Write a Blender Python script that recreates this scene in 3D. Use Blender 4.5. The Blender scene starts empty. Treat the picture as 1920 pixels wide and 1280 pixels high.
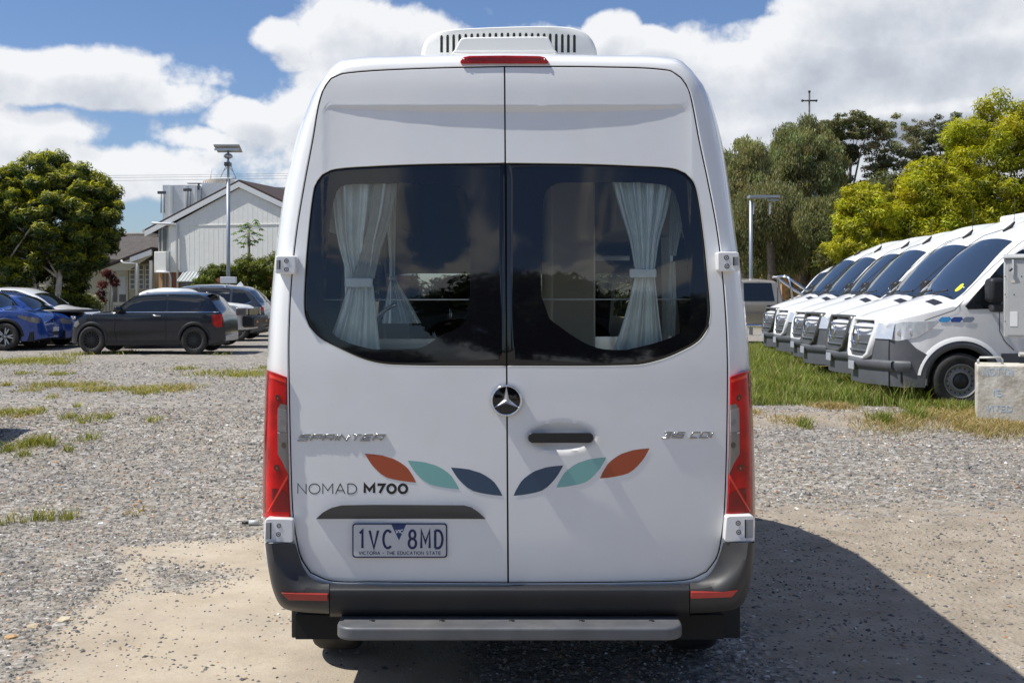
import bpy, bmesh, math, random
import numpy as np
from mathutils import Vector, Matrix, noise as mnoise
R = math.radians
random.seed(7); rng = np.random.default_rng(7)
scene = bpy.context.scene
COL = scene.collection

# ------------------------------------------------------------------ camera
FPX, CX, HY, CAMH, D0 = 2143.0, 960.0, 548.0, 1.80, 4.56
cam = bpy.data.cameras.new('camera'); camo = bpy.data.objects.new('camera', cam); COL.objects.link(camo)
camo.location = (0, 0, CAMH); camo.rotation_euler = (R(90), 0, 0)
cam.sensor_width = 36.0; cam.lens = FPX / 1920 * 36.0
cam.shift_y = -(640 - HY) / 1920
cam.clip_start = 0.05; cam.clip_end = 3000
scene.camera = camo

# ------------------------------------------------------------------ light
SUN_DIR = Vector((-0.51, -0.058, 0.86)).normalized()       # towards the sun
SUN_EL = math.asin(SUN_DIR.z); SUN_AZ = math.atan2(SUN_DIR.x, SUN_DIR.y)
sun = bpy.data.lights.new('sun', 'SUN'); suno = bpy.data.objects.new('sun', sun); COL.objects.link(suno)
suno.rotation_euler = (-SUN_DIR).to_track_quat('-Z', 'Y').to_euler(); suno.location = (-20, -10, 40)
sun.energy = 4.8; sun.angle = R(0.5); sun.color = (1.0, 0.965, 0.90)

world = bpy.data.worlds.new('World'); scene.world = world; world.use_nodes = True
wn, wl = world.node_tree.nodes, world.node_tree.links
wn.clear()

def cloud_group():
    """cloud density from a direction: angular blobs + fractal noise"""
    g = bpy.data.node_groups.new('cloud_density', 'ShaderNodeTree')
    g.interface.new_socket('Vector', in_out='INPUT', socket_type='NodeSocketVector')
    g.interface.new_socket('Density', in_out='OUTPUT', socket_type='NodeSocketFloat')
    N, L = g.nodes, g.links
    gi = N.new('NodeGroupInput'); go = N.new('NodeGroupOutput')
    def M(op, a, b=None, c=None):
        n = N.new('ShaderNodeMath'); n.operation = op
        for i, v in enumerate((a, b, c)):
            if v is None: continue
            if isinstance(v, (int, float)): n.inputs[i].default_value = v
            else: L.new(v, n.inputs[i])
        return n.outputs[0]
    sep = N.new('ShaderNodeSeparateXYZ'); L.new(gi.outputs[0], sep.inputs[0])
    def NOISE(scale, detail, rough, sx=1, sz=1, off=0):
        mp = N.new('ShaderNodeMapping'); mp.inputs['Scale'].default_value = (sx, sx, sz)
        mp.inputs['Location'].default_value = (off, off * .7, off * .3)
        L.new(gi.outputs[0], mp.inputs[0])
        n = N.new('ShaderNodeTexNoise'); n.inputs['Scale'].default_value = scale
        n.inputs['Detail'].default_value = detail; n.inputs['Roughness'].default_value = rough
        L.new(mp.outputs[0], n.inputs['Vector']); return n.outputs['Fac']
    az = M('ARCTAN2', sep.outputs[0], sep.outputs[1])
    el = M('ARCSINE', sep.outputs[2])
    w1 = NOISE(9, 2, .5, 1, 1.3, 3.1); w2 = NOISE(9, 2, .5, 1, 1.3, 8.3)
    az = M('ADD', az, M('MULTIPLY', M('SUBTRACT', w1, .5), .07))
    el2 = M('ADD', el, M('MULTIPLY', M('SUBTRACT', w2, .5), .04))
    cur = None
    # px, py, rx, ry, weight: centres in the sky seen ahead
    for (px, py, rx, ry, wt) in CLOUDS:
        a0 = math.atan((px - CX) / FPX); e0 = math.atan((HY - py) / FPX)
        dx = M('DIVIDE', M('SUBTRACT', az, a0), rx / FPX)
        dy = M('DIVIDE', M('SUBTRACT', el2, e0), ry / FPX)
        r2 = M('ADD', M('MULTIPLY', dx, dx), M('MULTIPLY', dy, dy))
        v = M('MULTIPLY', M('SUBTRACT', 1.0, M('MINIMUM', r2, 6.0)), wt)
        v = M('MAXIMUM', v, -.55)
        cur = v if cur is None else M('MAXIMUM', cur, v)
    # clouds all round the sky, away from the part in view
    far = N.new('ShaderNodeMapRange'); far.inputs['From Min'].default_value = .50; far.inputs['From Max'].default_value = .66
    L.new(M('ABSOLUTE', az), far.inputs['Value'])
    up = N.new('ShaderNodeMapRange'); up.inputs['From Min'].default_value = .30; up.inputs['From Max'].default_value = .42
    L.new(el, up.inputs['Value'])
    fac = M('MAXIMUM', far.outputs[0], up.outputs[0])
    gen = M('MULTIPLY', M('SUBTRACT', NOISE(2.6, 2, .5, 1, 1.8, 1.7), .585), 5.0)
    gen = M('MINIMUM', M('MAXIMUM', gen, -.5), .8)
    base = M('ADD', M('MULTIPLY', gen, fac), M('MULTIPLY', cur, M('SUBTRACT', 1.0, fac)))
    fb = M('MULTIPLY', M('SUBTRACT', NOISE(13, 9, .56, 1, 1.15, 0.4), .5), 2.7)
    L.new(M('ADD', base, fb), go.inputs[0])
    return g

CLOUDS = [(40, 165, 330, 58, .8), (150, 195, 260, 40, .7), (115, 268, 95, 38, .55), (20, 300, 150, 70, .5),
          (655, 75, 120, 105, .9), (560, 95, 70, 55, .8), (760, 90, 110, 90, .8), (600, 230, 130, 130, .9), (450, 235, 95, 52, .8),
          (380, 275, 90, 30, .6), (1130, 70, 62, 46, .8), (990, 100, 150, 50, .5), (1190, 110, 120, 50, .9), (1600, 130, 430, 110, 1.2),
          (1330, 150, 160, 90, 1.0), (1700, 20, 260, 90, 1.0), (1000, 300, 700, 140, 1.2), (330, 320, 260, 36, .45), (1800, 250, 700, 140, 1.1), (1750, 235, 420, 55, 1.9), (1450, 290, 200, 60, 1.5),
          (-350, 240, 330, 90, .7), (2350, 160, 420, 160, .8), (200, 350, 500, 40, .5)]
CG = cloud_group()
def WM(op, a, b=None, c=None):
    n = wn.new('ShaderNodeMath'); n.operation = op
    for i, v in enumerate((a, b, c)):
        if v is None: continue
        if isinstance(v, (int, float)): n.inputs[i].default_value = v
        else: wl.new(v, n.inputs[i])
    return n.outputs[0]
tc = wn.new('ShaderNodeTexCoord')
sky = wn.new('ShaderNodeTexSky'); sky.sky_type = 'NISHITA'; sky.sun_disc = False
sky.sun_elevation = SUN_EL; sky.sun_rotation = SUN_AZ % (2 * math.pi); sky.air_density = 1.0; sky.dust_density = 0.6; sky.ozone_density = 2.0
tint = wn.new('ShaderNodeMix'); tint.data_type = 'RGBA'; tint.blend_type = 'MULTIPLY'; tint.inputs[0].default_value = 1
wl.new(sky.outputs[0], tint.inputs[6]); tint.inputs[7].default_value = (0.86, 0.98, 1.22, 1)
nv = wn.new('ShaderNodeVectorMath'); nv.operation = 'NORMALIZE'; wl.new(tc.outputs['Generated'], nv.inputs[0])
d0 = wn.new('ShaderNodeGroup'); d0.node_tree = CG; wl.new(nv.outputs[0], d0.inputs[0])
off = wn.new('ShaderNodeVectorMath'); off.operation = 'ADD'; off.inputs[1].default_value = (-.008, -.002, .017); wl.new(nv.outputs[0], off.inputs[0])
d1 = wn.new('ShaderNodeGroup'); d1.node_tree = CG; wl.new(off.outputs[0], d1.inputs[0])
al = wn.new('ShaderNodeMapRange'); al.interpolation_type = 'SMOOTHSTEP'
al.inputs['From Min'].default_value = -.06; al.inputs['From Max'].default_value = .34; wl.new(d0.outputs[0], al.inputs['Value'])
diff = WM('SUBTRACT', d0.outputs[0], d1.outputs[0])
thick = wn.new('ShaderNodeMapRange'); thick.inputs['From Min'].default_value = .35; thick.inputs['From Max'].default_value = 1.7
wl.new(d0.outputs[0], thick.inputs['Value'])
lit = WM('ADD', WM('MULTIPLY', diff, .42), WM('SUBTRACT', .94, WM('MULTIPLY', thick.outputs[0], .50)))
lit = WM('MINIMUM', WM('MAXIMUM', lit, .30), 1.0)
cr = wn.new('ShaderNodeValToRGB'); cr.color_ramp.elements[0].position = .3; cr.color_ramp.elements[0].color = (3.6, 4.0, 4.8, 1)
cr.color_ramp.elements[1].position = .98; cr.color_ramp.elements[1].color = (10.0, 10.1, 10.3, 1)
e = cr.color_ramp.elements.new(.7); e.color = (6.9, 7.3, 8.0, 1)
wl.new(lit, cr.inputs[0])
mx = wn.new('ShaderNodeMix'); mx.data_type = 'RGBA'; wl.new(WM('MULTIPLY', al.outputs[0], .97), mx.inputs[0])
wl.new(tint.outputs[2], mx.inputs[6]); wl.new(cr.outputs[0], mx.inputs[7])
bg = wn.new('ShaderNodeBackground'); bg.inputs[1].default_value = 0.078; wl.new(mx.outputs[2], bg.inputs[0])
wo = wn.new('ShaderNodeOutputWorld'); wl.new(bg.outputs[0], wo.inputs[0])
scene.view_settings.view_transform = 'Standard'; scene.view_settings.look = 'None'
scene.view_settings.exposure = 0.25; scene.view_settings.gamma = 1.0; scene.view_settings.use_curve_mapping = False

# ------------------------------------------------------------------ helpers
def Q(px, py, dy=0.0):                       # a point seen at (px,py) of the photograph, at depth D0+dy
    s = (D0 + dy) / FPX
    return ((px - CX) * s, D0 + dy, CAMH - (py - HY) * s)
def at(px, py, Y):
    s = Y / FPX
    return Vector(((px - CX) * s, Y, CAMH - (py - HY) * s))
def sstep(x, a, b):
    t = np.clip((np.asarray(x, float) - a) / (b - a), 0, 1); return t * t * (3 - 2 * t)
def gz(x, y):                                # ground height
    return 0.33 * sstep(y, 9.2, 14.4) + 0 * np.asarray(x, float)

def tag(o, label=None, cat=None, group=None, kind=None):
    if label: o['label'] = label
    if cat: o['category'] = cat
    if group: o['group'] = group
    if kind: o['kind'] = kind
    return o
def thing(name, label, cat, loc=(0, 0, 0), rz=0, group=None):
    o = bpy.data.objects.new(name, None); COL.objects.link(o); o.empty_display_size = .2
    o.location = loc; o.rotation_euler = (0, 0, rz)
    return tag(o, label, cat, group)
def children(o): return [c for c in bpy.data.objects if c.parent is o]
def copy_tree(o, parent=None):
    kids = children(o)
    c = o.copy(); COL.objects.link(c)
    if parent is not None: c.parent = parent
    for k in kids: copy_tree(k, c)
    return c

class MB:
    def __init__(s): s.v = []; s.f = []; s.sm = []
    def add(s, vs, fs, smooth=False):
        n = len(s.v); s.v += [tuple(map(float, p)) for p in vs]
        s.f += [tuple(i + n for i in f) for f in fs]; s.sm += [smooth] * len(fs); return s
    def box(s, x0, x1, y0, y1, z0, z1):
        v = [(x0, y0, z0), (x1, y0, z0), (x1, y1, z0), (x0, y1, z0), (x0, y0, z1), (x1, y0, z1), (x1, y1, z1), (x0, y1, z1)]
        return s.add(v, [(3, 2, 1, 0), (4, 5, 6, 7), (0, 1, 5, 4), (1, 2, 6, 5), (2, 3, 7, 6), (3, 0, 4, 7)])
    def grid(s, rows, smooth=True, closed=False, flip=False):
        m = len(rows[0]); vs = [p for r in rows for p in r]; fs = []
        for i in range(len(rows) - 1):
            for j in range(m if closed else m - 1):
                k = (j + 1) % m; q = (i * m + j, i * m + k, (i + 1) * m + k, (i + 1) * m + j)
                fs.append(q[::-1] if flip else q)
        return s.add(vs, fs, smooth)
    def prism(s, front, back, smooth=False):      # two matching outlines joined, capped
        n = len(front)
        fs = [tuple(range(n)), tuple(range(2 * n - 1, n - 1, -1))]
        fs += [(i, i + n, (i + 1) % n + n, (i + 1) % n) for i in range(n)]
        s.add(list(front) + list(back), fs, smooth); return s
    def tube(s, pts, r, n=8, cap=True):
        pts = [Vector(p) for p in pts]; rs = [float(q) for q in r] if isinstance(r, (list, tuple)) else [float(r)] * len(pts); rows = []
        up = Vector((0.03, .07, 1))
        for i, p in enumerate(pts):
            t = (pts[min(i + 1, len(pts) - 1)] - pts[max(i - 1, 0)]).normalized()
            a = t.cross(up if abs(t.dot(up.normalized())) < .97 else Vector((1, 0, 0))).normalized(); b = t.cross(a)
            rows.append([tuple(p + rs[i] * (math.cos(2 * math.pi * k / n) * a + math.sin(2 * math.pi * k / n) * b)) for k in range(n)])
        n0 = len(s.v); s.grid(rows, True, True)
        if cap:
            s.f += [tuple(n0 + k for k in range(n))[::-1], tuple(n0 + (len(pts) - 1) * n + k for k in range(n))]; s.sm += [False, False]
        return s
    def lathe(s, prof, c=(0, 0, 0), axis='y', n=32):   # prof: (radius, offset along axis)
        rows = []
        for (r, a) in prof:
            row = []
            for k in range(n):
                t = 2 * math.pi * k / n
                if axis == 'y': row.append((c[0] + r * math.cos(t), c[1] + a, c[2] + r * math.sin(t)))
                elif axis == 'z': row.append((c[0] + r * math.cos(t), c[1] + r * math.sin(t), c[2] + a))
                else: row.append((c[0] + a, c[1] + r * math.cos(t), c[2] + r * math.sin(t)))
            rows.append(row)
        return s.grid(rows, True, True)
    def build(s, name, mat, parent=None, origin=None, bevel=0, seg=2, fix=True, label=None, sharp=None):
        o3 = Vector(origin) if origin is not None else Vector((0, 0, 0))
        me = bpy.data.meshes.new(name)
        me.from_pydata([(p[0] - o3.x, p[1] - o3.y, p[2] - o3.z) for p in s.v], [], s.f)
        me.polygons.foreach_set('use_smooth', s.sm); me.update()
        if fix:
            bm = bmesh.new(); bm.from_mesh(me); bmesh.ops.recalc_face_normals(bm, faces=bm.faces); bm.to_mesh(me); bm.free()
        if mat: me.materials.append(mat)
        ob = bpy.data.objects.new(name, me); COL.objects.link(ob)
        if parent is not None: ob.parent = parent
        elif origin is not None: ob.location = o3
        if bevel:
            b = ob.modifiers.new('b', 'BEVEL'); b.width = bevel; b.segments = seg; b.limit_method = 'ANGLE'; b.angle_limit = R(35)
            b.use_clamp_overlap = True; b.harden_normals = False
            me.polygons.foreach_set('use_smooth', [True] * len(me.polygons))
            try: me.set_sharp_from_angle(angle=R(50))
            except Exception: pass
        elif sharp:
            try: me.set_sharp_from_angle(angle=R(sharp))
            except Exception: pass
        if label: ob['label'] = label
        return ob

def catmull(pts, n):
    out = []; P = [Vector((p[0], p[1], 0)) for p in pts]
    for i in range(len(P) - 1):
        p0, p1, p2, p3 = P[max(i - 1, 0)], P[i], P[i + 1], P[min(i + 2, len(P) - 1)]
        # centripetal-ish: limit tangents by segment length to avoid overshoot
        L = (p2 - p1).length
        m1 = (p2 - p0); m1 = m1.normalized() * L if m1.length else m1
        m2 = (p3 - p1); m2 = m2.normalized() * L if m2.length else m2
        for k in range(n):
            t = k / n; t2, t3 = t * t, t * t * t
            q = (2*t3 - 3*t2 + 1) * p1 + (t3 - 2*t2 + t) * m1 + (-2*t3 + 3*t2) * p2 + (t3 - t2) * m2
            out.append((q.x, q.y))
    out.append((P[-1].x, P[-1].y)); return out
def resample(pts, n):
    A = np.array(pts, float); d = np.r_[0, np.cumsum(np.hypot(*np.diff(A, axis=0).T))]
    t = np.linspace(0, d[-1], n); return list(zip(np.interp(t, d, A[:, 0]), np.interp(t, d, A[:, 1])))
def smooth_fn(pts):
    xs = np.array([p[0] for p in pts], float); ys = np.array([p[1] for p in pts], float)
    h = np.diff(xs); dl = np.diff(ys) / h; m = np.zeros(len(xs)); m[0], m[-1] = dl[0], dl[-1]
    for i in range(1, len(xs) - 1):
        m[i] = 0 if dl[i-1] * dl[i] <= 0 else 2 / (1 / dl[i-1] + 1 / dl[i])
    def f(x):
        x = min(max(x, xs[0]), xs[-1]); i = int(min(max(np.searchsorted(xs, x) - 1, 0), len(h) - 1)); t = (x - xs[i]) / h[i]
        return float((2*t**3 - 3*t**2 + 1) * ys[i] + (t**3 - 2*t**2 + t) * h[i] * m[i] + (-2*t**3 + 3*t**2) * ys[i+1] + (t**3 - t**2) * h[i] * m[i+1])
    return f
def lin_fn(pts):
    xs = [p[0] for p in pts]; ys = [p[1] for p in pts]
    return lambda x: float(np.interp(x, xs, ys))

# ------------------------------------------------------------------ materials
MATS = {}
def mat(name, col, rough=.5, metal=0, coat=0, spec=.5, var=0, vscale=3, bump=0, bscale=60, dirt=0, dirtcol=(.25, .21, .16), trans=0, emit=None, alpha=None, detail=4):
    if name in MATS: return MATS[name]
    m = bpy.data.materials.new(name); m.use_nodes = True; MATS[name] = m
    N, L = m.node_tree.nodes, m.node_tree.links; b = N['Principled BSDF']
    c = (*col, 1)
    b.inputs['Base Color'].default_value = c; b.inputs['Roughness'].default_value = rough; b.inputs['Metallic'].default_value = metal
    b.inputs['Coat Weight'].default_value = coat; b.inputs['Coat Roughness'].default_value = .04; b.inputs['Specular IOR Level'].default_value = spec
    b.inputs['Transmission Weight'].default_value = trans
    t = N.new('ShaderNodeTexCoord'); src = None
    if var:
        n = N.new('ShaderNodeTexNoise'); n.inputs['Scale'].default_value = vscale; n.inputs['Detail'].default_value = detail; L.new(t.outputs['Object'], n.inputs['Vector'])
        r = N.new('ShaderNodeMapRange'); r.inputs['From Min'].default_value = .3; r.inputs['From Max'].default_value = .7
        r.inputs['To Min'].default_value = 1 - var; r.inputs['To Max'].default_value = 1 + var; L.new(n.outputs['Fac'], r.inputs['Value'])
        v = N.new('ShaderNodeVectorMath'); v.operation = 'SCALE'; v.inputs[0].default_value = col; L.new(r.outputs[0], v.inputs['Scale'])
        src = v.outputs[0]; L.new(src, b.inputs['Base Color'])
        rr = N.new('ShaderNodeMapRange'); rr.inputs['To Min'].default_value = max(0, rough - .08); rr.inputs['To Max'].default_value = min(1, rough + .08)
        L.new(n.outputs['Fac'], rr.inputs['Value']); L.new(rr.outputs[0], b.inputs['Roughness'])
    if dirt:
        n = N.new('ShaderNodeTexNoise'); n.inputs['Scale'].default_value = 5; n.inputs['Detail'].default_value = 8; n.inputs['Roughness'].default_value = .65; L.new(t.outputs['Object'], n.inputs['Vector'])
        r = N.new('ShaderNodeMapRange'); r.inputs['From Min'].default_value = .42; r.inputs['From Max'].default_value = .75; r.inputs['To Max'].default_value = dirt; L.new(n.outputs['Fac'], r.inputs['Value'])
        x = N.new('ShaderNodeMix'); x.data_type = 'RGBA'; L.new(r.outputs[0], x.inputs[0]); x.inputs[7].default_value = (*dirtcol, 1)
        if src is None: x.inputs[6].default_value = c
        else: L.new(src, x.inputs[6])
        L.new(x.outputs[2], b.inputs['Base Color'])
    if bump:
        n = N.new('ShaderNodeTexNoise'); n.inputs['Scale'].default_value = bscale; n.inputs['Detail'].default_value = 5; L.new(t.outputs['Object'], n.inputs['Vector'])
        bp = N.new('ShaderNodeBump'); bp.inputs['Strength'].default_value = 1; bp.inputs['Distance'].default_value = bump; L.new(n.outputs['Fac'], bp.inputs['Height']); L.new(bp.outputs[0], b.inputs['Normal'])
    if emit: b.inputs['Emission Color'].default_value = (*emit, 1); b.inputs['Emission Strength'].default_value = 1
    return m
def glass_mat(name, tint_, ior=1.5, refl=1.0):
    if name in MATS: return MATS[name]
    m = bpy.data.materials.new(name); m.use_nodes = True; MATS[name] = m
    N, L = m.node_tree.nodes, m.node_tree.links; N.clear()
    o = N.new('ShaderNodeOutputMaterial'); t = N.new('ShaderNodeBsdfTransparent'); g = N.new('ShaderNodeBsdfGlossy'); g.inputs['Roughness'].default_value = .005
    t.inputs[0].default_value = (*tint_, 1); f = N.new('ShaderNodeFresnel'); f.inputs[0].default_value = ior
    x = N.new('ShaderNodeMixShader'); mm = N.new('ShaderNodeMath'); mm.operation = 'MULTIPLY'; mm.inputs[1].default_value = refl; mm.use_clamp = True
    L.new(f.outputs[0], mm.inputs[0]); L.new(mm.outputs[0], x.inputs[0]); L.new(t.outputs[0], x.inputs[1]); L.new(g.outputs[0], x.inputs[2]); L.new(x.outputs[0], o.inputs[0])
    return m
WHITE = mat('van_white', (.80, .80, .785), .32, coat=.6, var=.02, vscale=2, bump=.0012, bscale=2.2, dirt=.10, dirtcol=(.5, .45, .38))
WHITE2 = mat('fleet_white', (.80, .80, .795), .35, coat=.6, dirt=.12, dirtcol=(.5, .46, .4))
CREAMW = mat('vent_white', (.80, .80, .76), .45, var=.02, dirt=.08, dirtcol=(.5, .46, .38))
RUBBER = mat('black_rubber', (.012, .012, .013), .6)
PLAST = mat('grey_plastic', (.036, .036, .038), .5, var=.12, vscale=5, bump=.0004, bscale=700, dirt=.35, dirtcol=(.085, .078, .062))
PLASTD = mat('dark_plastic', (.014, .0145, .017), .5, var=.15, bump=.0003, bscale=700, dirt=.2, dirtcol=(.05, .045, .04))
STEPM = mat('step_metal', (.105, .11, .12), .45, metal=.1, var=.15, vscale=9, dirt=.4, dirtcol=(.22, .20, .17))
FLEETP = mat('fleet_plastic', (.085, .09, .10), .5, var=.08, dirt=.3, dirtcol=(.17, .16, .14))
BLACKG = mat('black_gloss', (.006, .006, .008), .04, spec=.6)
CHROMED = mat('badge_chrome', (.34, .35, .37), .16, metal=1)
CHROME = mat('chrome', (.78, .79, .81), .09, metal=1)
SILVER = mat('silver', (.45, .46, .48), .32, metal=.8, var=.1)
TYRE = mat('tyre', (.022, .021, .020), .8, var=.25, vscale=20, dirt=.5, dirtcol=(.10, .09, .075))
RED = mat('red_lens', (.46, .003, .004), .22, coat=.3, spec=.3, var=.5, vscale=9, bump=.0015, bscale=45)
REDD = mat('red_dark_lens', (.20, .003, .005), .25, coat=.5, spec=.3, var=.3, vscale=12)
REDR = mat('reflector_red', (.38, .03, .02), .3, coat=.5, bump=.001, bscale=300)
CLEARL = mat('clear_lens', (.20, .19, .18), .15, coat=.9, metal=.35, bump=.001, bscale=120)
GREYDK = mat('screw_dark', (.02, .018, .016), .5, metal=.3)
GLASS = glass_mat('rear_glass', (.97, 1.0, .99), 1.5, 1.6)
GLASSC = glass_mat('cab_glass', (.80, .85, .82), 1.5, 1.2)
DGLASS = mat('tinted_glass', (.010, .012, .014), .03, spec=.75, coat=0)
# ------------------------------------------------------------------ stroke lettering
def arc(cx, cy, rx, ry, a0, a1, n=10):
    return [(cx + rx * math.cos(R(a0 + (a1 - a0) * i / n)), cy + ry * math.sin(R(a0 + (a1 - a0) * i / n))) for i in range(n + 1)]
GLY = {
 'A': (.86, [[(0, 0), (.43, 1), (.86, 0)], [(.15, .32), (.71, .32)]]),
 'C': (.86, [arc(.5, .5, .48, .5, 48, 312, 20)]),
 'D': (.80, [[(0, 0), (0, 1)], [(0, 1), (.32, 1)] + arc(.32, .5, .48, .5, 90, -90, 14) + [(0, 0)]]),
 'E': (.62, [[(0, 0), (0, 1)], [(0, 1), (.62, 1)], [(0, .5), (.55, .5)], [(0, 0), (.62, 0)]]),
 'H': (.72, [[(0, 0), (0, 1)], [(.72, 0), (.72, 1)], [(0, .5), (.72, .5)]]),
 'I': (.05, [[(.02, 0), (.02, 1)]]),
 'M': (.9, [[(0, 0), (0, 1), (.45, .32), (.9, 1), (.9, 0)]]),
 'N': (.75, [[(0, 0), (0, 1), (.75, 0), (.75, 1)]]),
 'O': (1.0, [arc(.5, .5, .5, .5, 90, 450, 28)]),
 'P': (.62, [[(0, 0), (0, 1)], [(0, 1), (.36, 1)] + arc(.36, .73, .27, .27, 90, -90, 10) + [(0, .46)]]),
 'R': (.66, [[(0, 0), (0, 1)], [(0, 1), (.36, 1)] + arc(.36, .74, .27, .26, 90, -90, 10) + [(0, .48)], [(.34, .48), (.66, 0)]]),
 'S': (.62, [arc(.32, .74, .28, .26, 40, 265, 12) + arc(.30, .25, .30, .25, 85, -140, 12)]),
 'T': (.72, [[(0, 1), (.72, 1)], [(.36, 1), (.36, 0)]]),
 'U': (.70, [[(0, 1), (0, .33)] + arc(.35, .33, .35, .33, 180, 360, 12) + [(.70, 1)]]),
 'V': (.80, [[(0, 1), (.40, 0), (.80, 1)]]),
 '0': (.78, [arc(.39, .5, .39, .5, 90, 450, 26)]),
 '1': (.22, [[(-.02, .84), (.2, 1), (.2, 0)]]),
 '3': (.62, [arc(.3, .75, .28, .25, 140, -85, 10) + arc(.3, .25, .32, .26, 85, -140, 10)]),
 '6': (.64, [arc(.32, .3, .31, .3, 0, 360, 20), arc(.50, .32, .49, .66, 180, 105, 8)]),
 '7': (.66, [[(0, 1), (.66, 1), (.22, 0)]]),
 '8': (.64, [arc(.32, .76, .26, .24, 90, 450, 18), arc(.32, .27, .32, .27, 90, 450, 20)]),
 '-': (.35, [[(0, .45), (.35, .45)]]), ' ': (.40, []),
 # squared, wide forms of the chromed badges
 's': (1.3, [[(1.3, 1), (.12, 1), (0, .55), (1.15, .5), (1.15, 0), (-.1, 0)]]),
 'p': (1.3, [[(0, 0), (0, 1), (1.25, 1), (1.25, .42), (.1, .42)]]),
 'r': (1.3, [[(0, 0), (0, 1), (1.25, 1), (1.25, .42), (.1, .42)], [(.75, .42), (1.25, 0)]]),
 'i': (.1, [[(.05, 0), (.05, 1)]]),
 'n': (1.2, [[(0, 0), (0, 1), (1.15, 0), (1.15, 1)]]),
 't': (1.2, [[(0, 1), (1.2, 1)], [(.6, 1), (.6, 0)]]),
 'e': (1.2, [[(1.2, 1), (0, 1), (0, 0), (1.2, 0)], [(0, .5), (1.1, .5)]]),
 'q': (1.2, [[(0, 1), (1.15, 1), (1.15, 0), (-.1, 0)], [(.3, .5), (1.15, .5)]]),
 'x': (1.2, [[(1.2, 1), (.1, 1), (0, .5), (0, 0), (1.15, 0), (1.15, .5), (0, .5)]]),
 'c': (1.2, [[(1.2, 1), (.1, 1), (0, 0), (1.1, 0)]]),
 'd': (1.2, [[(0, 0), (0, 1), (1.05, 1), (1.2, .5), (1.05, 0), (0, 0)]]),
}
def stroke_text(mb, text, F, x0, ybase, width, height, weight, slant=0, gap=.22, depth=.0006, ysc=1):
    """letters as bevel-cut ribbons; F(px, py, off) maps to the surface, off metres proud of it"""
    tot = sum(GLY[c][0] for c in text) + gap * (len(text) - 1); sx = width / tot; x = x0; layer = 0
    for ch in text:
        w, strokes = GLY[ch]
        for li, st in enumerate(strokes):
            P = [Vector((x + (p[0] * sx) + slant * p[1] * height, ybase - p[1] * height)) for p in st]
            closed = (P[0] - P[-1]).length < 1e-4
            if closed: P = P[:-1]
            n = len(P); Lf, Rt = [], []
            for i in range(n):
                a = P[i] - P[i - 1] if (i > 0 or closed) else P[1] - P[0]
                b = P[(i + 1) % n] - P[i] if (i < n - 1 or closed) else P[i] - P[i - 1]
                if a.length < 1e-6: a = b
                if b.length < 1e-6: b = a
                a = a.normalized(); b = b.normalized(); na = Vector((-a.y, a.x)); nb = Vector((-b.y, b.x)); m = na + nb
                m = m.normalized() if m.length > 1e-3 else na
                k = 1 / max(.45, m.dot(nb)); Lf.append(P[i] + m * k * weight / 2); Rt.append(P[i] - m * k * weight / 2)
            dz = depth + .00018 * li; rows = []
            for i in range(n):
                l, r = Lf[i], Rt[i]
                rows.append([F(l.x, l.y, -.0003), F(l.x, l.y, dz), F(r.x, r.y, dz), F(r.x, r.y, -.0003)])
            if closed: rows.append(rows[0])
            n0 = len(mb.v); mb.grid(rows, False)
            if not closed: mb.f += [(n0, n0 + 1, n0 + 2, n0 + 3), (n0 + 4 * (n - 1) + 3, n0 + 4 * (n - 1) + 2, n0 + 4 * (n - 1) + 1, n0 + 4 * (n - 1))]; mb.sm += [False, False]
        x += (w + gap) * sx
    return mb

# ------------------------------------------------------------------ the campervan, seen from behind
lean = smooth_fn([(90, .120), (124, .098), (160, .086), (200, .080), (310, .062), (400, .046), (500, .026), (600, .010), (700, .001), (850, 0), (1000, .004), (1110, .016)])
def rear(px, py):
    u = (px - 951) / 410
    d = lean(py) + .028 * u * u
    if py < 240:                              # lip across the upper doors
        g = max(0, 1 - ((px - 951) / 345) ** 2) ** .6
        d += g * .014 * min(1, max(0, (py - 198.5) / (1 + 11 * g)))
    else:
        g = max(0, 1 - ((px - 951) / 345) ** 2) ** .6
        d += g * .014 * (1 - float(sstep(py, 240, 620)))
    q = ((px - 1052) / 66) ** 2 + ((py - 819) / 27) ** 2
    if q < 1: d += .024 * (1 - q) ** .8       # finger recess behind the handle
    return d
def RF(px, py, off=0): return Q(px, py, rear(px, py) - off)

VAN = thing('campervan', 'white high roof campervan seen from behind with leaf decals and curtained rear windows', 'campervan', (-.02, 4.6, 0))
VO = tuple(VAN.location)
def vp(mb, name, m, parent=None, **k):
    return mb.build(name, m, parent or VAN, VO, **k)

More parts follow.
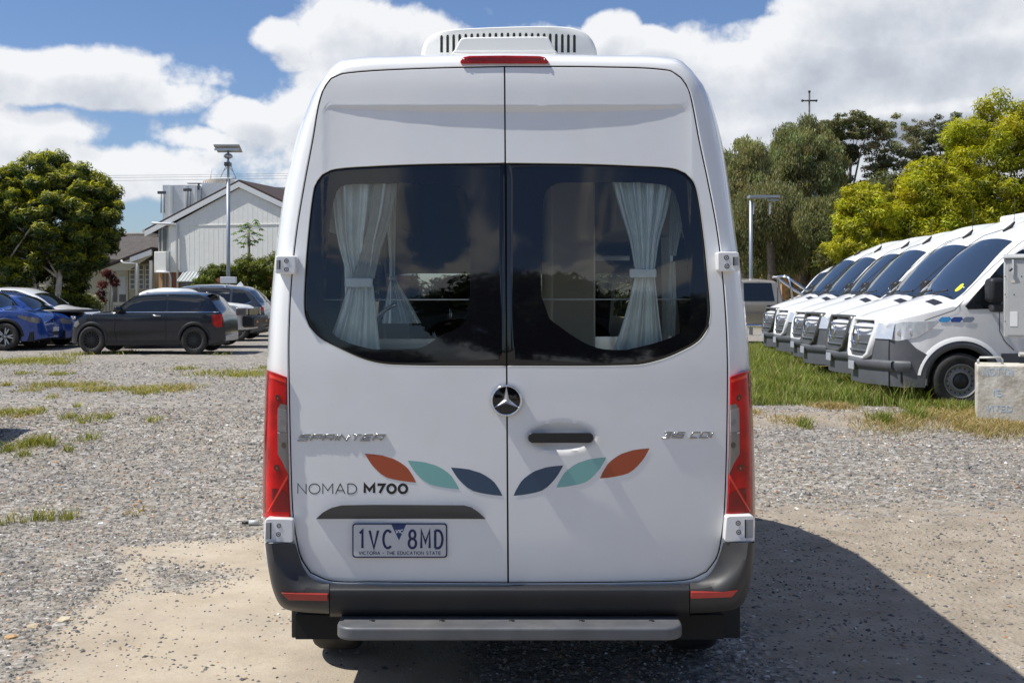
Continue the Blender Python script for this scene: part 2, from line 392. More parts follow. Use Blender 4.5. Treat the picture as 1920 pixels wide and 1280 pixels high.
Ldoor = [(951, 1093), (700, 1091), (620, 1089), (582, 1074), (563, 1045), (554, 1005), (548, 960), (544, 850), (541, 700), (541, 620), (546, 520), (556, 430), (571, 340), (586, 260), (596, 200), (606, 167), (620, 147), (645, 137), (760, 129), (946, 124)]
Lout = [(951, 1110), (700, 1110), (580, 1108), (520, 1100), (500, 1060), (495, 1010), (494, 960), (495, 850), (500, 700), (504, 620), (512, 520), (522, 430), (537, 340), (556, 260), (578, 200), (592, 167), (612, 137), (642, 113), (760, 105), (946, 101)]
Rdoor = [(951, 1093), (1200, 1091), (1290, 1087), (1325, 1072), (1345, 1045), (1354, 1005), (1359, 960), (1363, 850), (1365, 700), (1363, 620), (1356, 520), (1345, 430), (1328, 340), (1311, 260), (1300, 200), (1291, 165), (1277, 145), (1253, 131), (1130, 125), (946, 124)]
Rout = [(951, 1110), (1200, 1110), (1320, 1108), (1390, 1100), (1410, 1060), (1415, 1010), (1415, 960), (1413, 850), (1406, 700), (1401, 620), (1390, 520), (1378, 430), (1366, 340), (1352, 260), (1336, 200), (1323, 165), (1298, 133), (1268, 110), (1130, 104), (946, 101)]
Lwin = [(951, 686), (740, 684), (690, 676), (640, 655), (600, 633), (580, 612), (571, 585), (572, 520), (578, 440), (586, 370), (592, 345), (604, 328), (625, 318), (700, 312), (800, 308), (947, 306)]
Rwin = [(951, 686), (1190, 684), (1240, 674), (1285, 655), (1312, 638), (1328, 615), (1332, 585), (1327, 520), (1319, 440), (1308, 365), (1300, 341), (1285, 325), (1262, 316), (1180, 311), (1100, 308), (947, 306)]
def segs(pts, k1, k2, n1, n2, n3):
    a = resample(catmull(pts[:k1 + 1], 10), n1); b = resample(catmull(pts[k1:k2 + 1], 10), n2); c = resample(catmull(pts[k2:], 10), n3)
    return a + b[1:] + c[1:]
seam = lambda py: 946 + (py - 124) * .0072
def shrink(loop, d, cx=951, cy=600):         # move an outline inward by d pixels
    out = []; n = len(loop)
    for i in range(n):
        a = loop[max(i - 1, 0)]; b = loop[min(i + 1, n - 1)]; t = Vector((b[0] - a[0], b[1] - a[1]))
        t = t.normalized() if t.length else Vector((1, 0)); nn = Vector((-t.y, t.x))
        if nn.dot(Vector((cx - loop[i][0], cy - loop[i][1]))) < 0: nn = -nn
        out.append((loop[i][0] + nn.x * d, loop[i][1] + nn.y * d))
    return out
n1, n2, n3 = 70, 70, 60
for side, DR, WN in ((-1, Ldoor, Lwin), (1, Rdoor, Rwin)):
    do = shrink(segs(DR, 3, 16, n1, n2, n3), 2.2); wi = shrink(segs(WN, 5, 11, n1, n2, n3), -1.2, 951, 480)
    K = 72; rows = []
    def pin(p):                               # keep clear of the gap between the doors
        s_ = seam(p[1]) + side * 1.5
        return (min(p[0], s_), p[1]) if side < 0 else (max(p[0], s_), p[1])
    do = [pin(p) for p in do]; wi = [pin(p) for p in wi]
    rows.append([Q(*p, rear(*p) + .035) for p in do])
    rows.append([Q(*p, rear(*p) + .004) for p in do])
    for k in range(K + 1):
        t = k / K; row = []
        for a, b in zip(do, wi):
            p = (a[0] + (b[0] - a[0]) * t, a[1] + (b[1] - a[1]) * t)
            if k == 0: p = (a[0] + (b[0] - a[0]) * .006, a[1] + (b[1] - a[1]) * .006)
            row.append(RF(*p))
        rows.append(row)
    rows.append([Q(*p, rear(*p) + .012) for p in wi])
    # close the edge along the middle gap
    for r_ in rows:
        a, b = r_[0], r_[-1]; r_.insert(0, (a[0], a[1] + .035, a[2])); r_.append((b[0], b[1] + .035, b[2]))
    door = vp(MB().grid(rows), 'rear_door', WHITE, sharp=30, label='left rear door with badges and number plate' if side < 0 else 'right rear door with black handle')
    if side < 0: LDOOR = door
    else: RDOOR = door
    # glass: black border band and clear pane
    inner = {-1: [(700, 655), (787, 652), (828, 628), (862, 612), (878, 590), (880, 560), (878, 373), (872, 358), (855, 348), (812, 345), (648, 347), (636, 353), (628, 367), (618, 430), (610, 514), (607, 594), (615, 614), (642, 638)],
             1: [(1173, 656), (1231, 642), (1276, 624), (1291, 606), (1293, 556), (1279, 428), (1266, 364), (1250, 349), (1218, 344), (1049, 344), (1030, 352), (1020, 368), (1018, 386), (1017, 572), (1025, 592), (1058, 618), (1097, 643), (1129, 654)]}[side]
    icx, icy = (745, 500) if side < 0 else (1152, 500)
    ang = lambda p: math.atan2(p[1] - icy, p[0] - icx)
    wo_ = segs(WN, 5, 11, 40, 40, 40); wo_ = [pin(p) for p in wo_]
    wo_ = wo_ + [pin((951, y)) for y in (330, 420, 500, 580, 660)]
    wo_.sort(key=ang)
    ip = catmull(inner + inner[:1], 4)[:-1]
    ia = sorted([(ang(p), math.hypot(p[0] - icx, p[1] - icy)) for p in ip])
    A_ = [a for a, r in ia]; R_ = [r for a, r in ia]
    A_ = [A_[-1] - 2 * math.pi] + A_ + [A_[0] + 2 * math.pi]; R_ = [R_[-1]] + R_ + [R_[0]]
    inn = []
    for p in wo_:
        a = ang(p); r = float(np.interp(a, A_, R_)); inn.append((icx + r * math.cos(a), icy + r * math.sin(a)))
    rows = []
    for k in range(13):
        t = k / 12; rows.append([Q(a[0] + (b[0] - a[0]) * t, a[1] + (b[1] - a[1]) * t, rear(a[0] + (b[0] - a[0]) * t, a[1] + (b[1] - a[1]) * t) + .003 + (.001 if k else .009)) for a, b in zip(wo_, inn)])
    mb = MB().grid(rows, closed=True)
    win = vp(mb, 'rear_window', BLACKG, door)
    rows = []
    for k in range(9):
        t = k / 8.02; rows.append([Q(b[0] + (icx - b[0]) * t, b[1] + (icy - b[1]) * t, rear(b[0] + (icx - b[0]) * t, b[1] + (icy - b[1]) * t) + .004) for b in inn])
    pane = vp(MB().grid(rows, closed=True), 'window_pane', GLASS, door)
    # pale rubber line round the glass
    loop = [p for p in segs(WN, 5, 11, 40, 40, 40)]
    loop = [pin(p) for p in loop]
    vp(MB().tube([RF(*p, off=-.002) for p in shrink(loop, -1.0, 951, 480)], .0026, 6), 'window_seal', mat('seal_grey', (.50, .50, .44), .45), door)

# dark gap behind the doors
allR = [MB()]
lo = segs(Ldoor, 3, 16, 40, 60, 30); ro = segs(Rdoor, 3, 16, 40, 60, 30)
loop_in = lo + ro[::-1][1:-1]
lo2 = segs(Lout, 3, 16, 40, 60, 30); ro2 = segs(Rout, 3, 16, 40, 60, 30)
loop_out = lo2 + ro2[::-1][1:-1]
def lerp2(a, b, t): return (a[0] + (b[0] - a[0]) * t, a[1] + (b[1] - a[1]) * t)
shr = [lerp2(p, (951, 600), .055) for p in loop_in]
vp(MB().grid([[Q(*p, rear(*p) + .03) for p in loop_in], [Q(*p, rear(*p) + .055) for p in shr]], closed=True), 'door_seal', RUBBER)
vp(MB().grid([[Q(seam(y) - 9, y, rear(949, y) + .03) for y in list(range(120, 310, 10)) + [308]], [Q(seam(y) + 9, y, rear(949, y) + .03) for y in list(range(120, 310, 10)) + [308]]])
   .grid([[Q(seam(y) - 9, y, rear(949, y) + .03) for y in range(304, 1100, 15)], [Q(seam(y) + 9, y, rear(949, y) + .03) for y in range(304, 1100, 15)]]), 'centre_seal', RUBBER)

# body shell
dyo = [.20] * len(loop_out)
def outer_w(p, dy=.22): return Vector(Q(*p, dy))
ring = []
ring.append([Q(*p, rear(*p) + .035) for p in loop_in])
ring.append([Q(*p, rear(*p) + .003) for p in loop_in])
ring.append([Q(*lerp2(a, b, .06), rear(*lerp2(a, b, .06))) for a, b in zip(loop_in, loop_out)])
for t, e in ((.30, .006), (.52, .018), (.70, .040), (.84, .075), (.94, .120), (1.0, .20)):
    r_ = []
    for a, b in zip(loop_in, loop_out):
        p = lerp2(a, b, t); base = rear(*lerp2(a, b, .06))
        top = float(sstep(p[1], 180, 120))
        r_.append(Q(*p, base + e * (1 - .35 * top)))
    ring.append(r_)
last = [Vector(p) for p in ring[-1]]
ztop = smooth_fn([(.2, 3.0), (2.7, 2.92), (3.0, 2.80), (3.5, 2.60), (4.1, 2.28), (4.85, 1.46), (5.4, 1.28), (5.8, 1.08), (5.93, .85)])
yoffs = [.45, .62, 1.1, 1.55, 1.75, 2.2, 2.7, 3.0, 3.3, 3.7, 4.1, 4.35, 4.6, 4.85, 5.1, 5.4, 5.65, 5.8, 5.9, 5.93]
for yo in yoffs:
    r_ = []; zt = ztop(yo); nar = 1 - .10 * float(sstep(yo, 4.9, 5.95)) - .12 * float(sstep(yo, 5.7, 5.95))
    for p in last:
        z = p.z; f = (p.x + .02)
        if z < .85: z = .42 + (z - .60) * (.85 - .42) / .25
        z = min(z, zt - .10 * (f / .95) ** 2 * (1 if zt < 2.85 else .2))
        r_.append((-.02 + f * nar, D0 + yo, max(z, .42)))
    ring.append(r_)
body = MB(); sidew = MB(); wsc = MB(); cabw = MB(); N_ = len(loop_in)
allv = [p for r_ in ring for p in r_]
groups = {'b': [], 's': [], 'w': [], 'c': []}
for i in range(len(ring) - 1):
    for j in range(N_):
        k = (j + 1) % N_; q = (i * N_ + j, i * N_ + k, (i + 1) * N_ + k, (i + 1) * N_ + j)
        c = sum((Vector(allv[a]) for a in q), Vector()) / 4; yo = c.y - D0; key = 'b'
        if .45 < yo < 2.2 and 1.30 < c.z < 2.12: key = 's'
        elif 4.1 < yo < 4.85 and abs(c.x + .02) < .80 and c.z > 1.5: key = 'w'
        elif 3.7 < yo < 4.6 and 1.4 < c.z < 2.0 and abs(c.x) > .8: key = 'c'
        groups[key].append(q)
def sub(mb, faces, sm=True):
    idx = {}; vs = []; fs = []
    for f in faces:
        g_ = []
        for a in f:
            if a not in idx: idx[a] = len(vs); vs.append(allv[a])
            g_.append(idx[a])
        fs.append(tuple(g_))
    return mb.add(vs, fs, sm)
bmb = sub(MB(), groups['b'])
bo = vp(bmb, 'body', WHITE, sharp=40)
for sg in (-1, 1):
    for key, nm in (('s', 'side_window'), ('c', 'cab_window')):
        vp(sub(MB(), [q for q in groups[key] if allv[q[0]][0] * sg > 0]), nm, GLASSC)
vp(sub(MB(), groups['w']), 'windscreen', GLASSC)
nose = [Vector(p) for p in ring[-1]]
vp(MB().add([tuple(p) for p in nose], [tuple(range(len(nose)))]), 'front_panel', PLAST)
FLOORM = mat('cabin_floor', (.10, .085, .07), .6)
vp(MB().box(-.93, .89, D0 + .15, D0 + 5.7, .50, .56), 'cabin_floor', FLOORM)

# trim seams on the roof edge, small side bits
for px0, x1 in ((640, 643), (1255, 1252)):
    rows = []
    for y in np.linspace(109, 136, 10):
        rows.append([Q(px0 + (x1 - px0) * (y - 109) / 27 + o_, y, 0) for o_ in (-.7, .7)])
# taillights
REDB = mat('red_highlight', (.80, .03, .012), .2, coat=.6)
def light(side):
    DR, OU = (Ldoor, Lout) if side < 0 else (Rdoor, Rout)
    dr = sorted([(p[1], p[0]) for p in catmull(DR, 8) if 600 < p[1] < 1060]); ou = sorted([(p[1], p[0]) for p in catmull(OU, 8) if 600 < p[1] < 1060])
    fi = lambda y: float(np.interp(y, [a for a, b in dr], [b for a, b in dr])) + side * 3.5
    fo = lambda y: float(np.interp(y, [a for a, b in ou], [b for a, b in ou]))
    cols = [(0, .030), (0, -.004), (.06, -.010), (.35, -.008), (.60, -.004), (.74, .006), (.85, .026), (.93, .055), (.98, .09), (1.0, .14)]
    def pt(t, c, e=0):
        yt = 707 - 14 * c; yb = 969; y = yt + (yb - yt) * t
        xi, xo = fi(y), fo(y) - side * -1.5
        cc = [q[0] for q in cols[1:]]; dd = [q[1] for q in cols[1:]]
        return Q(xi + (xo - xi) * c, y, rear(xi, y) + float(np.interp(c, cc, dd)) - e)
    rows = []
    for i in range(31):
        t = i / 30; r_ = [(lambda p: (p[0], p[1] + .035, p[2]))(pt(t, 0))] + [pt(t, c) for c, d in cols[1:]]
        pe = r_[-1]; r_.append((pe[0] - side * .004, pe[1] + .10, pe[2])); r_.append((pe[0] - side * .02, pe[1] + .16, pe[2])); rows.append(r_)
    rows.insert(0, [(p[0] , p[1] + .02, p[2]) for p in rows[0]]); rows.append([(p[0], p[1] + .02, p[2]) for p in rows[-1]])
    tl = vp(MB().grid(rows), 'tail_light', RED, sharp=40)
    # clear section with stepped ribs, lower dark lens
    def panel(poly, e0, e1, m, name, par):
        ts = [p[0] for p in poly]; rws_ = []
        for t in np.linspace(min(ts) + 1e-3, max(ts) - 1e-3, 26):
            cs_ = [q0[1] + (q1[1] - q0[1]) * (t - q0[0]) / (q1[0] - q0[0]) for q0, q1 in zip(poly, poly[1:] + poly[:1]) if q0[0] != q1[0] and (q0[0] - t) * (q1[0] - t) <= 0]
            lo_c, hi_c = min(cs_), max(cs_); rws_.append([pt(t, lo_c, e0)] + [pt(t, c_, e1) for c_ in np.linspace(lo_c, hi_c, 8)] + [pt(t, hi_c, e0)])
        return vp(MB().grid(rws_), name, m, par, sharp=50)
    poly = [(.20, .01), (.70, .01), (.61, .24), (.56, .42), (.27, .42), (.225, .37), (.20, .28)]
    pa = panel(poly, -.004, .0025, CLEARL, 'clear_lens', tl)
    for tt in (.33, .49):
        fr = [pt(tt + .022 * math.sin(a), .17 + .10 * math.cos(a), .0034) for a in np.linspace(0, 2 * math.pi, 16, endpoint=False)]
        bk = [pt(tt + .022 * math.sin(a), .17 + .10 * math.cos(a), .000) for a in np.linspace(0, 2 * math.pi, 16, endpoint=False)]
        vp(MB().prism(fr, bk), 'bulb', mat('bulb', (.10, .08, .06), .3), tl)
    m_ = MB()
    for i in range(9):
        c0 = .04 + i * .045
        m_.prism([pt(.235, c0, .0036), pt(.235, c0 + .012, .0036), pt(.395, c0 + .012, .0036), pt(.395, c0, .0036)], [pt(.235, c0, .002), pt(.235, c0 + .012, .002), pt(.395, c0 + .012, .002), pt(.395, c0, .002)])
    m_.prism([pt(.405, .03, .0038), pt(.405, .43, .0038), pt(.415, .43, .0038), pt(.415, .03, .0038)], [pt(.405, .03, .002), pt(.405, .43, .002), pt(.415, .43, .002), pt(.415, .03, .002)])
    vp(m_, 'lens_rib_highlight', mat('rib', (.55, .55, .55), .2, coat=.5), tl)
    poly = [(.03, .885), (.97, .885), (.97, .985), (.03, .985)]
    panel(poly, -.004, .0020, REDD, 'side_lens', tl)
    panel([(.02, .05), (.045, .05), (.045, .84), (.02, .84)], -.004, .0022, REDB, 'lens_rib_highlight', tl)  # brighter red strips: lens highlights and reflector lines put into the colour
    panel([(.72, .03), (.965, .80), (.965, .86), (.69, .03)], -.004, .0024, REDB, 'lens_rib_highlight', tl)
    poly = [(.83, .05), (.965, .05), (.965, .68), (.80, .68), (.80, .45)]
    panel(poly, -.004, .0022, REDD, 'fog_lens', tl)
    for tt, cc_ in ((.165, .42), (.655, .46)):
        fr = [pt(tt + .022 * math.sin(a), cc_ + .115 * math.cos(a), .002) for a in np.linspace(0, 2 * math.pi, 18, endpoint=False)]
        bk = [pt(tt + .022 * math.sin(a), cc_ + .115 * math.cos(a), -.002) for a in np.linspace(0, 2 * math.pi, 18, endpoint=False)]
        vp(MB().prism(fr, bk), 'screw', mat('red_hole', (.05, .002, .002), .25, coat=.8), tl)
        fr = [pt(tt + .008 * math.sin(a) + .004, cc_ + .04 * math.cos(a), .004) for a in np.linspace(0, 2 * math.pi, 12, endpoint=False)]
        bk = [pt(tt + .008 * math.sin(a) + .004, cc_ + .04 * math.cos(a), .002) for a in np.linspace(0, 2 * math.pi, 12, endpoint=False)]
        vp(MB().prism(fr, bk), 'screw_head', mat('screw_lit', (.5, .12, .05), .15, metal=.8), tl)
    rowsb = [[pt(t, 0, .001), (lambda p: (p[0] - side * -.0045, p[1], p[2]))(pt(t, 0, .0015))] for t in np.linspace(0, 1, 20)]
    vp(MB().grid(rowsb), 'lens_gasket', RUBBER, tl)
for s_ in (-1, 1): light(s_)

# hinges
def hinge(poly, dots, cut, dy):
    fr = [Q(x, y, dy) for x, y in poly]; bk = [(p[0], p[1] + .085, p[2]) for p in fr]
    h = vp(MB().prism(fr, bk), 'hinge', WHITE, bevel=.006, seg=3)
    for (x, y, r) in dots:
        c = Q(x, y, dy); rr = r * (D0 + dy) / FPX
        vp(MB().lathe([(rr, .002), (rr, -.0015), (rr * .72, -.0015), (rr * .66, .0006), (rr * .3, .0006), (rr * .26, -.0008), (.0001, -.0008)], c, 'y', 18), 'hinge_bolt', GREYDK, h)
    x0, x1, y0, y1 = cut
    fr = [Q(a, b, dy - .0012) for a, b in ((x0, y0), (x1, y0), (x1, y1), (x0, y1))]
    vp(MB().prism(fr, [(p[0], p[1] + .004, p[2]) for p in fr]), 'hinge_slot', mat('slot_grey', (.30, .30, .31), .5), h, bevel=.001)
    fr = [Q(a, b, dy - .0022) for a, b in ((x1 - 2.6, y0 + .5), (x1 - .3, y0 + .5), (x1 - .8, y1 - .5), (x1 - 2.6, y1 - .5))] if x0 < 951 else [Q(a, b, dy - .0022) for a, b in ((x0 + .3, y0 + .5), (x0 + 2.6, y0 + .5), (x0 + 2.6, y1 - .5), (x0 + .3, y1 - .5))]
    vp(MB().prism(fr, [(p[0], p[1] + .003, p[2]) for p in fr]), 'hinge_gap', RUBBER, h)
hinge([(516, 481), (520, 479), (551, 479), (555, 482), (555, 511), (551, 514), (518, 513), (515, 509)], [(537, 489, 4.2), (537, 505, 4.2)], (518, 526, 487, 505), .006)
hinge([(1345, 474), (1350, 472), (1382, 472), (1386, 475), (1387, 506), (1384, 509), (1349, 509), (1346, 506)], [(1362, 483, 4.6), (1363, 499, 4.6)], (1374, 1385, 481, 498), .006)
hinge([(497, 974), (502, 971), (544, 972), (549, 975), (549, 1014), (546, 1017), (499, 1017), (495, 1013)], [(523, 985, 4.2), (522, 1001, 4.2)], (498, 509, 979, 1010), -.010)
hinge([(1361, 969), (1367, 966), (1409, 965), (1414, 969), (1415, 1012), (1411, 1016), (1361, 1016), (1358, 1012)], [(1384, 980, 4.6), (1385, 997, 4.6)], (1396, 1412, 973, 1008), -.010)

# bumper
def bump_corner(side):
    if side < 0:
        pin_ = [(617, 1094), (600, 1093), (582, 1082), (568, 1062), (559, 1035), (554, 1019)]; po = [(617, 1150), (560, 1146), (530, 1138), (514, 1112), (504, 1070), (497, 1018)]
        pm = [(617, 1104), (590, 1103), (560, 1094), (536, 1072), (520, 1045), (514, 1018)]; pl = [(617, 1128), (575, 1128), (545, 1122), (524, 1098), (511, 1062), (503, 1018)]
    else:
        pin_ = [(1294, 1092), (1310, 1091), (1328, 1079), (1342, 1058), (1351, 1035), (1356, 1017)]; po = [(1294, 1149), (1350, 1146), (1388, 1136), (1402, 1110), (1411, 1068), (1416, 1017)]
        pm = [(1294, 1103), (1322, 1101), (1352, 1092), (1378, 1070), (1392, 1045), (1397, 1017)]; pl = [(1294, 1128), (1338, 1127), (1370, 1121), (1390, 1097), (1402, 1062), (1409, 1017)]
    lines = []
    for pts, dy in ((pin_, .03), (pin_, -.002), ([lerp2(a, b, .22) for a, b in zip(pin_, pm)], -.006), ([lerp2(a, b, .8) for a, b in zip(pin_, pm)], -.026), (pm, -.040), ([lerp2(a, b, .5) for a, b in zip(pm, pl)], -.050), (pl, -.044), ([lerp2(a, b, .6) for a, b in zip(pl, po)], -.022), (po, .02), (po, .12), (po, .55)):
        sm_ = resample(catmull(pts, 8), 40)
        r_ = []
        for i, p in enumerate(sm_):
            t = i / 39; d = dy
            if dy > -.03 and dy < .1 and pts is po: d = dy + .04 * t
            if pts is po and dy < .05: d = .02 + .05 * t
            r_.append(Q(*p, d) if dy < .1 else None)
        if None in r_:
            r_ = [(lines[8][i][0], D0 + dy, lines[8][i][2]) for i in range(40)]
        lines.append(r_)
    return vp(MB().grid(lines), 'bumper_corner', PLAST, sharp=60)
BL = bump_corner(-1); BR = bump_corner(1)
prof = [(.03, 1096), (.004, 1095.5), (-.035, 1101), (-.046, 1104), (-.050, 1108), (-.046, 1122), (-.036, 1138), (-.022, 1149), (.02, 1154), (.10, 1156)]
rows = []
for x in list(np.linspace(618.5, 1292.5, 60)):
    notch = 2.2 * float(sstep(x, 690, 720)) * (1 - float(sstep(x, 940, 975))) + 2.0 * float(sstep(x, 1130, 1150)) * (1 - float(sstep(x, 1230, 1250)))
    rows.append([Q(x, y + (notch if i in (0, 1) else 0), d) for i, (d, y) in enumerate(prof)])
vp(MB().grid(rows), 'bumper_centre', PLASTD, sharp=50)
for poly in ([(527, 1111), (560, 1113), (614, 1114), (614, 1126), (541, 1124.5)], [(1384, 1106), (1350, 1109), (1296, 1110), (1296, 1122), (1372, 1119)]):
    fr = [Q(x, y, -.050 if True else 0) for x, y in poly]
    fr = [Q(x, y, (-.066 if abs(x - 951) < 395 else -.050)) for x, y in poly]
    vp(MB().prism(fr, [(p[0], p[1] + .045, p[2]) for p in fr]), 'reflector', REDR, BL if poly[0][0] < 951 else BR, bevel=.0015)
# step
def stepz(z0, z1, x0, x1, y0, y1, r=.07, n=8):
    pts = []
    for (cx, cy, a0) in ((x0 + r, y0 + r, 180), (x1 - r, y0 + r, 270)):
        for k in range(n + 1): a = R(a0 + 90 * k / n); pts.append((cx + r * math.cos(a), cy + r * math.sin(a)))
    pts += [(x1, y1), (x0, y1)]
    return MB().prism([(x, y, z1) for x, y in pts], [(x, y, z0) for x, y in pts])
st = vp(stepz(.458, .508, -.683, .664, 4.405, 4.66), 'step', STEPM, bevel=.009, seg=3)
for x in np.linspace(-.55, .55, 5):
    vp(MB().lathe([(.012, 0), (.012, .0012), (.0001, .0012)], (x, 4.50, .5078), 'z', 12), 'step_bolt', GREYDK, st)
for x in (-.45, .42): vp(MB().box(x - .03, x + .03, 4.6, 5.1, .44, .50), 'step_bracket', PLASTD)
# mud flaps, axle, underbody, wheels
for x0, x1 in ((-1.0, -.62), (.66, 1.035)):
    vp(MB().box(x0, x1, 5.18, 5.195, .235, .62), 'mud_flap', mat('flap', (.020, .02, .021), .7, var=.2), bevel=.006)
vp(MB().box(-.9, .88, 4.75, 10.2, .36, .46), 'underbody', mat('underbody', (.015, .015, .015), .9))
vp(MB().tube([(-.8, 5.83, .36), (.8, 5.83, .36)], .06, 10).lathe([(.001, -.16), (.12, -.1), (.16, 0), (.12, .1), (.001, .16)], (0, 5.83, .36), 'y', 14), 'rear_axle', mat('axle', (.03, .028, .026), .7))
def wheel_mesh_tyre(c, r, w, axis='x', n=40):
    h = w / 2; k = r / .35
    return MB().lathe([(r * .60, -h * .75), (r * .66, -h * .95), (r * .85, -h), (r * .95, -h * .93), (r * .99, -h * .75), (r, -h * .4), (r, h * .4), (r * .99, h * .75), (r * .95, h * .93), (r * .85, h), (r * .66, h * .95), (r * .60, h * .75), (r * .60, -h * .75)], c, axis, n)
for i, (x, y) in enumerate(((-.87, 5.83), (.90, 5.83), (-.87, 9.49), (.87, 9.49))):
    w = vp(wheel_mesh_tyre((x, y, .352), .352, .235), 'wheel', TYRE)
    vp(MB().lathe([(.001, -.02), (.1, -.02), (.16, -.05), (.205, -.08), (.205, .08), (.001, .08)], (x, y, .352), 'x', 28), 'rim', SILVER, w)

# garnish, number plate
fr2 = [(592, 972), (604, 961), (622, 950), (640, 945.5), (700, 945), (870, 946), (884, 950), (898, 960), (911, 972)]
f = [Q(x, y, rear(x, y) - (.035 if 0 < i < 8 else .006)) for i, (x, y) in enumerate(fr2)]
f2 = [Q(x, y + 1.5 if i in (0, 8) else y, rear(x, y) + .01) for i, (x, y) in enumerate(fr2)]
vp(MB().prism(f, f2), 'plate_light_strip', mat('strip_grey', (.075, .077, .08), .45, var=.1), LDOOR, bevel=.004, seg=3)
def rrect(x0, y0, x1, y1, r, n=5):
    o = []
    for cx, cy, a in ((x0 + r, y0 + r, 180), (x1 - r, y0 + r, 270), (x1 - r, y1 - r, 0), (x0 + r, y1 - r, 90)):
        for k in range(n + 1): o.append((cx + r * math.cos(R(a + 90 * k / n)), cy + r * math.sin(R(a + 90 * k / n))))
    return o
PD = rear(750, 1012) - .012
NAVY = mat('plate_navy', (.008, .015, .085), .35); PLW = mat('plate_white', (.56, .57, .58), .35, coat=.3, dirt=.12)
def PF(px, py, off=0): return Q(px, py, PD - off)
o = rrect(660.5, 980.5, 838.5, 1045, 6); pl = vp(MB().prism([PF(*p) for p in o], [PF(*p, off=-.008) for p in o]), 'number_plate', NAVY, LDOOR, bevel=.001)
o = rrect(663, 983, 836, 1042.5, 4.5); vp(MB().prism([PF(*p, off=.0012) for p in o], [PF(*p, off=-.001) for p in o]), 'plate_face', PLW, pl)
mb = MB(); PF2 = lambda x, y, off: PF(x, y, .0013 + off)
for ch, x, w in (('1', 675, 5), ('V', 693, 16), ('C', 718.5, 15), ('8', 766.5, 13.5), ('M', 790, 15.5), ('D', 816, 13.5)):
    stroke_text(mb, ch, PF2, x, 1027, w, 33, 4.6, depth=.0010)
stroke_text(mb, 'VICTORIA - THE EDUCATION STATE', PF2, 673, 1039, 153, 5.6, 1.15, gap=.30, depth=.0004)
vp(mb, 'plate_lettering', NAVY, pl)
NB = mat('plate_blue', (.01, .04, .14), .4)
tri = [(734, 983), (761.5, 983), (748, 1012.5)]
vp(MB().prism([PF(*p, off=.0017) for p in tri], [PF(*p, off=.001) for p in tri]), 'plate_emblem', NB, pl)
vp(stroke_text(MB(), 'VIC', lambda x, y, o_: PF(x, y, .0018 + o_), 741.5, 998.5, 13.5, 6, 1.4, slant=.15, gap=.3, depth=.0004), 'plate_state_code', mat('plate_white2', (.8, .8, .8), .4), pl)

# badges and decals
vp(stroke_text(MB(), 'sprinter', RF, 559, 825.5, 157, 10.8, 2.7, slant=.55, gap=.40, depth=.0065), 'badge_lettering', CHROMED, LDOOR, bevel=.0008, seg=1)
vp(stroke_text(MB(), 'qix cdi', RF, 1241, 820.5, 92, 10.5, 2.4, slant=.45, gap=.34, depth=.0055), 'badge_lettering', CHROMED, RDOOR, bevel=.0008, seg=1)
DBLK = mat('decal_black', (.018, .015, .014), .4)
vp(stroke_text(MB(), 'NOMAD', RF, 558.5, 925, 110, 18.5, 1.7, gap=.26, depth=.0005), 'decal_lettering', DBLK, LDOOR)
vp(stroke_text(MB(), 'M700', RF, 684, 923.5, 79, 15.5, 5.0, gap=.33, depth=.0005), 'decal_lettering', DBLK, LDOOR)
up_ = [(482, 402), (520, 405), (560, 410), (610, 425), (635, 438), (660, 455), (677, 471), (690, 490), (702, 510), (711, 530)]
lo_ = [(711, 530), (675, 527), (640, 522), (608, 516), (580, 508), (555, 493), (535, 475), (518, 457), (505, 440), (492, 420)]
leafn = [((x - 482) / 229, (y - 402) / 128) for x, y in up_ + lo_[1:]]
TEAL = mat('decal_teal', (.20, .45, .42), .35, coat=.4); NAV2 = mat('decal_navy', (.022, .060, .115), .35, coat=.4); ORG = mat('decal_orange', (.38, .065, .018), .35, coat=.4)
for (a, b, m, d) in (((684, 850), (780, 904), ORG, LDOOR), ((764.5, 863), (860.5, 916.5), TEAL, LDOOR), ((845.5, 876), (942, 929), NAV2, LDOOR),
                     ((1056, 872), (963, 929), NAV2, RDOOR), ((1137, 857), (1043.5, 913.5), TEAL, RDOOR), ((1218, 840), (1125, 896.5), ORG, RDOOR)):
    if a[0] < 951: pts = [(a[0] + u * (b[0] - a[0]), a[1] + v * (b[1] - a[1])) for u, v in leafn]
    else: pts = [(a[0] + (b[0] - a[0]) * u, a[1] + (b[1] - a[1]) * v) for u, v in leafn]
    cx = sum(p[0] for p in pts) / len(pts); cy = sum(p[1] for p in pts) / len(pts)
    rows = [[RF(p[0] + (cx - p[0]) * t, p[1] + (cy - p[1]) * t, .0009) for p in pts] for t in (0, .3, .6, .999)]
    vp(MB().grid(rows, closed=True, smooth=False), 'leaf_decal', m, d)
# emblem
ec = Vector(RF(949.5, 750, .012)); er = 29.5 * D0 / FPX
em = vp(MB().lathe([(er * .99, .020), (er * 1.0, -.004), (er * .90, -.006), (.0001, -.006)], ec, 'y', 48), 'emblem', BLACKG, RDOOR)
vp(MB().lathe([(er * .86, -.004), (er * .87, -.012), (er * .94, -.015), (er * 1.01, -.009), (er * 1.02, .004)], ec, 'y', 56), 'emblem_ring', CHROME, em)
mb = MB()
for k in range(3):
    a = R(90 + 120 * k); tip = (ec.x + er * .90 * math.cos(a), ec.y - .010, ec.z + er * .90 * math.sin(a))
    l = (ec.x + er * .19 * math.cos(a + R(60)), ec.y - .007, ec.z + er * .19 * math.sin(a + R(60))); r_ = (ec.x + er * .19 * math.cos(a - R(60)), ec.y - .007, ec.z + er * .19 * math.sin(a - R(60)))
    c_ = (ec.x, ec.y - .020, ec.z)
    mb.add([tip, l, c_, r_], [(0, 1, 2), (0, 2, 3)])
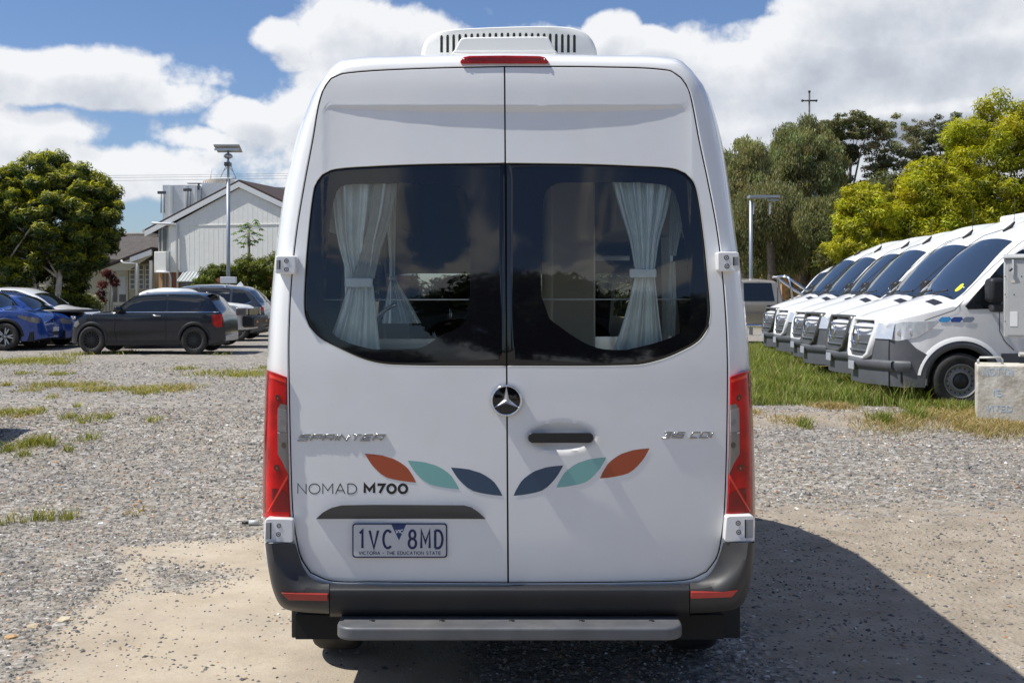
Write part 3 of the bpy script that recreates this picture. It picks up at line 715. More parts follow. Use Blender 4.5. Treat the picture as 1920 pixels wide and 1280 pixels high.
vp(mb, 'emblem_star', mat('star_metal', (.75, .76, .78), .28, metal=.8), em)
# handle
HB = mat('handle_black', (.014, .014, .016), .32, var=.1)
pts = rrect(990, 811, 1113, 830, 9.4, 7); pts = [(x, y - (1.5 if (1030 < x < 1095 and y < 815) else 0)) for x, y in pts]
hd = .032
fr = [Q(x, y, rear(949, 819) - hd) for x, y in pts]; bk = [Q(x, y, rear(949, 819) - .012) for x, y in pts]
hn = vp(MB().prism(fr, bk), 'door_handle', HB, RDOOR, bevel=.008, seg=4)
for x0, x1 in ((994, 1026), (1090, 1109)):
    a = Q(x0, 828, 0); b = Q(x1, 813, 0)
    vp(MB().box(a[0], b[0], D0 - .014, D0 + .03, a[2], b[2]), 'handle_mount', HB, hn, bevel=.004)
a = Q(1019, 811, -.0325); b = Q(1020.5, 830, -.0325)
# high brake light
pts = [(864, 119.5), (862.5, 116), (869, 107.5), (880, 105.2), (945, 104.5), (1012, 105.5), (1022, 108), (1029, 116.5), (1027, 119.5), (945, 119.5)]
BY = lean(112) - .014
bl = vp(MB().prism([Q(x, y, BY) for x, y in pts], [Q(x, y, BY + .08) for x, y in pts]), 'brake_light', RED, bevel=.003, seg=3)
o = [(877, 108.8), (1014, 109), (1014, 114), (877, 113.6)]
vp(MB().prism([Q(x, y, BY - .0015) for x, y in o], [Q(x, y, BY + .01) for x, y in o]), 'brake_lens', REDD, bl)
for x in (870.5, 1021):
    vp(MB().lathe([(.005, .001), (.005, -.002), (.0001, -.003)], Q(x, 112.3, BY), 'y', 12), 'screw', mat('screw_br', (.3, .2, .2), .2, metal=1), bl)

# roof air conditioner and hatch
AY = 5.35; kk = lambda x, y: tuple(at(x, y, AY))
AC = thing('air_conditioner', 'off-white vented air conditioner housing on the roof of the central campervan', 'air conditioner', tuple(at(955, 100, 5.9)))
ACo = tuple(AC.location)
pts = catmull([(786, 112), (787, 100), (791, 82), (801, 67), (820, 58), (850, 53), (900, 50), (955, 48), (1020, 47), (1070, 49), (1095, 56), (1110, 68), (1119, 84), (1122, 100), (1122, 112)], 5)
rows = []
for sc, dyy in ((.93, 0), (.965, .008), (.985, .028), (1.0, .07), (1.0, .6), (.99, 1.0), (.9, 1.1)):
    rows.append([tuple(at(955 + (x - 955) * sc, 105 + (y - 105) * (sc if sc < 1 else 1), AY)[i] + (0, dyy, 0)[i] for i in range(3)) for x, y in pts])
ac = MB().grid(rows)
ac.f += [tuple(range(len(pts)))]; ac.sm += [False]
ac.build('housing', CREAMW, AC, ACo, sharp=45)
for i in range(23):
    x = 828 + i * 11.32; y0 = 68.5 - 6.5 * math.sin(math.pi * min(1, max(0, (x - 800) / 320)))
    o = [(x - 2.5, 99), (x - 2.5, y0 + 2.5), (x - 1.2, y0), (x + 1.2, y0), (x + 2.5, y0 + 2.5), (x + 2.5, 99)]
    MB().prism([tuple(Vector(kk(*p)) + Vector((0, -.0015, 0))) for p in o], [tuple(Vector(kk(*p)) + Vector((0, .02, 0))) for p in o]).build('vent_slot', mat('slot_shade', (.022, .024, .02), .8, var=.4, vscale=60), AC, ACo)  # dark solid pieces painted in place of the shaded openings
HY2 = 4.98
pts = [(845, 104), (846, 98), (850, 95), (856, 84), (861, 74), (868, 70.5), (900, 69.5), (990, 68.5), (1022, 68.5), (1030, 71), (1037, 84), (1042, 94), (1046, 97), (1047, 104)]
fr = [tuple(at(955 + (x - 946) * .985 - 9, y, HY2)) for x, y in pts]; bk = [(p[0], p[1] + .30, p[2]) for p in [tuple(at(x, y, HY2)) for x, y in pts]]
ht = thing('roof_vent', 'low white plastic roof vent cover in front of the air conditioner above the brake light', 'roof vent', tuple(at(946, 104, 5.1)))
MB().prism(fr, bk).build('cover', CREAMW, ht, tuple(ht.location), bevel=.012, seg=4)
p0 = at(850, 95.5, HY2 - .012); p1 = at(1042, 95, HY2 - .012)
MB().box(p0.x, p1.x, HY2 - .012, HY2 + .3, p0.z - .012, p0.z).build('flange', CREAMW, ht, tuple(ht.location), bevel=.003)

# ------------------------------------------------------------------ inside the campervan
CURT = mat('curtain', (.82, .88, .85), .8, var=.06, vscale=14); CURTD = mat('curtain_lining', (.36, .37, .33), .85, var=.1, vscale=20)
CAB_ = mat('cabinet', (.50, .43, .32), .45, var=.06); DARKI = mat('interior_dark', (.018, .017, .016), .8)
def curtain(rows_px, dy, folds, amp, m, name='curtain', lab=None, ph=0):
    rows = []
    for (y, xl, xr) in rows_px:
        r_ = []
        for k in range(61):
            t = k / 60; fold = amp * (.6 * math.sin(2 * math.pi * folds * t + ph) + .4 * math.sin(2 * math.pi * folds * 2.3 * t + 1.3 + ph))
            w = (xr - xl) / 100; r_.append(Q(xl + (xr - xl) * t, y, dy + fold * min(1, max(.35, w))))
        rows.append(r_)
    return vp(MB().grid(rows), name, m, label=lab)
def rws(ctrl, n=26):
    ys = [c[0] for c in ctrl]; fl = smooth_fn([(c[0], c[1]) for c in ctrl]); fr = smooth_fn([(c[0], c[2]) for c in ctrl])
    return [(y, fl(y), fr(y)) for y in np.linspace(ys[0], ys[-1], n)]
c1 = curtain(rws([(318, 618, 748), (350, 622, 744), (400, 626, 734), (450, 633, 718), (500, 646, 706), (525, 652, 699)]), .13, 3.5, .048, CURT)
c1b = curtain(rws([(322, 690, 748), (360, 700, 742), (420, 690, 730), (470, 678, 714), (522, 660, 702)]), .105, 1.5, .012, CURTD)
c1c = curtain(rws([(534, 652, 700), (570, 642, 704), (610, 628, 708), (665, 606, 714)]), .12, 2.5, .04, CURT, ph=1)
def tie(x0, x1, y0, y1, dy):
    vp(MB().prism([Q(x0, y0, dy), Q(x1, y0, dy), Q(x1, y1, dy), Q(x0, y1, dy)], [Q(x0, y0, dy + .05), Q(x1, y0, dy + .05), Q(x1, y1, dy + .05), Q(x0, y1, dy + .05)]), 'curtain_tie', CURT, bevel=.006)
tie(646, 699, 521, 539, .08)
curtain(rws([(318, 1140, 1268), (345, 1148, 1262), (400, 1164, 1250), (450, 1180, 1236), (505, 1190, 1228)]), .13, 4.0, .048, CURT, ph=2)
curtain(rws([(520, 1190, 1228), (560, 1180, 1232), (610, 1166, 1238), (665, 1146, 1246)]), .13, 2.5, .04, CURT, ph=3)
tie(1180, 1231, 504, 521, .09)
# inner curtain by the galley
curtain(rws([(345, 728, 744), (420, 726, 742), (500, 730, 741), (520, 730, 741)]), .75, 2, .02, CURT)
curtain(rws([(524, 731, 742), (560, 724, 764), (606, 716, 790)]), .75, 3, .03, CURT)
tie(729, 743, 518, 526, .70)
curtain(rws([(345, 1262, 1276), (400, 1256, 1280), (480, 1254, 1268)]), .40, 1.5, .02, CURT)
curtain(rws([(490, 1256, 1266), (560, 1252, 1268), (630, 1250, 1266)]), .40, 1.5, .02, CURT)
# curtains along the side windows
for s_, (xa, xb) in ((-1, (-.90, -.86)), (1, (.86, .82))):
    for (y0, y1) in ((D0 + .30, D0 + .62), (D0 + 1.5, D0 + 1.8)):
        rows = []
        for i in range(20):
            t = i / 19; z = 2.15 - t * .95; pinch = .35 + .65 * abs((t - .58) / .58) ** .8; row = []
            for k in range(25):
                u = k / 24; yy = (y0 + y1) / 2 + (u - .5) * (y1 - y0) * min(1, pinch)
                row.append((xa + .02 * math.sin(u * 22) - s_ * .02, yy, z))
            rows.append(row)
        vp(MB().grid(rows), 'side_curtain', CURT)
p = [Q(x, 561.5, .22) for x in (607, 1296)]
vp(MB().tube([Q(604, 562, .20), Q(1298, 561, .20)], .003, 6), 'curtain_rail', mat('rail_white', (.7, .72, .72), .3))
# bench, galley, wardrobe, seats
BEN = mat('bench_cream', (.52, .50, .42), .5)
vp(MB().box(-.78, -.10, D0 + .45, D0 + .95, 1.20, 1.545), 'bench_locker', BEN, bevel=.008)
vp(MB().box(-.80, -.08, D0 + .43, D0 + .97, 1.552, 1.575), 'bench_top', mat('bench_trim', (.62, .62, .56), .35), bevel=.006)
vp(MB().box(.20, .42, D0 + 1.2, D0 + 3.2, .56, 2.50), 'wardrobe', CAB_, bevel=.01)
vp(MB().box(-.86, .83, D0 + 3.25, D0 + 3.35, 1.93, 2.55), 'cab_sky_block', mat('sky_block', (.30, .29, .26), .8), bevel=.01)  # panel added to block the bright sky showing through the windscreen
vp(MB().box(.43, .86, D0 + .35, D0 + 2.4, .56, 1.50), 'kitchen_unit', CAB_, bevel=.01)
vp(MB().box(.25, .87, D0 + .33, D0 + 2.42, 1.506, 1.53), 'kitchen_top', mat('kitchen_top', (.30, .30, .29), .25), bevel=.004)
vp(MB().box(.50, .86, D0 + 1.0, D0 + 2.9, 2.10, 2.45), 'overhead_locker', CAB_, bevel=.01)
vp(MB().box(-.88, -.60, D0 + 1.2, D0 + 2.9, 2.15, 2.5), 'overhead_locker', CAB_, bevel=.01)
tp = [Q(705, 603, .5), Q(712, 592, .5), Q(724, 580, .5), Q(738, 572, .5), Q(745, 571, .5)]
vp(MB().tube(tp, .010, 8), 'tap', CHROME)
vp(MB().tube([Q(1117, 484, .9), Q(1180, 484, .9)], .012, 8), 'lamp_rail', mat('rail2', (.5, .5, .5), .3))
SEATM = mat('seat_fabric', (.016, .016, .017), .85)
for (cx_, par) in ((-.37, 1), (.45, 0)):
    Y = D0 + 3.45
    seat = vp(MB().lathe([(.001, -.05), (.09, -.05), (.125, -.03), (.13, 0), (.125, .03), (.09, .05), (.001, .05)], (cx_, Y, 1.80), 'y', 24), 'headrest', SEATM)
    m_ = seat.data
    for v in m_.vertices: v.co.z = (v.co.z - 1.80) * .95 + 1.80 ; v.co.x = (v.co.x - (cx_ - VO[0])) * 1.25 + (cx_ - VO[0])
    mb = MB(); o = []
    for a in np.linspace(0, math.pi, 13): o.append((cx_ + .25 * math.cos(a), 1.40 + .22 * math.sin(a) ** .7))
    o = [(cx_ + .27, .9)] + o + [(cx_ - .27, .9)]
    vp(MB().prism([(x, Y - .06, z) for x, z in o], [(x, Y + .08, z) for x, z in o]), 'cab_seat', SEATM, bevel=.02, seg=3)
    vp(MB().tube([(cx_ - .06, Y, 1.55), (cx_ - .06, Y, 1.72)], .007, 6).tube([(cx_ + .06, Y, 1.55), (cx_ + .06, Y, 1.72)], .007, 6), 'headrest_posts', CHROME)
vp(MB().box(-.85, .82, D0 + 4.6, D0 + 4.95, 1.0, 1.38), 'dashboard', DARKI, bevel=.03)
vp(MB().box(-.66, .62, D0 + .35, D0 + 3.0, 2.60, 2.62), 'ceiling_lining', mat('lining', (.25, .25, .23), .8))
# ------------------------------------------------------------------ vehicles: local +x is the nose, y the width, z up; x from 0 (rear) to L
class Car:
    def __init__(s, L, top, belt, sill, plan, tum, wheels, R_, arch=1.13, shoulder=.10, side=(.06, .02), crown=.05):
        s.L = L; s.top = smooth_fn(top) if not callable(top) else top; s.belt = lin_fn(belt); s.sill = lin_fn(sill); s.plan = smooth_fn(plan)
        s.tum = tum; s.wheels = wheels; s.R = R_; s.ar = R_ * arch; s.sh = shoulder; s.sd = side; s.crown = crown; s.cache = {}
    def low(s, x):
        z = s.sill(x)
        for wx in s.wheels:
            d = abs(x - wx)
            if d < s.ar: z = max(z, s.R + math.sqrt(s.ar ** 2 - d * d))
        return z
    def section(s, x, full=False):
        key = (round(x, 4), full)
        if key in s.cache: return s.cache[key]
        zt = s.top(x); z0 = s.sill(x) if full else s.low(x); w = s.plan(x); b = min(s.belt(x), zt - .03); z0 = min(z0, b - .02)
        zs = s.sill(x); out = []
        for t in np.linspace(0, 1, 10):
            z = z0 + (b - z0) * t; q = (z - zs) / max(.05, b - zs); out.append((w * (1 - s.sd[0] * (1 - q) ** 2 - s.sd[1] * q * q), z))
        wb = out[-1][0]; h = zt - b; rr = min(s.sh, h * .55); cr = min(s.crown, h * .5)
        zsh = zt - cr - rr
        if zsh < b: zsh = b + h * .15; rr = (zt - cr - zsh)
        for t in np.linspace(0, 1, 6)[1:]:
            z = b + (zsh - b) * t; out.append((wb - s.tum * (z - b) - .05 * s.tum * (z - b) ** 2, z))
        ys = out[-1][0]; rx = min(rr * 1.3, ys * .35) if h > .25 else ys * .28
        for a in np.linspace(0, 90, 6)[1:]:
            out.append((ys - rx * (1 - math.cos(R(a))), zsh + rr * math.sin(R(a))))
        y1, z1 = out[-1]
        for t in np.linspace(0, 1, 6)[1:]:
            out.append((y1 * (1 - t), z1 + (zt - z1) * (1 - (1 - t) ** 2)))
        s.cache[key] = out; return out
    def sy(s, x, z):
        o = s.section(x, True)[:16]; return float(np.interp(z, [p[1] for p in o], [p[0] for p in o]))
    def tz(s, x, y):
        o = s.section(x, True)[14:][::-1]; return float(np.interp(abs(y), [p[0] for p in o], [p[1] for p in o]))
    def stations(s, step=.07):
        X = set(np.round(np.arange(0, s.L + 1e-6, step), 4)) | {s.L}
        for e in (.008, .02, .04): X |= {e, s.L - e}
        for wx in s.wheels:
            for a in np.linspace(-1, 1, 17): X.add(round(wx + s.ar * a, 4))
            X |= {round(wx - s.ar - .002, 4), round(wx + s.ar + .002, 4)}
        return sorted(x for x in X if 0 <= x <= s.L)
    def body(s, step=.07):
        mb = MB(); rows = []
        for x in s.stations(step):
            o = s.section(x); rows.append([(x, y, z) for y, z in o] + [(x, -y, z) for y, z in o[::-1][1:]])
        mb.grid(rows); n = len(rows[0]); N = len(rows)
        mb.f += [tuple(range(n)), tuple(range((N - 1) * n, N * n))[::-1]]; mb.sm += [False, False]
        return mb
    def side(s, poly_lo, poly_hi, sg, off=.006, nz=6, n=None):
        """panel lying on the flank; lo/hi are x->z functions over x0..x1"""
        (x0, x1) = n; mb = MB(); rows = []
        for x in np.linspace(x0, x1, 20):
            a, b = poly_lo(x), poly_hi(x); b = max(b, a + .001); rows.append([(x, sg * (s.sy(x, z) + off), z) for z in np.linspace(a, b, nz)])
        return mb.grid(rows)
    def sidepoly(s, pts, sg, off=.006, nz=7, nx=26):
        """pts: closed outline in (x,z); scan-converted along x"""
        xs = [p[0] for p in pts]; x0, x1 = min(xs) + 1e-3, max(xs) - 1e-3; rows = []
        for x in np.linspace(x0, x1, nx):
            zs = []
            for (a, b) in zip(pts, pts[1:] + pts[:1]):
                if (a[0] - x) * (b[0] - x) <= 0 and a[0] != b[0]: zs.append(a[1] + (b[1] - a[1]) * (x - a[0]) / (b[0] - a[0]))
            lo, hi = min(zs), max(zs); rows.append([(x, sg * (s.sy(x, z) + off), z) for z in np.linspace(lo, hi, nz)])
        mb = MB().grid(rows); return mb
    def sideline(s, pts, sg, w=.008, off=.0075):
        pts = resample(pts, 24); L_, R2 = [], []
        for i, p in enumerate(pts):
            a = pts[max(i - 1, 0)]; b = pts[min(i + 1, len(pts) - 1)]; t = Vector((b[0] - a[0], b[1] - a[1])).normalized(); nn = (-t.y * w / 2, t.x * w / 2)
            L_.append((p[0] + nn[0], sg * (s.sy(p[0] + nn[0], p[1] + nn[1]) + off), p[1] + nn[1])); R2.append((p[0] - nn[0], sg * (s.sy(p[0] - nn[0], p[1] - nn[1]) + off), p[1] - nn[1]))
        return MB().grid([L_, R2])
    def toppanel(s, x0, x1, y0f, y1f, off=.006, nx=14, ny=14):
        rows = []
        for x in np.linspace(x0, x1, nx):
            rows.append([(x, y, s.tz(x, y) + off) for y in np.linspace(y0f(x), y1f(x), ny)])
        return MB().grid(rows)

def add_wheels(t, car, track, w, rimr, rimmat, style='multi', n=10, far=True):
    for wx in car.wheels:
        for sg in ((1, -1) if far else (1,)):
            c = (wx, sg * track, car.R)
            wh = wheel_mesh_tyre(c, car.R, w, 'y', 32).build('wheel', TYRE, t)
            mb = MB(); y = lambda a: sg * a
            prof = [(rimr, -w * .42), (rimr * 1.02, w * .42), (rimr * .96, w * .46), (rimr * .90, w * .36), (rimr * .88, -w * .3)]
            mb.lathe([(r_, sg * a) for r_, a in prof], c, 'y', 32)
            if style == 'steel':
                mb.lathe([(r_, sg * a) for r_, a in [(rimr * .90, w * .40), (rimr * .84, w * .25), (rimr * .66, w * .20), (rimr * .60, w * .36), (rimr * .50, w * .38), (rimr * .47, w * .30), (rimr * .44, w * .25), (.001, w * .25)]], c, 'y', 32)
                rim = mb.build('rim', rimmat, wh)
                hm = MB()
                MB_ = MB().lathe([(rimr * .47, sg * w * .27), (rimr * .46, sg * w * .33), (.001, sg * w * .34)], c, 'y', 24).build('hub_cap', mat('hub_dark', (.03, .03, .032), .5), wh)
                for k in range(16):
                    a = 2 * math.pi * k / 16; cc = (c[0] + rimr * .755 * math.cos(a), c[1] + sg * w * .226, c[2] + rimr * .755 * math.sin(a))
                    hm.lathe([(rimr * .052, sg * .002), (.001, sg * .004)], cc, 'y', 8)
                tag(hm.build('rim_hole', RUBBER, wh), kind='stuff')
            else:
                mb.lathe([(rimr * .16, sg * w * .30), (rimr * .15, sg * w * .40), (.001, sg * w * .41)], c, 'y', 20)
                for k in range(n):
                    a0 = 2 * math.pi * k / n
                    brs = [0] if style == 'multi' else [-.20, .20]
                    for da in brs:
                        p0 = Vector((math.cos(a0), 0, math.sin(a0))) * rimr * .12; p1 = Vector((math.cos(a0 + da), 0, math.sin(a0 + da))) * rimr * .93
                        tt = (p1 - p0).normalized(); nn = Vector((-tt.z, 0, tt.x)) * (rimr * (.045 if style == 'multi' else .07)); C_ = Vector(c)
                        q = [p0 - nn, p1 - nn * .9, p1 + nn * .9, p0 + nn]
                        mb.prism([tuple(C_ + v + Vector((0, sg * w * .40, 0))) for v in q], [tuple(C_ + v + Vector((0, sg * w * .26, 0))) for v in q])
                rim = mb.build('rim', rimmat, wh)
                MB().lathe([(rimr * .86, sg * w * .1), (.001, sg * w * .1)], c, 'y', 24).build('brake_disc', mat('brake', (.02, .02, .02), .6), wh)
    for wx in car.wheels:       # dark wheel housings
        mb = MB(); rows = []
        for a in np.linspace(-8, 188, 15):
            x = wx + car.ar * 1.0 * math.cos(R(a)); z = car.R + car.ar * 1.0 * math.sin(R(a)); rows.append([(x, yy, z) for yy in (-track - w * .42, track + w * .42)])
        mb.grid(rows).build('wheel_housing', RUBBER, t)
def underside(t, car):
    MB().box(.25, car.L - .25, -car.plan(car.L / 2) * .86, car.plan(car.L / 2) * .86, car.sill(car.L / 2) - .02, car.sill(car.L / 2) + .22).build('underbody', RUBBER, t)
def arch_trim(t, car, sg, m, w=.06):
    for wx in car.wheels:
        rows = []
        for a in np.linspace(0, 180, 21):
            r0, r1 = car.ar - .004, car.ar + w; c_, s_ = math.cos(R(a)), math.sin(R(a))
            rows.append([(wx + r0 * c_, sg * (car.sy(wx + r0 * c_, car.R + r0 * s_) - .03), car.R + r0 * s_), (wx + r0 * c_, sg * (car.sy(wx + r0 * c_, car.R + r0 * s_) + .012), car.R + r0 * s_),
                         (wx + r1 * c_, sg * (car.sy(wx + r1 * c_, car.R + r1 * s_) + .010), car.R + r1 * s_), (wx + (r1 + .012) * c_, sg * (car.sy(wx + r1 * c_, car.R + r1 * s_) - .004), car.R + (r1 + .012) * s_)])
        MB().grid(rows).build('wheel_arch', m, t)
def mirror(t, c, s3, m, name='mirror'):
    mb = MB().lathe([(.001, -s3[1]), (s3[0] * .6, -s3[1] * .9), (s3[0], -s3[1] * .2), (s3[0], s3[1] * .5), (s3[0] * .8, s3[1]), (.001, s3[1])], (0, 0, 0), 'x', 16)
    mb.v = [(c[0] + v[0], c[1] + v[1], c[2] + v[2] * s3[2]) for v in mb.v]
    return mb.build(name, m, t)

# --- small dark three-door hatchback -------------------------------------------------
NAVYP = mat('paint_midnight', (.007, .010, .020), .2, coat=.6, spec=.4)
c = Car(3.84, [(0, .50), (.03, .80), (.10, .98), (.20, 1.10), (.42, 1.335), (.60, 1.375), (1.3, 1.41), (2.0, 1.385), (2.25, 1.31), (2.72, 1.00), (2.95, .965), (3.3, .92), (3.6, .80), (3.76, .64), (3.82, .50), (3.84, .40)],
        [(0, .93), (3.84, .88)], [(0, .30), (.35, .22), (3.5, .20), (3.84, .26)], [(0, .66), (.05, .74), (.2, .80), (.6, .845), (1.9, .86), (3.1, .845), (3.55, .78), (3.76, .66), (3.84, .52)], .30, (.72, 3.22), .315, arch=1.10)
mini = thing('parked_car', 'small black three-door hatchback parked side-on at the front of the left row', 'car', (0, 0, 0), 0)
c.body().build('body', NAVYP, mini, sharp=60)
for sg in (1, -1):
    c.sidepoly([(1.42, .955), (2.70, .955), (2.62, 1.02), (2.17, 1.315), (1.42, 1.345)], sg).build('side_window', DGLASS, mini)
    c.sidepoly([(.62, .965), (1.36, .955), (1.36, 1.345), (.60, 1.335), (.45, 1.25)], sg).build('side_window', DGLASS, mini)
    c.sideline([(.12, .945), (2.74, .945)], sg, .014, .010).build('window_trim', CHROME, mini)
    for l in ([(1.40, .95), (1.40, .35)], [(2.58, .94), (2.66, .55), (2.60, .30), (1.42, .26)]): c.sideline(l, sg, .009).build('door_line', RUBBER, mini)
    arch_trim(mini, c, sg, PLASTD, .055)
    c.sidepoly([(.95, .22), (2.9, .22), (2.9, .31), (.95, .31)], sg, .010).build('side_skirt', PLASTD, mini)
    mirror(mini, (2.52, sg * .97, 1.00), (.10, .09, .8), BLACKG)
    MB().box(1.52, 1.68, sg * (c.sy(1.6, .86) + .004), sg * (c.sy(1.6, .86) + .03), .85, .875).build('door_handle', CHROME, mini, bevel=.006)
    c.sidepoly([(.05, .62), (.05, .90), (.30, .88), (.26, .66), (.16, .60)], sg, .012).build('tail_light', RED, mini)
    c.sidepoly([(3.52, .68), (3.56, .76), (3.66, .72), (3.69, .63), (3.62, .60)], sg, .012).build('headlight', CLEARL, mini)
add_wheels(mini, c, .745, .19, .215, mat('rim_black', (.05, .05, .052), .28, metal=.6), 'multi', 16)
c.toppanel(2.24, 2.70, lambda x: -.58 - .08 * (x - 2.24), lambda x: .58 + .08 * (x - 2.24)).build('windscreen', DGLASS, mini)
MB().box(.20, .50, -.56, .56, 1.36, 1.385).build('rear_spoiler', NAVYP, mini, bevel=.01)
MB().box(-.02, .06, -.60, .60, .28, .42).build('rear_bumper', SILVER, mini, bevel=.02)
underside(mini, c)
MINI = (mini, c)

# --- generic family SUV -------------------------------------------------------------
def suv(label, paint, L, H, roofline='std', rimm=None, trim=PLASTD, group=None, tl=True, win=None, rims=('multi', 10), name='parked_car', beltz=None, glass=DGLASS):
    k = H / 1.66; b = (beltz or 1.04) * k
    if roofline == 'std': top = [(0, .60), (.03, .86), (.10, 1.05 * k), (.25, 1.25 * k), (.52, 1.52 * k), (.8, 1.60 * k), (1.7, 1.66 * k), (2.4, 1.64 * k), (2.85, 1.52 * k), (3.35, 1.16 * k), (3.6, 1.08 * k), (4.1, 1.02 * k), (4.38, .88 * k), (4.45, .70), (4.5, .50)]
    else: top = [(0, .60), (.03, .90), (.12, 1.06 * k), (.6, 1.30 * k), (1.1, 1.50 * k), (1.9, 1.66 * k), (2.4, 1.64 * k), (2.9, 1.47 * k), (3.45, 1.13 * k), (3.7, 1.07 * k), (4.1, .97 * k), (4.36, .80 * k), (4.45, .64), (4.5, .48)]
    f = L / 4.5; top = [(x * f, z) for x, z in top]
    car = Car(L, top, [(0, b), (L, b * .97)], [(0, .36), (.4, .25), (L - .4, .23), (L, .30)], [(0, .70), (.05, .80), (.25, .88), (.9, .92), (L - 1.2, .92), (L - .5, .86), (L - .15, .72), (L, .55)], .33, (.82 * f, 3.52 * f), .35)
    t = thing(name, label, 'car', (0, 0, 0), 0, group)
    car.body().build('body', paint, t, sharp=60)
    for sg in (1, -1):
        if roofline == 'std':
            car.sidepoly([(2.02 * f, b + .02), (3.20 * f, b + .02), (2.80 * f, 1.46 * k), (2.02 * f, 1.57 * k)], sg).build('side_window', glass, t)
            car.sidepoly([(1.05 * f, b + .03), (1.96 * f, b + .02), (1.96 * f, 1.57 * k), (1.05 * f, 1.55 * k)], sg).build('side_window', glass, t)
            car.sidepoly([(.42 * f, b + .16), (.62 * f, b + .06), (.98 * f, b + .03), (.98 * f, 1.54 * k), (.68 * f, 1.50 * k)], sg).build('side_window', glass, t)
            car.sideline([(.40 * f, b + .13), (.62 * f, b + .035), (3.22 * f, b + .006)], sg, .016, .010).build('window_trim', CHROME, t)
        else:
            car.sidepoly([(1.98 * f, b + .02), (3.26 * f, b + .02), (2.86 * f, 1.40 * k), (2.4 * f, 1.56 * k), (1.98 * f, 1.58 * k)], sg).build('side_window', glass, t)
            car.sidepoly([(.80 * f, b + .06), (1.92 * f, b + .02), (1.92 * f, 1.58 * k), (1.5 * f, 1.52 * k), (1.1 * f, 1.40 * k)], sg).build('side_window', glass, t)
        for l in ([(1.99 * f, b), (1.99 * f, .36)], [(3.12 * f, b), (3.16 * f, .6), (2.98 * f, .36)]): car.sideline(l, sg, .010).build('door_line', RUBBER, t)
        arch_trim(t, car, sg, trim, .06)
        car.sidepoly([(1.25 * f, .245), (3.1 * f, .245), (3.1 * f, .40), (1.25 * f, .40)], sg, .010).build('side_skirt', trim, t)
        mirror(t, (3.05 * f, sg * 1.04, b + .07), (.12, .11, .75), paint)
        for hx in (1.15, 2.1): MB().box(hx * f, (hx + .2) * f, sg * (car.sy(hx * f, b - .13) + .002), sg * (car.sy(hx * f, b - .13) + .032), b - .145, b - .118).build('door_handle', paint, t, bevel=.006)
        car.sidepoly([(.05, b - .16), (.05, b - .04), (.42, b - .06), (.40, b - .13)], sg, .012).build('tail_light', RED, t)
        car.sidepoly([(L - .62, b - .155), (L - .58, b - .11), (L - .10, b - .20), (L - .12, b - .32), (L - .30, b - .30)], sg, .012).build('headlight', CLEARL, t)
    ws0, ws1 = (2.88, 3.32) if roofline == 'std' else (2.85, 3.42)
    car.toppanel(ws0 * f, ws1 * f, lambda x: -.62 - .1 * (x / f - ws0), lambda x: .62 + .1 * (x / f - ws0)).build('windscreen', glass, t)
    car.toppanel(.16 * f, .50 * f, lambda x: -.60, lambda x: .60).build('rear_window', glass, t)
    add_wheels(t, car, .80, .22, .245, rimm or SILVER, *rims)
    rows = []
    for z in np.linspace(.36, .52, 4): rows.append([(L + .012 - abs(y) ** 2 * .35, y, z) for y in np.linspace(-.58, .58, 13)])
    MB().grid(rows).build('lower_grille', PLASTD, t)
    rows = []
    for z in np.linspace(.62, .80 * k, 6): rows.append([(L - .035 - (z - .62) * .2 - abs(y) ** 2 * .35, y, z) for y in np.linspace(-.50, .50, 13)])
    MB().grid(rows).build('grille', BLACKG, t)
    MB().box(L + .0, L + .02, -.18, .18, .46, .57).build('number_plate', mat('plate_plain', (.6, .6, .58), .4), t)
    MB().box(-.03, .05, -.70, .70, .42, .56).build('rear_bumper', trim, t, bevel=.02)
    underside(t, car)
    return t, car
BLUE = mat('paint_blue', (.008, .055, .28), .25, coat=1, metal=.25, var=.08)
PWH = mat('paint_white', (.78, .78, .78), .3, coat=.8)
DGR = mat('paint_darkgrey', (.055, .060, .068), .28, coat=1, metal=.5, var=.06)
def place(t, x, y, rz, z=None):
    t.location = (x, y, float(gz(x, y)) if z is None else z); t.rotation_euler = (0, 0, rz)
def px2x(px, Y): return (px - CX) * Y / FPX
# hatchback: nose to the left of the picture; x=3.84 at px 133, x=0 at px 438
place(mini, px2x(433, 27.9), 28.0, R(180)); mini.scale = (.975, 1, 1.06)
def put_nose(t, L, px, Y, rz=180):     # nose of a left- or right-facing car seen at px
    x = px2x(px, Y)
    if rz == 180: place(t, x + L, Y, R(180))
    else: place(t, x - L, Y, R(rz))
t, _ = suv('bright blue compact SUV at the left edge, nearest car with silver spoked wheels', BLUE, 4.3, 1.60, rims=('split', 5)); put_nose(t, 4.3, 104, 29.9, 0); BSUV = t
t, _ = suv('white SUV with sloping roof behind the bright blue SUV', PWH, 4.7, 1.62, 'sleek', trim=PWH, rims=('multi', 8)); put_nose(t, 4.7, 192, 33.2, 0)
t, car = suv('darker blue car with raised black bonnet between blue SUV and black hatchback', mat('paint_blue2', (.006, .05, .27), .25, coat=1, metal=.2), 4.4, 1.50, trim=PLASTD); put_nose(t, 4.4, 160, 31.2, 0)
car.toppanel(3.35, 4.25, lambda x: -.70, lambda x: .70, .03).build('bonnet', BLACKG, t)
MB().box(3.45, 4.52, -.72, .72, .93, 1.0).build('bonnet_lid', mat('bonnet_blk', (.02, .02, .02), .4), t, bevel=.02)
for sg in (1, -1):
    MB().lathe([(.001, .03), (.05, .03), (.075, 0), (.075, -.05), (.001, -.05)], (4.40, sg * .52, .48), 'x', 16).build('fog_light', BLACKG, t)
    MB().lathe([(.001, .06), (.06, .05), (.085, 0), (.085, -.05), (.001, -.05)], (4.30, sg * .60, .80), 'x', 16).build('headlight_bulb', CHROME, t)
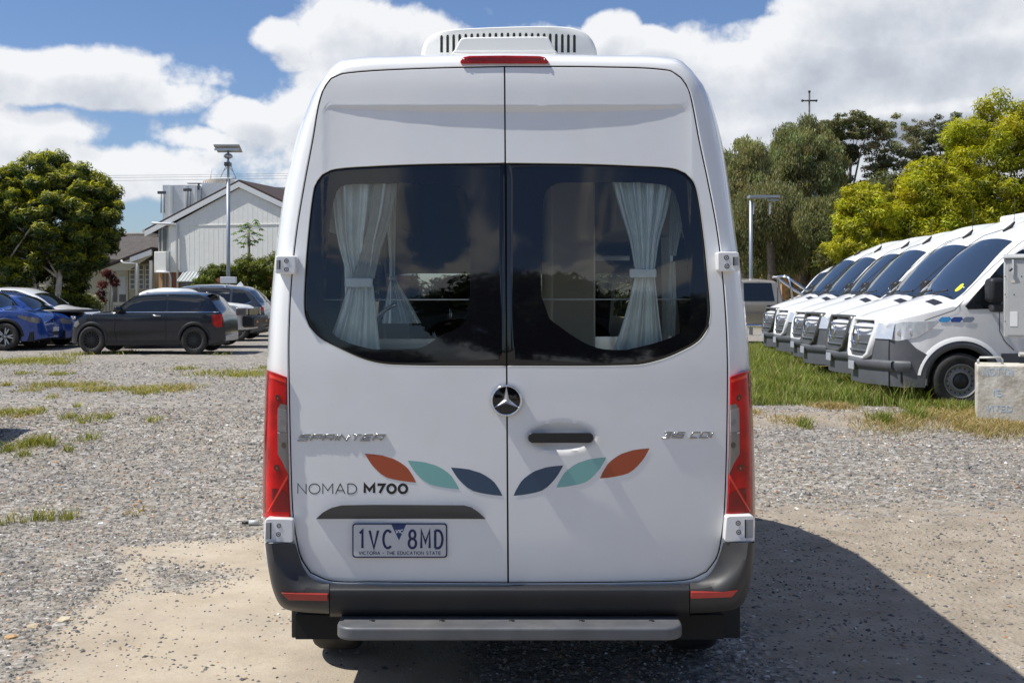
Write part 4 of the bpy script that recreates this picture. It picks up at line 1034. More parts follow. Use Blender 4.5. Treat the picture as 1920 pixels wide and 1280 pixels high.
t, _ = suv('dark grey SUV parked behind the black hatchback, facing left', DGR, 4.6, 1.70, rims=('multi', 10)); place(t, px2x(508, 35.4), 35.4, R(180))
t, _ = suv('white SUV mostly hidden behind the dark grey SUV', PWH, 4.6, 1.74, trim=PWH); place(t, px2x(507, 38.6), 38.6, R(180)); W2 = t
MB().prism([(.9, 0, 1.70), (1.15, 0, 1.70), (1.0, 0, 1.84)], [(.9, .03, 1.70), (1.15, .03, 1.70), (1.0, .03, 1.84)]).build('roof_aerial', PWH, W2)
# an unseen car added outside the left edge to cast its shadow into view
t, _ = suv('unseen silver SUV added beyond the left edge to cast its shadow into view', mat('paint_silver', (.45, .46, .47), .3, coat=.8, metal=.5), 4.5, 1.7); place(t, -5.9, 12.0, R(180))

# --- white working ute behind the hatchback, nose to the right --------------------------
US = 1.15
def ute(label, paint, L, H, name='pickup_truck', cab=(2.0, 3.6), trim=PLASTD, double=False):
    if not double:
        top = [(0, .80), (.05, .84), (1.95, .84), (2.0, .90), (2.05, 1.50), (2.15, H - .05), (2.5, H), (3.1, H - .03), (3.35, H - .15), (3.72, 1.30), (3.85, 1.24), (4.6, 1.14), (4.78, 1.05), (4.83, .85), (4.86, .60)]
        sc = 1.0; top = [top[0]] + [(x - US, z) for x, z in top[1:]]; top[1] = (.05, .84); L = 4.86 - US
    else:
        top = [(0, 1.0), (.05, 1.24), (1.72, 1.26), (1.76, 1.28), (1.82, 1.62), (1.90, H - .04), (2.4, H), (3.3, H - .02), (3.7, H - .12), (4.15, 1.36), (4.4, 1.28), (5.0, 1.18), (5.2, 1.05), (5.27, .85), (5.3, .60)]
        sc = L / 5.3
    top = [(x * sc, z) for x, z in top]; wx = (.62, 3.95 - US) if not double else (1.15 * sc, 4.35 * sc)
    car = Car(L, lin_fn(top), [(0, 1.14), (L, 1.16)], [(0, .62), (L * .3, .50), (L, .48)], [(0, .86), (.1, .90), (L * .5, .92), (L - .5, .90), (L - .1, .82), (L, .70)], .20, wx, .40, arch=1.14, shoulder=.08)
    t = thing(name, label, 'ute', (0, 0, 0)); car.body().build('body', paint, t, sharp=40)
    return t, car, sc
t, car, sc = ute('white ute with black bull bar showing its bonnet behind the hatchback tail', mat('paint_offwhite', (.72, .72, .69), .4, coat=.4), 4.9, 1.60)
for sg in (1, -1):
    car.sidepoly([(2.25 - US, 1.20), (3.50 - US, 1.20), (3.28 - US, 1.44), (2.25 - US, 1.47)], sg).build('side_window', DGLASS, t); arch_trim(t, car, sg, PLASTD, .08)
    MB().box(4.62 - US, 4.90 - US, sg * .78 - .12, sg * .78 + .12, .86, 1.06).build('headlight', CLEARL, t, bevel=.02)
car.toppanel(3.42 - US, 3.70 - US, lambda x: -.6, lambda x: .6).build('windscreen', DGLASS, t)
add_wheels(t, car, .78, .24, .22, SILVER, 'steel')
MB().box(4.78 - US, 5.10 - US, -.88, .88, .55, .84).build('front_bumper', PLASTD, t, bevel=.05)
MB().box(4.84 - US, 4.90 - US, -.55, .55, .86, 1.04).build('grille', BLACKG, t, bevel=.01)
for sg in (1, -1): MB().box(5.05 - US, 5.12 - US, sg * .55 - .1, sg * .55 + .1, .66, .72).build('indicator', mat('amber', (.6, .2, .02), .3), t)
underside(t, car); place(t, px2x(490, 31.0) - 5.10 + US, 31.0, 0)
# --- beige double cab ute, right ---------------------------------------------------
BEI = mat('paint_beige', (.36, .32, .26), .3, coat=.8, metal=.35, var=.05)
t, car, sc = ute('beige double cab ute with chrome sports bar parked beyond the row of white vans', BEI, 5.3, 1.88, double=True)
for sg in (1, -1):
    car.sidepoly([(1.98, 1.22), (2.85, 1.22), (2.85, 1.74), (2.05, 1.74)], sg).build('side_window', DGLASS, t); car.sidepoly([(2.95, 1.22), (4.05, 1.20), (3.72, 1.72), (2.95, 1.74)], sg).build('side_window', DGLASS, t)
    arch_trim(t, car, sg, BEI, .08)
    for l in ([(1.88, 1.60), (1.90, 1.2), (1.86, .60)], [(2.90, 1.74), (2.90, .60)]): car.sideline(l, sg, .014).build('door_line', RUBBER, t)
    car.sideline([(.1, .88), (4.9, .90)], sg, .03, .012).build('side_moulding', mat('moulding', (.22, .20, .18), .5), t)
    MB().box(2.0, 2.2, sg * (car.sy(2.1, 1.08) + .003), sg * (car.sy(2.1, 1.08) + .03), 1.06, 1.10).build('door_handle', BLACKG, t, bevel=.006)
    MB().tube([(.55, sg * .70, 1.25), (1.05, sg * .68, 1.55), (1.55, sg * .64, 1.90), (1.68, sg * .62, 1.93)], .04, 10).build('sports_bar', CHROME, t)
    MB().tube([(1.42, sg * .72, 1.25), (1.52, sg * .68, 1.85), (1.6, sg * .64, 1.93)], .04, 10).build('sports_bar', CHROME, t)
    MB().tube([(1.75, sg * .95, .52), (3.9, sg * .95, .52)], .045, 10).build('side_step', CHROME, t)
MB().tube([(1.62, -.64, 1.93), (1.62, .64, 1.93)], .04, 10).build('sports_bar', CHROME, t)
car.toppanel(3.74, 4.12, lambda x: -.62, lambda x: .62).build('windscreen', DGLASS, t)
add_wheels(t, car, .80, .26, .23, SILVER, 'multi', 6)
underside(t, car); place(t, px2x(1566, 33.5), 33.5, R(180), float(gz(5, 33)))

# --- the fleet of high roof white vans -----------------------------------------------
L_ = 6.3
CLEARH = mat('headlamp_clear', (.58, .60, .63), .12, coat=1, metal=.3, var=.08, vscale=30)
WSG = mat('windscreen_glass', (.020, .030, .048), .04, spec=.9)
ft = [(0, 1.2), (.02, 2.2), (.10, 2.50), (.30, 2.60), (1.5, 2.66), (3.0, 2.64), (3.6, 2.58), (4.0, 2.44), (4.55, 2.18), (5.38, 1.42), (5.62, 1.34), (6.0, 1.22), (6.16, 1.13), (6.24, 1.02), (6.28, .85), (6.30, .60)]
fl = Car(L_, ft, [(0, 1.42), (4.6, 1.42), (5.3, 1.30), (6.3, 1.05)], [(0, .42), (1, .38), (5.6, .32), (6.0, .26), (6.3, .30)],
         [(0, .93), (.06, .97), (.3, .985), (5.2, .985), (5.7, .955), (5.95, .89), (6.12, .78), (6.22, .60), (6.28, .38), (6.30, .2)], .13, (1.1, 5.33), .352, arch=1.20, shoulder=.16, side=(.03, .02), crown=.06)
def fleet_van():
    t = thing('parked_van', 'nearest van of the white row, with round yellow windscreen sticker and blue stripe decals', 'van', (0, 0, 0), 0, 'white vans parked in a row on the right')
    fl.body(.06).build('body', WHITE2, t, sharp=50)
    for sg in (1, -1):
        fl.sidepoly([(3.98, 1.28), (5.26, 1.25), (5.29, 1.29), (5.08, 1.52), (4.79, 1.84), (4.55, 2.00), (3.98, 2.06)], sg, .006, 9, 34).build('cab_window', DGLASS, t)
        fl.sideline([(3.88, 2.10), (3.86, 1.3), (3.86, .80), (3.90, .52)], sg, .010).build('door_line', RUBBER, t)
        fl.sideline([(4.86, 1.26), (4.86, .98), (4.80, .86), (4.68, .74)], sg, .010).build('door_line', RUBBER, t)
        fl.sideline([(5.30, 1.36), (5.42, 1.24), (5.70, 1.14), (5.78, 1.11)], sg, .009).build('bonnet_line', RUBBER, t)
        fl.sideline([(5.32, 1.42), (5.0, 1.72), (4.60, 2.06), (4.30, 2.26), (4.0, 2.36), (3.6, 2.42)], sg, .009).build('pillar_line', RUBBER, t)
        # grey bumper and lower cladding
        fl.sidepoly([(5.76, .27), (6.24, .27), (6.24, .80), (6.18, .86), (6.0, .89), (5.88, .76), (5.75, .68)], sg, .012, 8, 24).build('bumper_side', FLEETP, t)
        fl.sidepoly([(1.56, .40), (4.84, .36), (4.84, .70), (1.56, .70)], sg, .010).build('side_cladding', FLEETP, t)
        fl.sidepoly([(.05, .42), (.62, .42), (.62, .70), (.05, .70)], sg, .010).build('side_cladding', FLEETP, t)
        for wx in fl.wheels:
            rows = []
            for a in np.linspace(4, 176, 25):
                r0, r1 = fl.ar - .006, fl.ar + .080; c_, s_ = math.cos(R(a)), math.sin(R(a))
                rows.append([(wx + r * c_, sg * (fl.sy(wx + r * c_, fl.R + r * s_) + e), fl.R + r * s_) for r, e in ((r0, -.05), (r0, .012), (r1, .011), (r1 + .004, -.002))])
            MB().grid(rows).build('wheel_arch', FLEETP, t)
            rows = []
            for a in np.linspace(8, 172, 25):
                r0, r1 = fl.ar + .082, fl.ar + .115; c_, s_ = math.cos(R(a)), math.sin(R(a))
                rows.append([(wx + r * c_, sg * (fl.sy(wx + r * c_, fl.R + r * s_) + e), fl.R + r * s_) for r, e in ((r0, .018), (r1, .012), (r1 + .03, -.004))])
            MB().grid(rows).build('wheel_arch', WHITE2, t)
        # bumper ledge
        rows = []
        for x in np.linspace(5.93, 6.13, 14):
            y = fl.sy(x, .55); rows.append([(x + .02, sg * (y + e), z) for z, e in ((.60, .0), (.588, .03), (.565, .04), (.51, .035), (.46, .01))])
        MB().grid(rows).build('bumper_ledge', FLEETP, t)
        # headlight
        h = fl.sidepoly([(5.60, 1.10), (5.66, 1.04), (5.86, .90), (6.08, .85), (6.20, .87), (6.19, 1.04), (6.02, 1.09)], sg, .014, 8, 30); h.build('headlight', CLEARH, t)
        for hx, hz, r in ((6.05, .955, .05), (5.93, .97, .04)):
            MB().lathe([(r, 0), (r * .9, sg * .004), (r * .5, sg * .003), (.001, sg * .006)], (hx, sg * (fl.sy(hx, hz) + .014), hz), 'y', 16).build('headlight_lens', mat('lens_white', (.7, .7, .72), .15, coat=1, metal=.4), t)
        # door mirror
        m = MB().box(4.88, 5.08, sg * 1.02, sg * 1.24, 1.34, 1.64).build('mirror', PLASTD, t, bevel=.05, seg=3)
        MB().box(4.90, 5.04, sg * 1.08, sg * 1.20, 1.22, 1.32).build('mirror_lower', PLAST, m, bevel=.02)
        MB().tube([(4.98, sg * .93, 1.28), (4.98, sg * 1.14, 1.27)], .025, 8).build('mirror_arm', PLASTD, m)
        MB().box(4.05, 4.25, sg * (fl.sy(4.1, 1.14) + .003), sg * (fl.sy(4.1, 1.14) + .035), 1.12, 1.15).build('door_handle', PLASTD, t, bevel=.006)
    # bonnet vents, windscreen, wiper, aerial
    fl.toppanel(4.57, 5.36, lambda x: -.68 - .13 * (x - 4.57), lambda x: .68 + .13 * (x - 4.57), .010).build('windscreen', WSG, t)
    for sg in (1, -1):
        fl.toppanel(5.46, 5.57, lambda x: (sg * .52 - .17), lambda x: (sg * .52 + .17), .008).build('bonnet_vent', PLASTD, t)
    MB().tube([(5.40, -.45, 1.44), (5.33, -.05, 1.49)], .012, 6).tube([(5.40, .1, 1.45), (5.33, .5, 1.49)], .012, 6).build('wiper', RUBBER, t).__setitem__('kind', 'stuff')
    b = Vector((4.3, 0, fl.tz(4.3, 0) - .01))
    MB().tube([b + Vector((.09, 0, -.03)), b + Vector((-.02, 0, .05)), b + Vector((-.06, 0, .10))], [.022, .026, .012], 8).tube([b + Vector((-.05, 0, .08)), b + Vector((-.06, 0, .42))], .004, 5).build('aerial', RUBBER, t)
    # bumper front and grille
    for sg in (1, -1):
        rows = []
        for z in np.linspace(.87, 1.07, 6): rows.append([(6.385 - .36 * y * y - .35 * max(0, z - .7) ** 2, sg * y, z) for y in np.linspace(.50, .80, 8)])
        MB().grid(rows).build('headlight_front', CLEARH, t)
    rows = []
    for z in np.linspace(.28, .90, 11):
        rows.append([(6.368 - .36 * y * y - .25 * max(0, z - .7) ** 2, y, z) for y in np.linspace(-.74, .74, 25)])
    MB().grid(rows).build('bumper_front', FLEETP, t)
    rows = []
    for z, e in ((.60, .0), (.588, .035), (.565, .045), (.51, .04), (.46, .0)):
        rows.append([(6.365 + e - .36 * y * y, y, z) for y in np.linspace(-.82, .82, 27)])
    MB().grid(rows).build('bumper_ledge', FLEETP, t)
    gsh = lambda y, z: 6.385 - .42 * max(0, z - .62) ** 2 - .32 * y * y
    o = [(.30, .62), (.40, .68), (.45, .86), (.47, 1.04), (.43, 1.10), (-.43, 1.10), (-.47, 1.04), (-.45, .86), (-.40, .68), (-.30, .62)]
    outer = [(gsh(y, z) + .012, y * 1.14, .85 + (z - .85) * 1.12) for y, z in o]; inner_ = [(gsh(y, z) + .022, y * .98, z) for y, z in o]; inner2 = [(gsh(y, z) - .02, y * .94, .86 + (z - .86) * .95) for y, z in o]
    MB().grid([[(p[0] - .08, p[1] * 1.01, p[2]) for p in outer], outer, inner_, inner2], closed=True).build('grille_surround', WHITE2, t)
    g = MB().add([(p[0] - .004, p[1], p[2]) for p in inner2], [tuple(range(len(o)))]).build('grille', BLACKG, t)
    for k in range(4):
        z = .70 + .10 * k
        w_ = .38 + .022 * k; rows = []
        for zz, e in ((z - .016, 0), (z - .012, .016), (z + .008, .022), (z + .014, 0)):
            rows.append([(gsh(y, z) - .018 + e, y, zz) for y in np.linspace(-w_, w_, 15)])
        MB().grid(rows).build('grille_bar', mat('grille_silver', (.22, .23, .24), .35, metal=.7), g)
    MB().lathe([(.13, 0), (.135, .02), (.115, .03), (.11, .02)], (gsh(0, .88) - .01, 0, .88), 'x', 28).build('grille_badge', CHROME, g)
    MB().box(6.418, 6.43, -.12, .12, .445, .555).build('number_plate', mat('plate_fleet', (.38, .40, .44), .4), t, bevel=.002)
    add_wheels(t, fl, .86, .235, .215, mat('steel_grey', (.30, .30, .29), .55, metal=.3, dirt=.5, dirtcol=(.2, .18, .15)), 'steel')
    underside(t, fl)
    return t
V1 = fleet_van()
VANL = ['second white van of the row, dark grille surround', 'third white van of the row, dark grille surround', 'fourth white van of the row, white grille surround, three behind the nearest',
        'fifth white van of the row, white grille surround, next to farthest', 'farthest white van of the row, dark grille surround, beside the beige ute']
vans = [V1] + [copy_tree(V1) for _ in range(5)]
for k, v in enumerate(vans):
    Y = 15.65 + 2.06 * k; xn = 4.85 + .213 * k
    jit = ((0, 0), (.5, .03), (-.4, -.04), (.7, .05), (-.3, .0), (.4, -.03))[k]
    v.location = (xn + L_ + .08 + jit[1], Y, float(gz(5, Y)) - .03); v.rotation_euler = (0, 0, R(180 + jit[0])); v.scale = (1.025, 1.025, 1.025)
    if k:
        v['label'] = VANL[k - 1]
        for ch in children(v):
            if ch.name.startswith('grille_surround') and k in (1, 2, 5):
                ch.material_slots[0].link = 'OBJECT'; ch.material_slots[0].material = mat('surround_dark', (.05, .05, .045), .4, coat=.4)
def addto(v, mb, name, m): return mb.build(name, m, v)
for i, (col, x0) in enumerate((((.05, .30, .62), 5.00), ((.02, .06, .28), 5.13 - .26), ((.22, .26, .32), 4.87 - .13))):
    pass
for i, col in enumerate(((.22, .26, .32), (.02, .06, .28), (.05, .30, .62))):
    x0 = 4.98 + .145 * i; sg = 1
    m = mat('stripe%d' % i, col, .4); x0 += .20
    for s2 in (1, -1): fl.sidepoly([(x0, 1.155), (x0 + .10, 1.155), (x0 + .145, 1.12), (x0 + .13, 1.09), (x0 + .03, 1.09), (x0 - .01, 1.13)], s2, .007, 4, 12).build('stripe_decal', m, V1)
MB().lathe([(.075, 0), (.001, .003)], (0, 0, 0), 'z', 24)
stk = MB(); pts = []
for a in np.linspace(0, 2 * math.pi, 24, endpoint=False):
    x = 5.20 + .052 * math.cos(a); y = .56 + .058 * math.sin(a); pts.append((x, y, fl.tz(x, y) + .014))
stk.add(pts, [tuple(range(24))]).build('sticker', mat('sticker_yellow', (.75, .80, .03), .4), V1)
# roof pods of the second and third
for v, sz in ((vans[1], 1.0), (vans[0], 1.0), (vans[2], .9)):
    MB().box(1.6, 2.9, -.5, .5, 2.62, 2.78).build('roof_pod', WHITE2, v, bevel=.05, seg=3)
# seventh van, alone further back
v7 = copy_tree(vans[5]); v7['label'] = 'small distant white van standing alone between the beige ute and the row'; del v7['group']
v7.location = (px2x(1484, 38) + 5.9, 40.4, float(gz(5, 40)) - .05); v7.rotation_euler = (0, 0, R(180 + 22))
# ------------------------------------------------------------------ ground
def ground_mat():
    m = bpy.data.materials.new('ground'); m.use_nodes = True; N, L = m.node_tree.nodes, m.node_tree.links; b = N['Principled BSDF']
    b.inputs['Roughness'].default_value = .92; b.inputs['Specular IOR Level'].default_value = .25
    t = N.new('ShaderNodeTexCoord'); at_ = N.new('ShaderNodeAttribute'); at_.attribute_name = 'mask'
    sp = N.new('ShaderNodeSeparateColor'); L.new(at_.outputs['Color'], sp.inputs[0])
    def NZ(s, d, r=.6):
        n = N.new('ShaderNodeTexNoise'); n.inputs['Scale'].default_value = s; n.inputs['Detail'].default_value = d; n.inputs['Roughness'].default_value = r; L.new(t.outputs['Object'], n.inputs['Vector']); return n.outputs['Fac']
    def M(op, a, c):
        n = N.new('ShaderNodeMath'); n.operation = op
        for i, v in enumerate((a, c)):
            if isinstance(v, (int, float)): n.inputs[i].default_value = v
            else: L.new(v, n.inputs[i])
        return n.outputs[0]
    def MR(v, a, c, lo=0, hi=1):
        n = N.new('ShaderNodeMapRange'); n.inputs[1].default_value = a; n.inputs[2].default_value = c; n.inputs[3].default_value = lo; n.inputs[4].default_value = hi; L.new(v, n.inputs[0]); return n.outputs[0]
    def MIX(f, a, c, bt='MIX'):
        n = N.new('ShaderNodeMix'); n.data_type = 'RGBA'; n.blend_type = bt
        for i, v in ((0, f), (6, a), (7, c)):
            if isinstance(v, (int, float)): n.inputs[i].default_value = v
            elif isinstance(v, tuple): n.inputs[i].default_value = (*v, 1)
            else: L.new(v, n.inputs[i])
        return n.outputs[2]
    def RAMP(f, els):
        n = N.new('ShaderNodeValToRGB'); c = n.color_ramp; c.elements[0].position = els[0][0]; c.elements[0].color = (*els[0][1], 1); c.elements[1].position = els[-1][0]; c.elements[1].color = (*els[-1][1], 1)
        for p, q in els[1:-1]: e = c.elements.new(p); e.color = (*q, 1)
        L.new(f, n.inputs[0]); return n.outputs[0]
    vo = N.new('ShaderNodeTexVoronoi'); vo.inputs['Scale'].default_value = 34; L.new(t.outputs['Object'], vo.inputs['Vector'])
    vs = N.new('ShaderNodeSeparateColor'); L.new(vo.outputs['Color'], vs.inputs[0])
    vo2 = N.new('ShaderNodeTexVoronoi'); vo2.inputs['Scale'].default_value = 13; L.new(t.outputs['Object'], vo2.inputs['Vector'])
    vs2 = N.new('ShaderNodeSeparateColor'); L.new(vo2.outputs['Color'], vs2.inputs[0])
    pal = [(0, (.07, .068, .067)), (.25, (.14, .134, .124)), (.5, (.215, .198, .17)), (.72, (.30, .27, .225)), (.88, (.46, .44, .40)), (.95, (.58, .57, .54)), (1, (.40, .25, .14))]
    g1 = RAMP(vs.outputs[0], pal); g2 = RAMP(vs2.outputs[0], pal)
    grav = MIX(.35, g1, g2)
    big = NZ(.35, 4); grav = MIX(MR(big, .40, .65), grav, MIX(1.0, grav, (.80, .81, .85), 'MULTIPLY'))
    grav = MIX(MR(NZ(2.2, 5), .35, .7, 0, .45), grav, (.36, .31, .24))
    # worn sandy ground
    fine = NZ(140, 4); sand = RAMP(MR(NZ(3.0, 8, .65), .3, .7), [(0, (.23, .19, .14)), (.5, (.31, .26, .20)), (1, (.39, .335, .265))])
    sand = MIX(MR(fine, .35, .7, 0, .5), sand, (.24, .21, .17))
    conc = RAMP(MR(NZ(1.6, 9, .68), .3, .7), [(0, (.30, .25, .185)), (.5, (.39, .33, .25)), (1, (.46, .40, .31))])
    conc = MIX(MR(NZ(60, 6, .7), .45, .75, 0, .55), conc, (.27, .225, .17)); conc = MIX(MR(NZ(.9, 6, .7), .45, .7, 0, .5), conc, (.28, .25, .21))
    dark = MIX(MR(NZ(30, 6), .3, .7), (.085, .082, .08), (.15, .145, .14))
    nz = M('MULTIPLY', M('SUBTRACT', NZ(3.5, 7, .62), .5), 1.3)
    nf = M('MULTIPLY', M('SUBTRACT', NZ(22, 4), .5), .5)
    mS = MR(M('ADD', M('ADD', sp.outputs[1], nz), nf), .42, .62)
    mC = MR(M('ADD', M('ADD', sp.outputs[0], M('MULTIPLY', nz, .55)), M('MULTIPLY', nf, .35)), .42, .62)
    col = MIX(mS, grav, sand); col = MIX(mC, col, conc)
    col = MIX(MR(M('ADD', sp.outputs[2], nz), .45, .62), col, MIX(MR(NZ(9, 5), .3, .7), (.20, .16, .095), (.11, .125, .04)))
    L.new(col, b.inputs['Base Color'])
    h = M('MULTIPLY', vo.outputs['Distance'], M('SUBTRACT', 1.0, M('MULTIPLY', mC, .92)))
    h = M('ADD', h, M('MULTIPLY', NZ(90, 5), .5))
    bp = N.new('ShaderNodeBump'); bp.inputs['Distance'].default_value = .010; bp.inputs['Strength'].default_value = .9; L.new(h, bp.inputs['Height']); L.new(bp.outputs[0], b.inputs['Normal'])
    return m
def poly_dist(px, py, poly):       # signed distance (inside positive), vectorised
    P = np.array(poly, float); x, y = np.asarray(px, float), np.asarray(py, float); d = np.full(x.shape, 1e9); ins = np.zeros(x.shape, bool)
    for i in range(len(P)):
        a, b = P[i], P[(i + 1) % len(P)]; e = b - a; t = np.clip(((x - a[0]) * e[0] + (y - a[1]) * e[1]) / (e @ e), 0, 1)
        d = np.minimum(d, np.hypot(x - a[0] - t * e[0], y - a[1] - t * e[1])); c = ((a[1] > y) != (b[1] > y)) & (x < (b[0] - a[0]) * (y - a[1]) / (b[1] - a[1] + 1e-12) + a[0]); ins ^= c
    return np.where(ins, d, -d)
def gp(px, py):                    # ground point seen at (px,py)
    Y = 6.0
    for _ in range(40): Y = FPX * (CAMH - float(gz(0, Y))) / max(py - HY, 1)
    return ((px - CX) * Y / FPX, Y)
SLAB = [gp(20, 1400), gp(60, 1250), gp(95, 1190), gp(150, 1140), gp(215, 1085), gp(228, 1045), gp(215, 1018), gp(330, 1010), gp(500, 1003), gp(760, 1015), gp(900, 1150), gp(940, 1400)]
SLABHOLE = [gp(230, 1052), gp(300, 1040), gp(400, 1052), gp(470, 1070), (gp(450, 1090)), gp(380, 1105), gp(320, 1110), gp(240, 1105)]
def masks(x, y):
    c = np.clip(.5 + poly_dist(x, y, SLAB) * 1.6, 0, 1)
    h = np.clip(.5 + poly_dist(x, y, SLABHOLE) * 1.8, 0, 1); c = np.minimum(c, 1 - .62 * h)
    # sandy band beside and behind the van on the right
    sR = sstep(x, 0.9, 1.8) * (1 - sstep(y, 7.8, 11.0)) * .72 + sstep(x, 1.5, 3) * sstep(y, 12.6, 13.4) * (1 - sstep(y, 13.8, 14.4)) * .5 + .22 * (x > -20)
    sL = .16 * sstep(y, 9, 12) * (1 - sstep(y, 12.5, 14))
    g = np.maximum(sR, sL)
    gr = np.clip(.5 + poly_dist(x, y, GRASSP) * .8, 0, 1)
    far = sstep(y, 40, 48) * .6
    return c, g, np.maximum(gr, far)
GRASSP = [(1.8, 15.4), (4.6, 14.9), (5.6, 14.8), (6.2, 14.6), (16, 14.6), (16, 32), (3.0, 31), (1.5, 27)]
xs = np.unique(np.r_[np.linspace(-700, -60, 9), np.linspace(-60, -7, 40), np.linspace(-7, 7, 260), np.linspace(7, 60, 50), np.linspace(60, 700, 9)])
ys = np.unique(np.r_[np.linspace(-200, -10, 10), np.linspace(-10, 4, 15), np.linspace(4, 10, 150), np.linspace(10, 20, 90), np.linspace(20, 60, 80), np.linspace(60, 1200, 14)])
XX, YY = np.meshgrid(xs, ys); ZZ = gz(XX, YY) + 0
und = .012 * np.sin(XX * 1.3 + 2 * np.sin(YY * .7)) * np.cos(YY * 1.1 + .5) * (np.abs(XX) < 40) * (YY < 60)
def ground_z(x, y): return gz(x, y) + .012 * np.sin(np.asarray(x) * 1.3 + 2 * np.sin(np.asarray(y) * .7)) * np.cos(np.asarray(y) * 1.1 + .5) - .010
ZZ = ZZ + und - .010
vs = np.c_[XX.ravel(), YY.ravel(), ZZ.ravel()]; nx, ny = len(xs), len(ys)
i = np.arange(nx - 1)[None, :] + nx * np.arange(ny - 1)[:, None]; q = np.stack([i, i + 1, i + nx + 1, i + nx], -1).reshape(-1, 4)
def np_mesh(name, V, F, mat_, kind=None, smooth=False, col=None, parent=None):
    me = bpy.data.meshes.new(name); k = F.shape[1]
    me.vertices.add(len(V)); me.vertices.foreach_set('co', np.ascontiguousarray(V, np.float32).ravel())
    me.loops.add(F.size); me.loops.foreach_set('vertex_index', np.ascontiguousarray(F, np.int32).ravel())
    me.polygons.add(len(F)); me.polygons.foreach_set('loop_start', np.arange(0, F.size, k, dtype=np.int32)); me.polygons.foreach_set('loop_total', np.full(len(F), k, np.int32))
    me.polygons.foreach_set('use_smooth', np.full(len(F), smooth, bool)); me.update(calc_edges=True)
    if col is not None:
        a = me.color_attributes.new('tone' if kind != 'g' else 'mask', 'FLOAT_COLOR', 'POINT'); a.data.foreach_set('color', np.ascontiguousarray(col, np.float32).ravel())
    me.materials.append(mat_); ob = bpy.data.objects.new(name, me); COL.objects.link(ob)
    if parent: ob.parent = parent
    return ob
mc, mg, mgr = masks(XX.ravel(), YY.ravel())
go_ = np_mesh('ground', vs, q, ground_mat(), 'g', True, np.c_[mc, mg, mgr, np.ones(len(mc))]); tag(go_, kind='structure')

# ------------------------------------------------------------------ loose stones
def tone_mat(name, rough=.9, trans=0, spec=.3):
    m = bpy.data.materials.new(name); m.use_nodes = True; N, L = m.node_tree.nodes, m.node_tree.links; b = N['Principled BSDF']
    a = N.new('ShaderNodeAttribute'); a.attribute_name = 'tone'; L.new(a.outputs['Color'], b.inputs['Base Color']); b.inputs['Roughness'].default_value = rough; b.inputs['Specular IOR Level'].default_value = spec
    if trans:
        tr = N.new('ShaderNodeBsdfTranslucent'); x = N.new('ShaderNodeMixShader'); x.inputs[0].default_value = trans
        g = N.new('ShaderNodeMix'); g.data_type = 'RGBA'; g.blend_type = 'MULTIPLY'; g.inputs[0].default_value = 1; L.new(a.outputs['Color'], g.inputs[6]); g.inputs[7].default_value = (1.3, 1.25, .5, 1)
        L.new(g.outputs[2], tr.inputs[0]); L.new(b.outputs[0], x.inputs[1]); L.new(tr.outputs[0], x.inputs[2]); L.new(x.outputs[0], N['Material Output'].inputs[0])
    return m
OCT = np.array([(1, 0, 0), (-1, 0, 0), (0, 1, 0), (0, -1, 0), (0, 0, 1), (0, 0, -1), ]) ; 
OF = np.array([(0, 2, 4), (2, 1, 4), (1, 3, 4), (3, 0, 4), (2, 0, 5), (1, 2, 5), (3, 1, 5), (0, 3, 5)])
STONEM = tone_mat('stone')
PALS = np.array([(.09, .09, .095), (.135, .13, .124), (.20, .19, .172), (.265, .24, .205), (.35, .31, .25), (.46, .43, .38), (.62, .61, .58), (.42, .28, .17), (.30, .17, .10)])
def stones(n, xr, yr, smin, smax, dens, pal_p, name='gravel'):
    x = rng.uniform(*xr, n); y = yr[0] + (yr[1] - yr[0]) * rng.uniform(0, 1, n)
    keep = (np.abs(x) < .46 * y + .5) & (rng.uniform(0, 1, n) < dens(x, y)); x, y = x[keep], y[keep]; m = len(x)
    s = smin + (smax - smin) * rng.beta(1.2, 5, m)
    sc = np.stack([s * rng.uniform(.7, 1.3, m), s * rng.uniform(.7, 1.3, m), s * rng.uniform(.35, .7, m)], 1)
    V = OCT[None] * sc[:, None, :] * rng.uniform(.65, 1.2, (m, 6, 1)) + rng.normal(0, .15, (m, 6, 3)) * sc[:, None, :]
    a = rng.uniform(0, 2 * np.pi, m); ca, sa = np.cos(a)[:, None], np.sin(a)[:, None]
    V = np.stack([V[..., 0] * ca - V[..., 1] * sa, V[..., 0] * sa + V[..., 1] * ca, V[..., 2]], -1)
    V += np.stack([x, y, ground_z(x, y) + sc[:, 2] * .25], 1)[:, None, :]
    F = (OF[None] + 6 * np.arange(m)[:, None, None]).reshape(-1, 3)
    c = PALS[rng.choice(len(PALS), m, p=pal_p)] * rng.uniform(.8, 1.2, (m, 1)); col = np.repeat(np.c_[c, np.ones(m)], 6, 0)
    o = np_mesh(name, V.reshape(-1, 3), F, STONEM, None, False, col); return tag(o, kind='stuff')
def dn(x, y):
    c, g, gr = masks(x, y); patch = .5 + .5 * np.sin(x * 1.9 + 3 * np.sin(y * .8)) * np.cos(y * 1.7 + x)
    d = (1 - sstep(c, .40, .56)) * (1 - .80 * sstep(g, .3, .6)) * (.55 + .45 * patch) * (1 - sstep(gr, .4, .6)); return d
stones(52000, (-4.6, 4.8), (4.7, 9.0), .007, .026, dn, [.11, .18, .21, .19, .14, .08, .02, .05, .02])
stones(60000, (-6.5, 7.5), (9.0, 14.6), .009, .034, dn, [.08, .15, .21, .21, .16, .09, .03, .05, .02])
stones(26000, (-12, 3.5), (14.6, 24), .014, .04, lambda x, y: .5 * dn(x, y), [.08, .15, .21, .21, .17, .09, .03, .04, .02])
